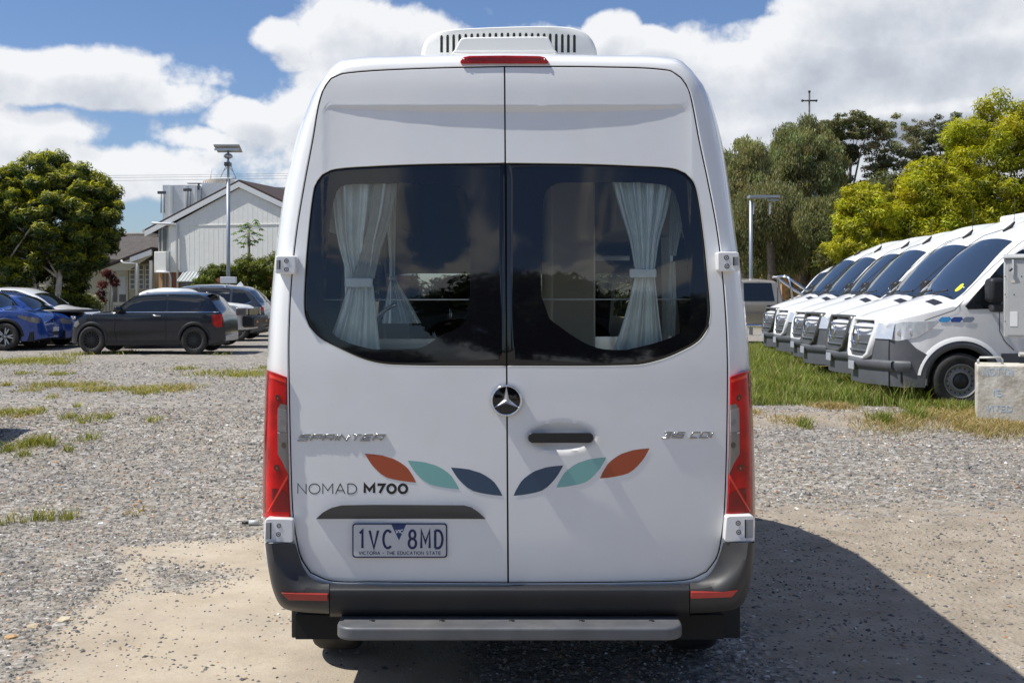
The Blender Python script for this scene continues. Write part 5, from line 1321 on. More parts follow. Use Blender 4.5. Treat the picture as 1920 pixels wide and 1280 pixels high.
def ds(x, y):
    c, g, gr = masks(x, y); cl = np.clip(np.sin(x * 3.1 + 2 * np.sin(y * 2.3)) * np.cos(y * 3.7 + x * 1.3), 0, 1); return .08 + .40 * cl ** 2 + .6 * (c < .75) * (c > .35)
stones(34000, (-2.9, 4.2), (4.6, 9.0), .005, .022, ds, [.30, .28, .16, .08, .06, .04, .03, .03, .02], 'loose_stones')
# a few bigger rocks, one at a time
for j, (px, py, s, c_, lab) in enumerate(((64, 1173, .060, (.40, .33, .23), 'tan rock lying on the gravel near the bottom left edge'), (20, 1194, .055, (.42, .27, .13), 'orange rock at the far left of the gravel near the slab'),
        (190, 978, .045, (.66, .66, .64), 'flat white stone on the gravel left of the concrete patch'), (93, 809, .05, (.70, .71, .72), 'small white scrap lying on the grey gravel far left'),
        (654, 1155 + 1e6, .03, (.1, .1, .1), ''), (652, 1157, .03, (.1, .1, .1), ''), (122, 1160, .07, (.46, .40, .28), 'wide pale rock sunk in the gravel beside the concrete patch'))):
    if not lab: continue
    x, y = gp(px, py); bm = bmesh.new(); bmesh.ops.create_icosphere(bm, subdivisions=2, radius=s)
    for v in bm.verts: v.co *= 1 + .35 * mnoise.noise(v.co * (1.6 / s) + Vector((j * 3.3, 0, 0))); v.co.z *= .38
    me = bpy.data.meshes.new('rock'); bm.to_mesh(me); bm.free(); me.materials.append(mat('rock%d' % j, c_, .9, var=.15, vscale=20))
    o = bpy.data.objects.new('rock', me); COL.objects.link(o); o.scale = (.62, .62, .62); o.location = (x, y, float(ground_z(x, y)) + s * .05); tag(o, lab, 'rock')
x, y = gp(478, 983)
t = thing('plastic_cap', 'small pale plastic cap with black end lying beside the van rear', 'cap', (x, y, float(ground_z(x, y))))
MB().tube([(-.045, 0, .022), (.03, 0, .022)], [.020, .022], 12).build('cap_body', mat('cap_grey', (.45, .46, .47), .5), t); MB().tube([(-.10, 0, .02), (-.045, 0, .022)], [.012, .014], 8).build('cap_end', RUBBER, t)

# ------------------------------------------------------------------ buildings on the left
BWH = mat('clad_white', (.86, .85, .80), .7, var=.03, dirt=.15, dirtcol=(.42, .40, .34)); BCR = mat('weatherboard_cream', (.50, .46, .34), .7, var=.04, dirt=.15, dirtcol=(.3, .27, .2))
TRIMW = mat('trim_white', (.70, .71, .71), .5); ROOFBR = mat('roof_brown', (.055, .035, .030), .8, var=.1); BRICK = mat('brick_red', (.26, .115, .065), .85, var=.1, vscale=8)
BRICKO = mat('brick_orange', (.48, .27, .13), .85, var=.1, vscale=8); PANE = mat('window_pane_dark', (.05, .06, .065), .08, spec=.8); PANEL = mat('window_pane_light', (.55, .58, .60), .25, spec=.6)
def B(t, mb, name, m, **k): return mb.build(name, m, t, tuple(t.location), **k)
G = .33
# two-storey gable building: gable wall faces the camera at Y=55
Y = 55.0; P_ = lambda px, py, Yy=Y: at(px, py, Yy)
gb = thing('gable_building', 'white two-storey building with gable roof behind the tall solar pole', 'building', (px2x(420, Y), Y, G))
xl, xr, xm = px2x(284, Y), px2x(622, Y), px2x(453, Y); zp = P_(0, 352).z; ze = CAMH + (HY - 430) * Y / FPX; zs = CAMH + (HY - 510) * Y / FPX
B(gb, MB().prism([(xl, Y, zs), (xr, Y, zs), (xr, Y, ze - .1), (xm, Y, zp), (xl, Y, ze - .1)], [(xl, Y + 14, zs), (xr, Y + 14, zs), (xr, Y + 14, ze - .1), (xm, Y + 14, zp), (xl, Y + 14, ze - .1)]), 'wall', BWH)
B(gb, MB().box(xl + .05, xr - .05, Y + .04, Y + 14, G - .2, zs - .003), 'lower_wall', BRICK)
n = 34
for k in range(n):                           # sheet battens
    x = xl + (xr - xl) * (k + .5) / n; zt_ = zp - abs(x - xm) * (zp - ze + .1) / (xr - xm) - .02
    B(gb, MB().box(x - .010, x + .010, Y - .005, Y + .002, zs + .02, zt_), 'batten', BWH)
B(gb, MB().box(xl, xr, Y - .026, Y - .002, 5.02, 5.06), 'wall_joint', BWH)
# roof slopes with overhang, barge boards
sl = (zp - ze) / (xr - xm); ov = px2x(284, Y) - px2x(258, Y) + .0
for sg in (-1, 1):
    xe = xm + sg * ((xr - xm) + ov); zr = zp + .36; zq = zr - sl * (xr - xm + ov) * 1.0
    B(gb, MB().prism([(xm, Y - .13, zr), (xe, Y - .13, zq), (xe, Y - .13, zq - .10), (xm, Y - .13, zr - .10)], [(xm, Y + 14.3, zr), (xe, Y + 14.3, zq), (xe, Y + 14.3, zq - .10), (xm, Y + 14.3, zr - .10)]), 'roof', ROOFBR)
    B(gb, MB().prism([(xm, Y - .15, zr - .10), (xe, Y - .15, zq - .10), (xe, Y - .15, zq - .36), (xm, Y - .15, zr - .36)], [(xm, Y - .10, zr - .10), (xe, Y - .10, zq - .10), (xe, Y - .10, zq - .36), (xm, Y - .10, zr - .36)]), 'barge_board', TRIMW)
    B(gb, MB().prism([(xe, Y - .10, zq - .30), (xe - sg * ov, Y - .10, zq - .30), (xe - sg * ov, Y - .10, zq - .34), (xe, Y - .10, zq - .34)], [(xe, Y + 14, zq - .30), (xe - sg * ov, Y + 14, zq - .30), (xe - sg * ov, Y + 14, zq - .34), (xe, Y + 14, zq - .34)]), 'soffit', BCR)
    B(gb, MB().box(min(xe, xe + sg * .12), max(xe, xe + sg * .12), Y - .13, Y + 14.3, zq - .16, zq - .02), 'gutter', mat('gutter', (.45, .42, .36), .5))
# windows in the narrow strip near the left corner
for (x0, x1) in ((287, 290.5), (294.5, 302)):
    a = P_(x0, 470, Y - .03); b = P_(x1, 426, Y - .03); w = B(gb, MB().box(a.x - .05, b.x + .05, Y - .05, Y + .01, a.z - .05, b.z + .05), 'window', mat('frame_grey', (.35, .33, .29), .6))
    B2 = MB().box(a.x, b.x, Y - .058, Y - .04, a.z, b.z).build('pane', PANE, w, tuple(gb.location))
a = P_(283, 511, Y); b = P_(308, 471, Y); B(gb, MB().box(a.x, b.x, Y - .35, Y - .04, a.z, b.z), 'window_hood', BWH, bevel=.02)
for (x0, x1) in ((293, 297), (300, 304)):
    a = P_(x0, 540); b = P_(x1, 513); B(gb, MB().box(a.x, b.x, Y - .02, Y + .03, a.z, b.z), 'lower_window', PANE)
a = P_(285, 560); b = P_(311, 511); B(gb, MB().box(a.x, b.x, Y - .012, Y + .03, a.z, b.z), 'brick_pier', BRICKO)
B(gb, MB().tube([P_(276, 416, Y - .55), P_(300, 418, Y - .3), P_(322, 419, Y - .1), P_(324, 424, Y - .08), P_(325, 540, Y - .08)], .055, 8), 'downpipe', TRIMW)
B(gb, MB().tube([P_(284, 509, Y - .4), P_(310, 510, Y - .4), P_(313, 520, Y - .3), P_(313, 545, Y - .3)], .05, 8), 'downpipe', TRIMW)
a = P_(331, 527, Y - .6); b = P_(374, 509, Y - .02)
B(gb, MB().prism([(a.x, Y - .7, a.z), (b.x, Y - .7, a.z), (b.x, Y - .02, b.z), (a.x, Y - .02, b.z)], [(a.x, Y - .7, a.z - .03), (b.x, Y - .7, a.z - .03), (b.x, Y - .02, b.z - .03), (a.x, Y - .02, b.z - .03)]), 'awning', mat('awning_grey', (.30, .33, .33), .5))
for k in range(6):
    x = a.x + (b.x - a.x) * k / 5; B(gb, MB().prism([(x, Y - .7, a.z + .0), (x + .04, Y - .7, a.z), (x + .04, Y - .03, b.z), (x, Y - .03, b.z)], [(x, Y - .7, a.z + .03), (x + .04, Y - .7, a.z + .03), (x + .04, Y - .03, b.z + .03), (x, Y - .03, b.z + .03)]), 'awning_rib', mat('awning_lt', (.5, .52, .52), .5))
B(gb, MB().box(P_(331, 0).x, P_(374, 0).x, Y - .03, Y + .05, P_(0, 540).z, P_(0, 530).z), 'lower_window', PANE)
gb.rotation_euler = (0, 0, R(-13))
# low cream house with corrugated roof and porch
Y = 57.0
hs = thing('cream_house', 'low cream weatherboard house with corrugated roof and porch left of the white building', 'house', (px2x(220, Y), Y, G))
x0, x1 = px2x(60, Y), px2x(296, Y + 1); ze = CAMH + (HY - 488) * Y / FPX; zr = CAMH + (HY - 441) * (Y + 4) / FPX
B(hs, MB().box(x0, x1, Y + .5, Y + 7.5, G - .2, ze + .02), 'wall', BCR)
for k in range(16):
    z = G + .3 + k * .165; 
    if z < ze: B(hs, MB().prism([(x0, Y + .5, z), (x1, Y + .5, z), (x1, Y + .47, z - .01), (x0, Y + .47, z - .01)], [(x0, Y + .5, z + .15), (x1, Y + .5, z + .15), (x1, Y + .49, z + .15), (x0, Y + .49, z + .15)]), 'weatherboard', BCR)
RC = mat('corrugated_roof', (.30, .27, .235), .75, var=.2, vscale=4, dirt=.5, dirtcol=(.14, .12, .10)); rows = []
xa, xb = px2x(55, Y), px2x(292, Y)
for j in range(60 * 6 + 1):
    x = xa + (xb - xa) * j / 360; w = .045 * math.cos(2 * math.pi * j / 6); rows.append([(x, Y - .3, ze + w), (x, Y + 1.8, ze + (zr - ze) * .5 + w), (x, Y + 4, zr + w)])
B(hs, MB().grid(rows), 'roof', RC)
B(hs, MB().grid([[(xa, Y + 4, zr), (xb, Y + 4, zr)], [(xa, Y + 8.3, ze), (xb, Y + 8.3, ze)]]), 'rear_roof', RC)
B(hs, MB().tube([(xa, Y + 4, zr + .03), (xb, Y + 4, zr + .03)], .10, 8), 'ridge_cap', RC)
B(hs, MB().box(xa, xb, Y - .42, Y - .30, ze - .18, ze + .0), 'gutter', mat('gutter_brown', (.16, .11, .09), .6))
B(hs, MB().box(xa, xb, Y - .30, Y + .5, ze - .20, ze - .16), 'eave', BCR)
# porch gable: sloping rake from (183,500) up to (283,463)
Yp = Y - 1.2; a = at(182, 502, Yp); b = at(284, 463, Yp)
B(hs, MB().prism([(a.x, Yp, a.z), (b.x, Yp, b.z), (b.x, Yp, b.z - .10), (a.x, Yp, a.z - .10)], [(a.x, Yp + 2.2, a.z), (b.x, Yp + 2.2, b.z), (b.x, Yp + 2.2, b.z - .10), (a.x, Yp + 2.2, a.z - .10)]), 'porch_roof', ROOFBR)
B(hs, MB().prism([(a.x + 1.6, Yp - .02, a.z + .50), (b.x, Yp - .02, b.z - .12), (b.x, Yp - .02, b.z - .38), (a.x + 1.6, Yp - .02, a.z + .26)], [(a.x + 1.6, Yp + .02, a.z + .50), (b.x, Yp + .02, b.z - .12), (b.x, Yp + .02, b.z - .38), (a.x + 1.6, Yp + .02, a.z + .26)]), 'fascia', TRIMW)
B(hs, MB().prism([(a.x + .1, Yp + .1, a.z - .12), (a.x + 1.5, Yp + .1, a.z - .12), (b.x, Yp + .1, b.z - .4), (b.x, Yp + .1, b.z - .15)], [(a.x + .1, Yp + .16, a.z - .12), (a.x + 1.5, Yp + .16, a.z - .12), (b.x, Yp + .16, b.z - .4), (b.x, Yp + .16, b.z - .15)]), 'porch_beam', BCR)
for px in (257, 283):
    p = at(px, 500, Yp + .2); B(hs, MB().box(p.x - .06, p.x + .06, p.y - .06, p.y + .06, G - .1, p.z + .3), 'porch_post', TRIMW)
B(hs, MB().tube([at(227, 488, Yp - .1), at(231, 493, Yp - .1), at(256, 494, Yp - .1), at(257, 560, Yp - .1)], .05, 8), 'downpipe', TRIMW)
# door with light panes and side windows
Yw = Y + .44; a = at(208, 572, Yw); b = at(240, 503, Yw)
dr_ = B(hs, MB().box(a.x, b.x, Yw - .02, Yw + .1, a.z, b.z), 'door', mat('door_frame', (.55, .53, .46), .6))
for (u0, u1, v0, v1, m) in ((224, 236, 518, 528, PANEL), (224, 236, 530, 539, PANEL), (224, 236, 541, 550, PANEL), (224, 236, 552, 566, PANE), (211, 220, 520, 566, PANE), (213, 236, 504, 513, PANEL)):
    p = at(u0, v1, Yw); q_ = at(u1, v0, Yw); MB().box(p.x, q_.x, Yw - .04, Yw - .02, p.z, q_.z).build('door_pane', m, dr_, tuple(hs.location))
for (u0, u1) in ((243, 254), (260, 270), (272, 281)):
    a = at(u0, 542, Yw); b = at(u1, 497, Yw); w = B(hs, MB().box(a.x, b.x, Yw - .02, Yw + .1, a.z, b.z), 'window', TRIMW)
    for k in range(5):
        z0 = a.z + (b.z - a.z) * (k + .12) / 5; z1 = a.z + (b.z - a.z) * (k + .9) / 5; MB().box(a.x + .05, b.x - .05, Yw - .035, Yw - .02, z0, z1).build('louvre', mat('louvre', (.16, .17, .165), .2), w, tuple(hs.location))
a = at(150, 545, Yw); b = at(164, 497, Yw); w = B(hs, MB().box(a.x, b.x, Yw - .02, Yw + .1, a.z, b.z), 'window', TRIMW); MB().box(a.x + .06, b.x - .06, Yw - .035, Yw - .02, a.z + .05, b.z - .05).build('pane', PANE, w, tuple(hs.location))
# house seen at the very left edge
Y = 62.0; x0, x1 = px2x(-160, Y), px2x(34, Y)
lh = thing('far_house', 'cream house with brown roof glimpsed at the left edge under the big tree', 'house', (x0, Y, G))
B(lh, MB().box(x0, x1, Y, Y + 8, G - .2, CAMH + (HY - 520) * Y / FPX), 'wall', BCR)
zz = CAMH + (HY - 520) * Y / FPX; B(lh, MB().prism([(x0 - .5, Y - .5, zz), (x0 - .5, Y + 4, zz + 1.6), (x0 - .5, Y + 8.5, zz)], [(x1 + .5, Y - .5, zz), (x1 + .5, Y + 4, zz + 1.6), (x1 + .5, Y + 8.5, zz)]), 'roof', mat('roof_rust', (.20, .09, .06), .8))
# white plant building far behind
Y = 112.0
ib = thing('factory_building', 'tall plain white building with ladders and roof railing behind the gable roof', 'building', (px2x(400, Y), Y, 0))
IW = mat('factory_white', (.74, .76, .78), .7, var=.04, dirt=.12); IG = mat('factory_grey', (.42, .45, .48), .6)
z = lambda py: CAMH + (HY - py) * Y / FPX
B(ib, MB().box(px2x(305, Y), px2x(372, Y), Y, Y + 16, 0, z(347)), 'tower', IW); B(ib, MB().box(px2x(373, Y), px2x(470, Y), Y + 1, Y + 18, 0, z(341)), 'block', IW)
B(ib, MB().box(px2x(466, Y), px2x(620, Y), Y + 4, Y + 30, 0, z(344)), 'shed', IG)
B(ib, MB().lathe([(1.5, 0), (1.5, .6)], (px2x(388, Y), Y + 5, z(340)), 'z', 28), 'roof_tank', mat('tank_pale', (.55, .50, .42), .6))
for px in (322, 350, 368): B(ib, MB().box(px2x(px, Y) - .12, px2x(px, Y) + .12, Y - .15, Y + .05, 0, z(348)), 'pipe', TRIMW)
for px, py in ((308, 362), (356, 357)):
    B(ib, MB().box(px2x(px - 7, Y), px2x(px + 7, Y), Y - 1.0, Y - .6, z(py) - .15, z(py) + .1), 'floodlight', mat('dark_steel', (.08, .09, .10), .5))
    for d in (-3, 3): B(ib, MB().tube([(px2x(px + d, Y), Y - .5, z(py)), (px2x(px + d, Y), Y - .5, z(400))], .06, 6), 'ladder_rail', mat('steel_mid', (.30, .32, .34), .5))
for k in range(13):
    p = px2x(366 + k * 4, Y); B(ib, MB().tube([(p, Y + 3, z(341)), (p, Y + 3, z(334))], .035, 5), 'railing_post', mat('rail_rust', (.35, .28, .2), .6))
B(ib, MB().tube([(px2x(366, Y), Y + 3, z(334)), (px2x(414, Y), Y + 3, z(334))], .035, 5), 'railing', mat('rail_rust', (.35, .28, .2), .6))
B(ib, MB().box(px2x(339, Y), px2x(402, Y), Y + 2.2, Y + 2.8, z(340.5), z(339)), 'parapet', mat('dark_steel', (.08, .09, .10), .5))
B(ib, MB().tube([(px2x(375, Y), Y + 4, z(341)), (px2x(375, Y), Y + 4, z(308))], .05, 5), 'antenna', TRIMW)
B(ib, MB().box(px2x(371, Y), px2x(374, Y), Y - .06, Y + .1, z(356), z(343)), 'vent_panel', mat('dark_steel', (.08, .09, .10), .5))

# ------------------------------------------------------------------ poles, wires, signs
GALV = mat('galvanised', (.30, .33, .37), .45, metal=.4, var=.1, vscale=2)
Y = 44.0; p = at(428, 275, Y)
sp = thing('solar_light_pole', 'tall grey pole with flat solar panel and bracket in front of the gable building', 'pole', (p.x, Y, G)); so = tuple(sp.location); z = lambda py: CAMH + (HY - py) * Y / FPX
mbp = lambda mb, n, m, **k: mb.build(n, m, sp, so, **k)
mbp(MB().tube([(p.x, Y, G - .3), (p.x, Y, z(336))], .075, 12), 'mast', GALV); mbp(MB().tube([(p.x, Y, z(336)), (p.x, Y, z(282))], .045, 10), 'upper_mast', GALV)
w = 24 * Y / FPX
mbp(MB().prism([(p.x - w, Y - .30, z(275)), (p.x + w, Y - .30, z(275)), (p.x + w * .99, Y + .25, z(275) - .20), (p.x - w * .94, Y + .25, z(275) - .20)], [(p.x - w, Y - .30, z(275) + .05), (p.x + w, Y - .30, z(275) + .05), (p.x + w * .99, Y + .25, z(275) - .15), (p.x - w * .94, Y + .25, z(275) - .15)]), 'solar_panel', mat('panel_back', (.45, .46, .46), .5))
mbp(MB().box(p.x - w * .94, p.x + w * .97, Y - .28, Y - .24, z(282) - .04, z(282) + .04), 'panel_frame', SILVER)
mbp(MB().lathe([(.001, .10), (.10, .09), (.17, .02), (.17, -.03), (.10, -.09), (.001, -.10)], (p.x, Y, z(293)), 'z', 18), 'lamp_housing', SILVER)
hb = 15 * Y / FPX
for sg in (-1, 1):
    mbp(MB().tube([(p.x, Y - .02, z(299)), (p.x + sg * hb, Y - .02, z(335))], .022, 6), 'bracket_arm', TRIMW); mbp(MB().tube([(p.x, Y - .02, z(312)), (p.x + sg * hb * .62, Y - .02, z(322))], .018, 6), 'bracket_strut', TRIMW)
mbp(MB().tube([(p.x - hb, Y - .06, z(335)), (p.x + hb, Y - .06, z(335))], .022, 6), 'bracket_foot', TRIMW)
mbp(MB().box(p.x - .11, p.x + .11, Y - .2, Y + .1, z(312), z(305)), 'camera_unit', mat('camera_dark', (.08, .08, .08), .4))
a = at(414, 531, 42.5); b = at(443, 519, 42.5)
sg_ = thing('white_sign_box', 'small white box sign with grey foot at the base of the solar pole', 'sign', (px2x(428, 42.5), 42.5, G))
B(sg_, MB().box(a.x, b.x, 42.4, 42.6, a.z, b.z), 'board', TRIMW, bevel=.01); B(sg_, MB().tube([(px2x(428, 42.5), 42.5, G - .1), (px2x(428, 42.5), 42.5, a.z)], .05, 8), 'post', GALV)
Y = 60.0; tp_ = thing('timber_pole', 'plain grey pole rising out of the top of the big left tree', 'pole', (px2x(79, Y), Y, G)); B(tp_, MB().tube([(px2x(79, Y), Y, G - .2), (px2x(78, Y), Y, CAMH + (HY - 287) * Y / FPX)], [.14, .10], 12), 'mast', mat('pole_grey', (.24, .24, .22), .8, var=.15))
Y = 85.0
for k, (y0, y1) in enumerate(((332, 318), (336, 322), (343, 326))):
    pts = [(px2x(x, Y), Y, CAMH + (HY - (y0 + (y1 - y0) * (x + 500) / 1500 + 4 * math.sin((x + 500) / 1500 * math.pi))) * Y / FPX) for x in np.linspace(-500, 1000, 30)]
    o = MB().tube(pts, .011, 5).build('power_line', mat('wire', (.15, .15, .16), .6)); tag(o, ['thin overhead wire, topmost of three crossing behind the solar pole', 'thin overhead wire, middle of three crossing behind the solar pole', 'thin overhead wire, lowest of three crossing behind the solar pole'][k], 'power line', 'overhead wires')
# right hand light pole with arm
Y = 40.0; p = at(1408, 370, Y); z = lambda py: CAMH + (HY - py) * Y / FPX
rp = thing('lamp_pole', 'grey pole with flat horizontal arm in front of the dark trees', 'pole', (p.x, Y, G)); ro = tuple(rp.location)
MB().tube([(p.x, Y, G - .2), (p.x, Y, z(376))], .065, 12).build('mast', GALV, rp, ro); MB().box(px2x(1403, Y), px2x(1459, Y), Y - .3, Y + .2, z(370) - .03, z(367)).build('arm', GALV, rp, ro)
for px in (1412, 1443): MB().tube([(px2x(px + 1, Y), Y, z(380)), (px2x(px, Y), Y, z(402))], .035, 6).build('hanging_lamp', TRIMW, rp, ro)
MB().box(px2x(1440, Y), px2x(1460, Y), Y - .1, Y + .1, z(377), z(374)).build('lower_arm', GALV, rp, ro)
# cross on its mast, church roof, brick building
Y = 78.0; p = at(1517.5, 172, Y); z = lambda py: CAMH + (HY - py) * Y / FPX
cr_ = thing('roof_cross', 'thin dark metal cross standing above the trees', 'cross', (p.x, Y, 0)); co = tuple(cr_.location); CM = mat('cross_metal', (.05, .05, .055), .5)
MB().tube([(p.x, Y, 6), (p.x, Y, z(172))], .06, 6).build('upright', CM, cr_, co); MB().tube([(px2x(1504.5, Y), Y, z(189)), (px2x(1530.5, Y), Y, z(189))], .06, 6).build('crossbar', CM, cr_, co)
for a in ((1504.5, 189), (1530.5, 189), (1517.5, 172)):
    MB().lathe([(.001, .1), (.09, .05), (.09, -.05), (.001, -.1)], at(a[0], a[1], Y), 'z', 8).build('knob', CM, cr_, co)
ch = thing('church_tower', 'dark roofed tower half hidden in the trees below the cross', 'tower', (p.x, Y, 0)); cho = tuple(ch.location)
x0, x1 = px2x(1490, Y), px2x(1566, Y); MB().box(x0, x1, Y, Y + 5, 0, z(310)).build('wall', mat('church_wall', (.18, .21, .20), .7), ch, cho)
MB().prism([(x0 - .3, Y - .4, z(308)), (x1 + .4, Y - .4, z(308)), (x1 + .4, Y - .4, z(306)), (x0 + 1, Y + 2, z(299))], [(x0 - .3, Y + 5.4, z(308)), (x1 + .4, Y + 5.4, z(308)), (x1 + .4, Y + 5.4, z(306)), (x0 + 1, Y + 5.4, z(299))]).build('roof', mat('church_roof', (.10, .11, .11), .6), ch, cho)
Y = 58.0; z = lambda py: CAMH + (HY - py) * Y / FPX
bb = thing('brick_building', 'orange brick building with dark window strip behind the parked vans', 'building', (px2x(1500, Y), Y, G)); bo_ = tuple(bb.location)
MB().box(px2x(1466, Y), px2x(1499, Y), Y, Y + 8, G - .2, z(440)).build('wall', BRICKO, bb, bo_); MB().box(px2x(1499.5, Y), px2x(1600, Y), Y + 1.5, Y + 8, G - .2, z(455)).build('side_wall', BRICK, bb, bo_)
w = MB().box(px2x(1480, Y), px2x(1485.5, Y), Y - .03, Y + .05, z(560), z(455)).build('window', mat('frame_dk', (.06, .07, .07), .5), bb, bo_)
for k in range(5): MB().box(px2x(1480.8, Y), px2x(1484.8, Y), Y - .045, Y - .03, z(556 - k * 20), z(540 - k * 20)).build('pane', mat('pane_teal', (.04, .08, .08), .1), w, bo_)
MB().box(px2x(1495, Y), px2x(1523, Y), Y - .6, Y + 1.4, z(494), z(484)).build('awning', TRIMW, bb, bo_, bevel=.02)
bk = []
for k in range(38):
    zz = G + k * .172
    if zz > z(441): break
    for j in range(5):
        xx = px2x(1466, Y) + (j + (k % 2) * .5) * .22
        if xx + .2 < px2x(1480, Y): bk.append((xx, zz))
base = None
for xx, zz in bk:
    if base is None:
        base = MB().box(0, .205, -.012, .004, 0, .155).build('brick', BRICKO, bb); o = base
    else: o = base.copy(); COL.objects.link(o)
    o.location = (xx - bo_[0], Y - bo_[1], zz - bo_[2])
# low orange roof far right gap
Y = 95.0; z = lambda py: CAMH + (HY - py) * Y / FPX
oh = thing('far_shed', 'long pale shed with orange tiled edge seen through the gap beside the light pole', 'shed', (px2x(1420, Y), Y, 0)); MB().box(px2x(1350, Y), px2x(1470, Y), Y, Y + 10, 0, z(468)).build('wall', mat('shed_wall', (.33, .36, .40), .7), oh, tuple(oh.location)); MB().box(px2x(1350, Y), px2x(1465, Y), Y - 3, Y - 1, 0, z(500)).build('tiled_edge', mat('tile_orange', (.45, .16, .06), .8), oh, tuple(oh.location))

# cabinet and concrete block at the right edge
Y = 13.6; EC = mat('cabinet_grey', (.44, .45, .44), .5, var=.05, dirt=.3, dirtcol=(.3, .28, .22)); z = lambda py: CAMH + (HY - py) * Y / FPX
eb = thing('electrical_cabinet', 'pale grey metal cabinet with latch on a post at the right edge', 'cabinet', (px2x(1945, Y), Y, G)); eo = tuple(eb.location)
x0, x1 = px2x(1888, Y), px2x(1990, Y)
MB().box(x0, x1, Y, Y + .32, z(633), z(484)).build('box', EC, eb, eo, bevel=.012)
MB().prism([(x0 - .02, Y - .03, z(484) + .003), (x1 + .02, Y - .03, z(484) + .003), (x1 + .02, Y - .03, z(479)), (x0 + .0, Y - .01, z(479))], [(x0 - .02, Y + .36, z(484) + .003), (x1 + .02, Y + .36, z(484) + .003), (x1 + .02, Y + .36, z(474)), (x0, Y + .36, z(474))]).build('lid', EC, eb, eo, bevel=.006)
MB().box(x0 + .03, x1 - .03, Y - .008, Y + .002, z(629), z(488)).build('door', EC, eb, eo, bevel=.004)
MB().prism([(px2x(1903.5, Y), Y - .03, z(517)), (px2x(1901.5, Y), Y - .03, z(512)), (px2x(1901, Y), Y - .03, z(486)), (px2x(1904.5, Y), Y - .03, z(486)), (px2x(1904.5, Y), Y - .03, z(512))], [(px2x(1903.5, Y), Y - .008, z(517)), (px2x(1901.5, Y), Y - .008, z(512)), (px2x(1901, Y), Y - .008, z(486)), (px2x(1904.5, Y), Y - .008, z(486)), (px2x(1904.5, Y), Y - .008, z(512))]).build('latch', CHROME, eb, eo)
MB().tube([(px2x(1897, Y), Y - .04, z(508)), (px2x(1902, Y), Y - .045, z(503))], .012, 8).build('padlock', GREYDK, eb, eo)
MB().box(px2x(1898, Y), px2x(1911, Y), Y - .012, Y - .0082, z(612), z(584)).build('notice', mat('paper', (.75, .75, .73), .6), eb, eo); MB().box(px2x(1900, Y), px2x(1907, Y), Y - .012, Y - .0082, z(530), z(525)).build('small_label', mat('label_cream', (.60, .54, .42), .6), eb, eo)
for px, py in ((1889.5, 518), (1889.5, 552), (1889.5, 603), (1905, 552), (1918, 518)): MB().lathe([(.008, -.009), (.001, -.013)], (px2x(px, Y), Y, z(py)), 'y', 8).build('rivet', GREYDK, eb, eo)
MB().tube([(px2x(1950, Y), Y + .42, G - .2), (px2x(1950, Y), Y + .42, z(470))], .06, 12).build('post', GALV, eb, eo)
tag(MB().tube([(px2x(1890, Y), Y - .3, z(661.5)), (px2x(2010, Y), Y - .3, z(667))], .028, 10).build('pipe_rail', mat('rail_conc', (.42, .41, .38), .7)), 'short pale horizontal pipe above the concrete block at the right edge', 'rail')
cb = thing('concrete_block', 'weathered concrete block with steel handle and faded blue paint marks', 'block', (px2x(1900, Y), Y, G)); cbo = tuple(cb.location); Yb = 13.35; z = lambda py: CAMH + (HY - py) * Yb / FPX
CONC = mat('concrete', (.58, .55, .48), .9, var=.25, vscale=6, bump=.006, bscale=25, dirt=.7, dirtcol=(.20, .16, .10), detail=9)
x0, x1 = px2x(1851, Yb), px2x(1990, Yb)
MB().box(x0, x1, Yb, Yb + .55, G - .1, z(685)).build('block', CONC, cb, cbo, bevel=.02, seg=3)
MB().tube([(px2x(1855, Yb), Yb + .2, z(690)), (px2x(1855, Yb), Yb + .2, z(677)), (px2x(1858, Yb), Yb + .2, z(673)), (px2x(1894, Yb), Yb + .2, z(672)), (px2x(1898, Yb), Yb + .2, z(676)), (px2x(1898, Yb), Yb + .2, z(690))], .014, 8).build('handle', mat('handle_galv', (.40, .40, .38), .5, metal=.3), cb, cbo)
MK = mat('paint_marks', (.42, .51, .58), .9, var=.4, vscale=40)
FB = lambda px, py, off: (px2x(px, Yb), Yb - .001 - off, z(py))
stroke_text(MB(), 'NOTTH', FB, 1862, 705, 52, 13, 2.4, gap=.3, depth=.001).build('paint_mark', MK, cb, cbo); stroke_text(MB(), 'IS', FB, 1881, 744, 14, 12, 2.6, gap=.3, depth=.001).build('paint_mark', MK, cb, cbo)
stroke_text(MB(), 'VITED', FB, 1868, 772, 44, 10, 2.4, gap=.3, depth=.001).build('paint_mark', MK, cb, cbo)
eb.rotation_euler = (0, 0, R(-22)); cb.rotation_euler = (0, 0, R(-20))
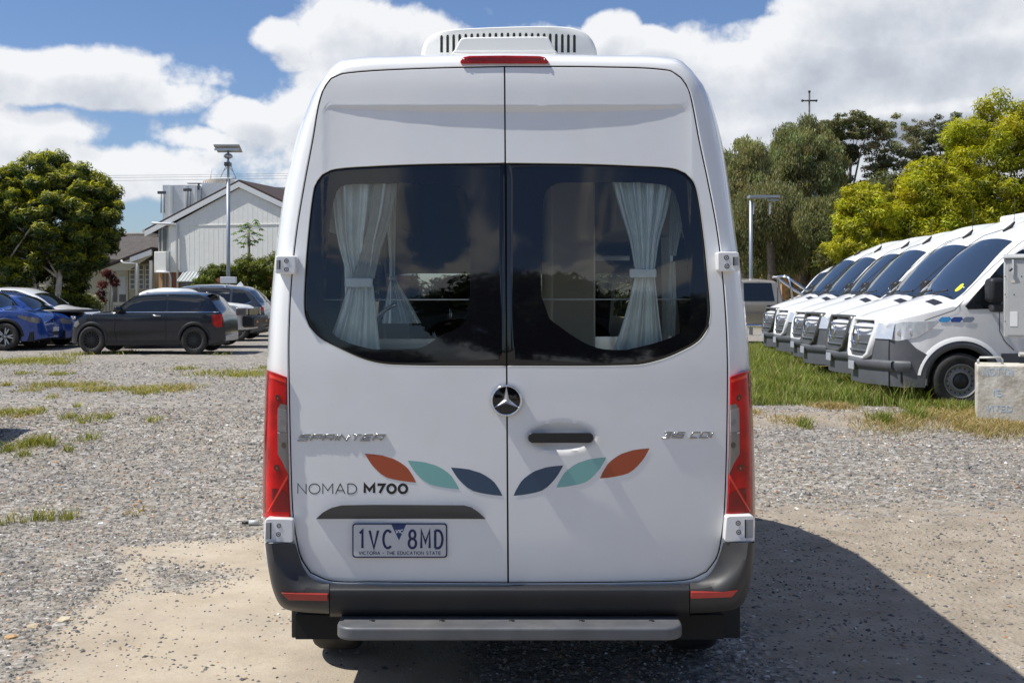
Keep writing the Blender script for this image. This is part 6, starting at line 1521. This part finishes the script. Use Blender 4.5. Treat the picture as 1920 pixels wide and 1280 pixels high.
# ------------------------------------------------------------------ foliage
LEAFM = tone_mat('leaf', .55, .42, .4); BARK = mat('bark', (.16, .13, .10), .9, var=.3, vscale=9, bump=.01, bscale=20); BARKL = mat('bark_pale', (.36, .33, .28), .9, var=.25, vscale=7)
GRASSM = tone_mat('grass_blade', .6, .3, .3)
def quads(c, u, v, tone):
    """leaf faces: centres c, half-axes u,v"""
    m = len(c); V = np.stack([c - u * 1.1, c + u * 1.1 + v * .25, c - u * .1 + v * 1.35], 1)
    F = np.arange(3 * m).reshape(m, 3); col = np.repeat(np.c_[tone, np.ones(m)], 3, 0); return V.reshape(-1, 3), F, col
def unit(a): return a / (np.linalg.norm(a, axis=-1, keepdims=True) + 1e-9)
def clump_leaves(cc, rr, n, size, base, var, droop=0, elong=1.6, flat=.8, clumpvar=.35, tip=None):
    """cc: clump centres, rr radii, n leaves in all"""
    k = rng.choice(len(cc), n, p=rr ** 2 / (rr ** 2).sum()); d = unit(rng.normal(0, 1, (n, 3))); rad = rng.uniform(.15, 1, n) ** .5
    off = d * (rad * rr[k])[:, None]; off[:, 2] *= flat; c = cc[k] + off
    if droop: c[:, 2] -= droop * rr[k] * rng.uniform(0, 1.6, n) ** 1.5
    nrm = unit(d + rng.normal(0, .55, (n, 3)) + np.array([0, 0, .5])); a = unit(np.cross(nrm, rng.normal(0, 1, (n, 3))))
    if droop: a = unit(a * .35 + np.array([0, 0, -1.0])); nrm = unit(np.cross(a, rng.normal(0, 1, (n, 3))))
    b = np.cross(nrm, a); s = size * rng.uniform(.6, 1.3, n)[:, None]
    cv = rng.uniform(1 - clumpvar, 1 + clumpvar, (len(cc), 1)); hue = rng.normal(0, .10, (len(cc), 1))
    t = np.array(base)[None] * cv[k] * rng.uniform(1 - var, 1 + var, (n, 1)); t[:, 0] *= 1 + hue[k][:, 0] ; 
    if tip is not None:
        f = (rad > .45)[:, None] * rng.uniform(0, 1, (n, 1)) * np.clip(d[:, 2:3] * 1.0 + .35, 0, 1); t = t * (1 - f) + np.array(tip)[None] * f  # sunlit clump tops painted into the leaf colour, along with real tips and flowers
    return quads(c, a * s * elong, b * s, t)
def merge(parts):
    V, F, C = [], [], []; o = 0
    for v, f, c in parts: V.append(v); F.append(f + o); C.append(c); o += len(v)
    return np.concatenate(V), np.concatenate(F), np.concatenate(C)
def tree(name, label, cat, base, ells, nclump, rclump, nleaf, size, tone, var=.3, droop=0, elong=1.6, trunk=(.25, .14), bark=None, limbs=10, tip=None, group=None, trunks=None, flat=.8, shell=.55, clumpvar=.35, leafname='crown', zmin=None):
    t = thing(name, label, cat, base, 0, group); b = np.array(base)
    cs = []; vol = np.array([e[3] * e[4] * e[5] for e in ells]); vol = vol / vol.sum()
    for k in range(nclump):
        e = ells[rng.choice(len(ells), p=vol)]; d = unit(rng.normal(0, 1, 3)); r = rng.uniform(shell, 1) ** .6
        cs.append([e[0] + d[0] * e[3] * r, e[1] + d[1] * e[4] * r, e[2] + d[2] * e[5] * r])
    cs = np.array(cs)
    if zmin is not None: cs = cs[cs[:, 2] > zmin]
    rr = rclump * rng.uniform(.6, 1.35, len(cs))
    V, F, C = clump_leaves(cs, rr, nleaf, size, tone, var, droop, elong, flat, clumpvar, tip)
    np_mesh(leafname, V, F, LEAFM, None, False, C, t)
    for (tx, ty, lx, ly, lz) in (trunks or [(0, 0, 0, 0, None)]):
        zc = lz if lz is not None else min(e[2] for e in ells)
        pts = []
        for s_ in np.linspace(0, 1, 6): pts.append((tx + (lx - tx) * s_ + .06 * math.sin(s_ * 5 + tx), ty + (ly - ty) * s_ + .05 * math.cos(s_ * 4), -.15 + (zc + .15) * s_))
        MB().tube(pts, list(np.linspace(trunk[0], trunk[1], 6)), 10).build('trunk', bark or BARK, t)
        tops = cs[rng.choice(len(cs), min(limbs, len(cs)), replace=False)]
        for p in tops:
            s0 = Vector(pts[-2 if rng.uniform() < .5 else -1]); e_ = Vector(p); mid = s0.lerp(e_, .5) + Vector((rng.normal(0, .15), rng.normal(0, .15), .15 * (e_ - s0).length))
            MB().tube([s0, s0.lerp(mid, .5), mid, mid.lerp(e_, .55), e_], [trunk[1] * .6, trunk[1] * .45, trunk[1] * .33, trunk[1] * .22, .012], 6).build('limb', bark or BARK, t)
    return t
def W(px, Y): return px2x(px, Y)
def H_(py, Y): return CAMH + (HY - py) * Y / FPX - G
# big left tree: rosettes of glossy leaves, several pale stems
Y = 42.0; bx = W(92, Y)
tree('broadleaf_tree', 'big dense dark green tree with yellow-green tips behind the blue cars', 'tree', (bx, Y, G),
     [(0, 0, 4.2, 2.7, 2.4, 2.3), (-2.0, .2, 3.9, 2.2, 2.2, 2.0), (.9, -.3, 3.9, 1.75, 1.8, 1.8), (-.5, .2, 1.9, 2.0, 1.8, 1.3), (.3, 0, 1.0, 1.2, 1.0, .8)], 760, .34, 150000, .042, (.040, .070, .014), .35, elong=2.4, trunk=(.14, .09), bark=BARKL,
     limbs=8, tip=(.58, .57, .03), trunks=[(-.5, -.9, -1.2, -1.0, 2.3), (.15, -1.2, -.1, -1.2, 2.5), (.5, -1.0, .9, -.9, 2.5)], shell=.35, clumpvar=.5)
# hedge and papaya in front of the gable building
Y = 46.5
hb_ = tree('hedge_bush', 'rounded bright green clipped shrub left of the solar pole base', 'bush', (W(410, Y), Y, G), [(0, 0, 1.35, 1.1, .8, 1.25), (-.4, 0, .8, .8, .7, .7)], 190, .26, 24000, .035, (.07, .10, .012), .3, elong=1.8, trunk=(.05, .03), limbs=4, tip=(.20, .24, .02))
tree('hedge_bush', 'wide bright green shrub behind the solar pole, below the papaya', 'bush', (W(460, Y), Y + .6, G), [(0, 0, 1.5, 1.0, .8, 1.45), (.9, 0, 1.6, .9, .8, 1.45)], 260, .26, 34000, .035, (.085, .11, .012), .3, elong=1.8, trunk=(.05, .03), limbs=4, tip=(.22, .24, .02))
Y = 49.0
pp = thing('papaya_tree', 'slim papaya tree with drooping leaves rising above the shrubs', 'tree', (W(466, Y), Y, G)); zt_ = H_(428, Y)
MB().tube([(0, 0, -.1), (.03, 0, zt_ * .5), (0, 0, zt_)], [.09, .07, .05], 8).build('trunk', mat('papaya_bark', (.22, .21, .15), .8), pp)
for k in range(26):
    a = k * 2.4; el = R(60 - 5.0 * k); L1 = rng.uniform(.35, .62); c0 = Vector((0, 0, zt_ - .015 * k)); tipv = c0 + Vector((math.cos(a) * math.cos(el), math.sin(a) * math.cos(el), math.sin(el) * .8)) * L1
    lf = MB().tube([c0, c0.lerp(tipv, .5) + Vector((0, 0, .04)), tipv], .008, 4)
    for j in range(7):
        b_ = a + (j - 3) * .55; d = Vector((math.cos(b_), math.sin(b_), -.55)).normalized() * .26; s_ = d.cross(Vector((0, 0, 1))).normalized() * .05
        lf.add([tipv, tipv + d * .5 + s_, tipv + d, tipv + d * .5 - s_], [(0, 1, 2, 3)])
    lf.build('frond', mat('papaya_leaf', (.10, .17, .02), .5, var=.2), pp, fix=False)
# cordyline with dark red leaves by the porch
Y = 49.3; cd = thing('red_leaf_plant', 'tall dark red leaved plant by the porch of the cream house', 'plant', (W(203, Y), Y, G))
for (x, zt_) in ((-.12, 1.6), (.08, 2.3), (.22, 2.0)):
    MB().tube([(x * .5, 0, -.1), (x, 0, zt_)], .03, 6).build('trunk', BARKL, cd)
cc = np.array([(-.30, 0, 1.4), (-.25, 0, 1.8), (-.05, 0, 2.3), (.15, 0, 2.15), (.28, 0, 1.9), (-.28, 0, 1.1)]); V, F, C = clump_leaves(cc, np.full(6, .24), 900, .035, (.09, .018, .015), .4, elong=3.2, clumpvar=.4)
np_mesh('leaves', V, F, LEAFM, None, False, C, cd)
tree('garden_shrub', 'small pale flowering shrub beside the cream house wall', 'bush', (W(166, 47), 47, G), [(0, 0, .7, .55, .4, .7)], 40, .2, 3000, .035, (.10, .14, .03), .4, trunk=(.03, .02), limbs=3, tip=(.6, .55, .45))
# ------------- right side trees
DG = (.045, .055, .022)
def rt(px, Y, top, wpx, tone, n, name, lab, droop=0, size=.055, tip=None, low=1.2, extra=(), shell=.5, rcl=.40, flat=.8, elong=2.2, tr=(.22, .13), ncl=None, cv=.35, trunks=None, cat='tree'):
    h = H_(top, Y); w = wpx / 2 * Y / FPX; el = [(0, 0, low + (h - low) * .55, w, w * .8, (h - low) * .45)] + [tuple(e) for e in extra]
    return tree(name, lab, cat, (W(px, Y), Y, G), el, ncl or int(n / 150), rcl, n, size, tone, .35, droop, elong, tr, BARK, 12, tip, None, trunks, flat, shell, cv)
rt(1395, 52, 262, 130, (.27, .28, .135), 110000, 'feathery_tree', 'olive feathery tree directly right of the campervan, nearest the light pole', droop=.30, size=.036, low=2.9, elong=2.0, extra=[(1.2, 0, 3.6, 1.6, 1.4, 1.6), (.6, .5, 5.6, 1.3, 1.2, 1.5)], tr=(.22, .12), rcl=.38, ncl=480)
rt(1508, 55, 216, 150, (.25, .26, .12), 150000, 'weeping_tree', 'tall dark weeping tree below the cross', droop=.35, size=.036, low=3.0, elong=2.0, extra=[(-1.2, 0, 5.2, 1.7, 1.5, 2.2), (1.3, 0, 3.8, 1.6, 1.4, 1.8), (0, 0, 8.2, 1.5, 1.3, 1.5)], tr=(.35, .2), rcl=.40, ncl=620)
rt(1445, 50, 350, 120, (.23, .235, .115), 60000, 'weeping_tree', 'lower dark weeping tree hanging over the brick building', droop=.4, size=.034, low=4.0, elong=2.2, rcl=.5)
rt(1548, 47.5, 380, 90, (.20, .21, .09), 60000, 'weeping_tree', 'dark drooping tree behind the distant white van', droop=.4, size=.034, low=3.8, elong=2.2, rcl=.45, tr=(.3, .2))
Y = 62.0
for j, (px, top, w, lab) in enumerate(((1590, 214, 120, 'flat topped umbrella shaped tree on the skyline right of the cross'), (1680, 214, 130, 'open airy gum tree on the skyline in the middle of the tree line'), (1772, 214, 110, 'dark round gum tree on the skyline behind the yellow-green trees'))):
    hh = H_(top, Y); wd = w / 2 * Y / FPX
    if j == 0: el = [(0, 0, hh - .7, wd * 1.1, wd, .7), (-.6, 0, hh - 2.3, wd * .7, wd * .6, .8), (.4, 0, hh * .55, wd, wd * .8, 1.6)]
    else: el = [(0, 0, hh - 1.6, wd, wd * .8, 1.6), (-.6, 0, hh * .62, wd * 1.1, wd, 2.2), (.7, 0, hh * .45, wd * 1.1, wd, 2.2)]
    tree('gum_tree', lab, 'tree', (W(px, Y), Y, G), el, (260, 420, 420)[j], .30, (30000, 36000, 44000)[j], .044, ((.14, .155, .07), (.20, .205, .11), (.13, .14, .07))[j], .35, 0, 2.2, (.22, .13), BARK, 16, None, None, [(-.3, 0, .1, 0, hh * .55)], .6, .35)
YG = (.19, .205, .008); YLIT = (.60, .58, .015)  # sunlit yellow put into the tip tone, shaded green into the base
Y = 44.0
rt(1880, 44, 180, 230, (.27, .285, .013), 140000, 'yellow_leaf_tree', 'largest bright yellow-green tree at the right edge above the vans', size=.038, tip=YLIT, low=1.5, extra=[(-1.6, 0, 4.4, 2.0, 1.6, 2.0), (-.6, 0, 2.8, 2.6, 1.8, 1.4), (.6, 0, 7.4, .8, .8, 1.0), (2.6, 0, 4.5, 2, 1.8, 3)], rcl=.40, elong=2.4, shell=.4, cv=.5)
rt(1745, 42, 300, 150, (.28, .29, .013), 84000, 'yellow_leaf_tree', 'middle bright yellow-green tree above the third and fourth vans', size=.036, tip=YLIT, low=1.2, extra=[(-1.2, 0, 3.2, 1.1, 1.0, .9), (.9, 0, 3.0, 1.4, 1.2, 1.5)], rcl=.36, elong=2.4, shell=.4, cv=.5)
rt(1625, 41, 330, 110, (.30, .31, .013), 40000, 'yellow_leaf_tree', 'smallest yellow-green tree with bare patches, nearest the weeping trees', size=.034, tip=YLIT, low=1.0, extra=[(-.55, 0, 3.0, .9, .8, .5), (.2, 0, 1.9, .9, .8, .8)], rcl=.30, elong=2.4, shell=.5, cv=.5)
rt(1700, 46, 330, 330, (.10, .11, .035), 70000, 'dark_shrub', 'dark undergrowth of tall shrubs between the yellow-green trees and the vans', size=.05, low=.3, rcl=.5, cat='shrub')
rt(1850, 48, 420, 420, (.09, .10, .032), 40000, 'dark_shrub', 'dark scrubby shrub behind the nearest vans', size=.05, low=.2, rcl=.5, cat='shrub')
# low green far behind the gap by the light pole, far tree line closing the horizon
def mass(name, x0, x1, y, h, tone, n, size=.12, zb=0):
    k = max(8, int((x1 - x0) / (h * .35))); cx = rng.uniform(x0, x1, k); hh = h * rng.uniform(.45, .85, k); cc = np.stack([cx, y + rng.uniform(-2, 2, k), zb + hh * .6], 1); V, F, C = clump_leaves(np.concatenate([cc, cc * [1, 1, .4] + [h * .2, 0, 0]]), np.concatenate([hh * .5, hh * .5]), n, size, tone, .35, elong=1.8)
    o = np_mesh(name, V, F, LEAFM, None, False, C); return tag(o, kind='stuff')
mass('distant_trees', -130, 160, 150, 7, (.045, .06, .03), 60000, .32, .3)
mass('garden_foliage', W(1390, 60), W(1475, 60), 60, 1.6, (.12, .17, .03), 6000, .06, .3)
mass('garden_foliage', W(-60, 46), W(190, 46), 46.5, 1.5, (.035, .05, .014), 16000, .06, .3)
mass('distant_trees', W(440, 66), W(900, 66), 66, 3.4, (.06, .08, .03), 12000, .12, .3)
mass('distant_trees', W(1000, 70), W(1420, 70), 70, 4.0, (.05, .06, .03), 14000, .12, .3)

# ------------- trees and sheds behind the photographer, seen in the rear glass
tree('shade_tree', 'broad dark tree standing behind the photographer, seen reflected in the rear windows', 'tree', (.5, -14, 0), [(0, 0, 4.0, 3.4, 2.4, 1.9), (2.4, 0, 3.4, 2.2, 2, 1.6), (.2, 0, 5.0, 1.6, 1.4, 1.1)], 260, .55, 26000, .09, (.035, .05, .016), .35, trunk=(.28, .18))
tree('shade_tree', 'second reflected tree behind the photographer, to the right', 'tree', (7.5, -17, 0), [(0, 0, 3.2, 3.2, 2.4, 1.8)], 160, .55, 16000, .09, (.05, .065, .02), .35, trunk=(.28, .18))
tree('shade_tree', 'third reflected tree behind the photographer, far left', 'tree', (-10.5, -20, 0), [(0, 0, 2.6, 2.8, 2.4, 1.6)], 140, .55, 14000, .09, (.035, .05, .016), .35, trunk=(.25, .16))
mass('hedge_row', -60, 60, -34, 4.2, (.035, .045, .02), 26000, .2, 0)

# ------------------------------------------------------------------ grass
def blades(name, x, y, h, w, tone, lean_=.35, var=.3, tip=(1.25, 1.15, 1.0)):
    m = len(x); a = rng.uniform(0, 2 * np.pi, m); hh = h * rng.uniform(.5, 1.25, m); l = rng.normal(0, lean_, (m, 2)) * hh[:, None]; z = ground_z(x, y) - .01
    r = np.stack([np.cos(a), np.sin(a), 0 * a], 1) * (w * rng.uniform(.6, 1.3, m))[:, None]; b = np.stack([x, y, z], 1)
    md = b + np.stack([l[:, 0] * .35, l[:, 1] * .35, hh * .6], 1); tp = b + np.stack([l[:, 0], l[:, 1], hh], 1)
    V = np.stack([b - r, b + r, md + r * .7, md - r * .7, tp], 1).reshape(-1, 3); k = 5 * np.arange(m)[:, None]
    F = np.concatenate([k + [[0, 1, 2]], k + [[0, 2, 3]], k + [[3, 2, 4]]]); t = np.asarray(tone); t = t[rng.integers(0, len(t), m)] if t.ndim == 2 else np.tile(t, (m, 1)); t = t * rng.uniform(1 - var, 1 + var, (m, 1))
    col = np.repeat(np.c_[t, np.ones(m)], 5, 0); col[4::5, :3] *= tip
    return tag(np_mesh(name, V, F, GRASSM, None, False, col), kind='stuff')
def inpoly(n, poly):
    P = np.array(poly); x = rng.uniform(P[:, 0].min(), P[:, 0].max(), n); y = rng.uniform(P[:, 1].min(), P[:, 1].max(), n); k = poly_dist(x, y, poly) > 0; return x[k], y[k]
GT = [(.17, .25, .040), (.22, .29, .05), (.26, .27, .08), (.13, .19, .035), (.32, .29, .13)]
edge = [(1.9, 15.3), (3.2, 14.95), (4.0, 14.9), (4.7, 14.75), (5.35, 14.6), (5.5, 15.6), (5.6, 20), (6.3, 29), (2.0, 31), (1.6, 22)]
x, y = inpoly(150000, edge); k = (rng.uniform(0, 1, len(x)) < .6 + .4 * np.sin(x * 3) * np.sin(y * 2.1)); x, y = x[k], y[k]
hh = .21 + .10 * np.sin(x * 2.3 + y) * np.cos(y * 1.7); blades('grass', x, y, hh, .007, GT)
x, y = inpoly(9000, [(4.9, 14.35), (5.6, 14.2), (6.3, 14.1), (6.6, 14.35), (6.2, 14.75), (5.0, 14.9)]); k = rng.uniform(0, 1, len(x)) < .35; x, y = x[k], y[k]; blades('grass', x, y, .12, .007, GT)
# strawy verge along the gravel edge on the right
DRY = [(.42, .32, .16), (.36, .27, .13), (.30, .26, .10), (.22, .22, .07), (.46, .38, .22)]
def tufts(name, spots, tone, h, w=.004, lean_=.8):
    X, Y_ = [], []
    for (px, py, rpx, n) in spots:
        n = int(n * (.6 if px < 500 else 1)); rpx = rpx * (1.25 if px < 500 else 1)
        cx, cy = gp(px, py); s = cy / FPX; r = rpx * s; X.append(cx + rng.normal(0, r * .5, n)); Y_.append(cy + rng.normal(0, r * .5 * 1.6, n))
    return blades(name, np.concatenate(X), np.concatenate(Y_), h, w, tone, lean_)
tufts('dry_grass', [(1560, 762, 40, 900), (1700, 790, 60, 900), (1780, 780, 60, 1500), (1840, 775, 50, 1800), (1900, 800, 60, 1500), (1650, 800, 60, 500), (1480, 790, 40, 300), (1820, 800, 40, 800), (1410, 772, 20, 200), (1850, 812, 40, 300)], DRY, .075, .005)
tufts('dry_grass', [(1560, 762, 30, 600), (1860, 770, 30, 500)], [(.30, .17, .08), (.24, .13, .06)], .05, .006)
tufts('weeds', [(1780, 768, 30, 400), (1510, 800, 14, 90), (1655, 790, 16, 200), (1720, 782, 20, 250), (1870, 760, 30, 500), (1600, 742, 20, 300)], GT, .14, .006, .5)
# weeds on the gravel, left
YW = [(.24, .26, .03), (.30, .30, .05), (.20, .23, .04), (.38, .33, .12)]
tufts('weeds', [(20, 678, 60, 1700), (70, 676, 50, 1400), (110, 680, 30, 500), (110, 702, 20, 260), (45, 700, 16, 160), (345, 690, 22, 260), (400, 700, 40, 500), (470, 701, 40, 700), (440, 703, 12, 160), (495, 690, 10, 100)], YW, .085, .007, .8)
tufts('weeds', [(90, 722, 30, 500), (160, 722, 30, 500), (190, 730, 30, 500), (250, 728, 20, 250), (310, 727, 50, 900), (270, 735, 20, 240), (10, 722, 10, 160), (60, 732, 20, 160)], YW + [(.36, .26, .12)], .075, .007, .9)
tufts('weeds', [(20, 775, 24, 260), (60, 775, 22, 260), (130, 783, 12, 110), (165, 787, 20, 180), (200, 783, 10, 110), (145, 762, 8, 50), (290, 787, 12, 90), (100, 746, 12, 60)], YW, .09, .006, .7)
tufts('weeds', [(50, 835, 20, 260), (75, 828, 18, 240), (95, 835, 10, 120), (165, 822, 16, 130), (15, 845, 12, 140), (40, 855, 12, 90), (130, 845, 8, 50)], YW + [(.12, .17, .02)], .10, .005, .6)
tufts('weeds', [(62, 972, 6, 30), (78, 970, 10, 90), (95, 972, 8, 60), (130, 970, 12, 130), (20, 975, 6, 30), (3, 980, 5, 40), (45, 976, 4, 20)], YW, .11, .0035, .45)
tufts('dry_grass', [(130, 722, 26, 400), (330, 728, 30, 500), (30, 782, 20, 120), (180, 728, 30, 300), (265, 958, 20, 60)], DRY, .05, .008, 1.2)
# grass along the foot of the left cars
tufts('weeds', [(150, 664, 40, 300), (230, 662, 20, 200), (420, 664, 20, 60)], YW, .10, .010, .6)
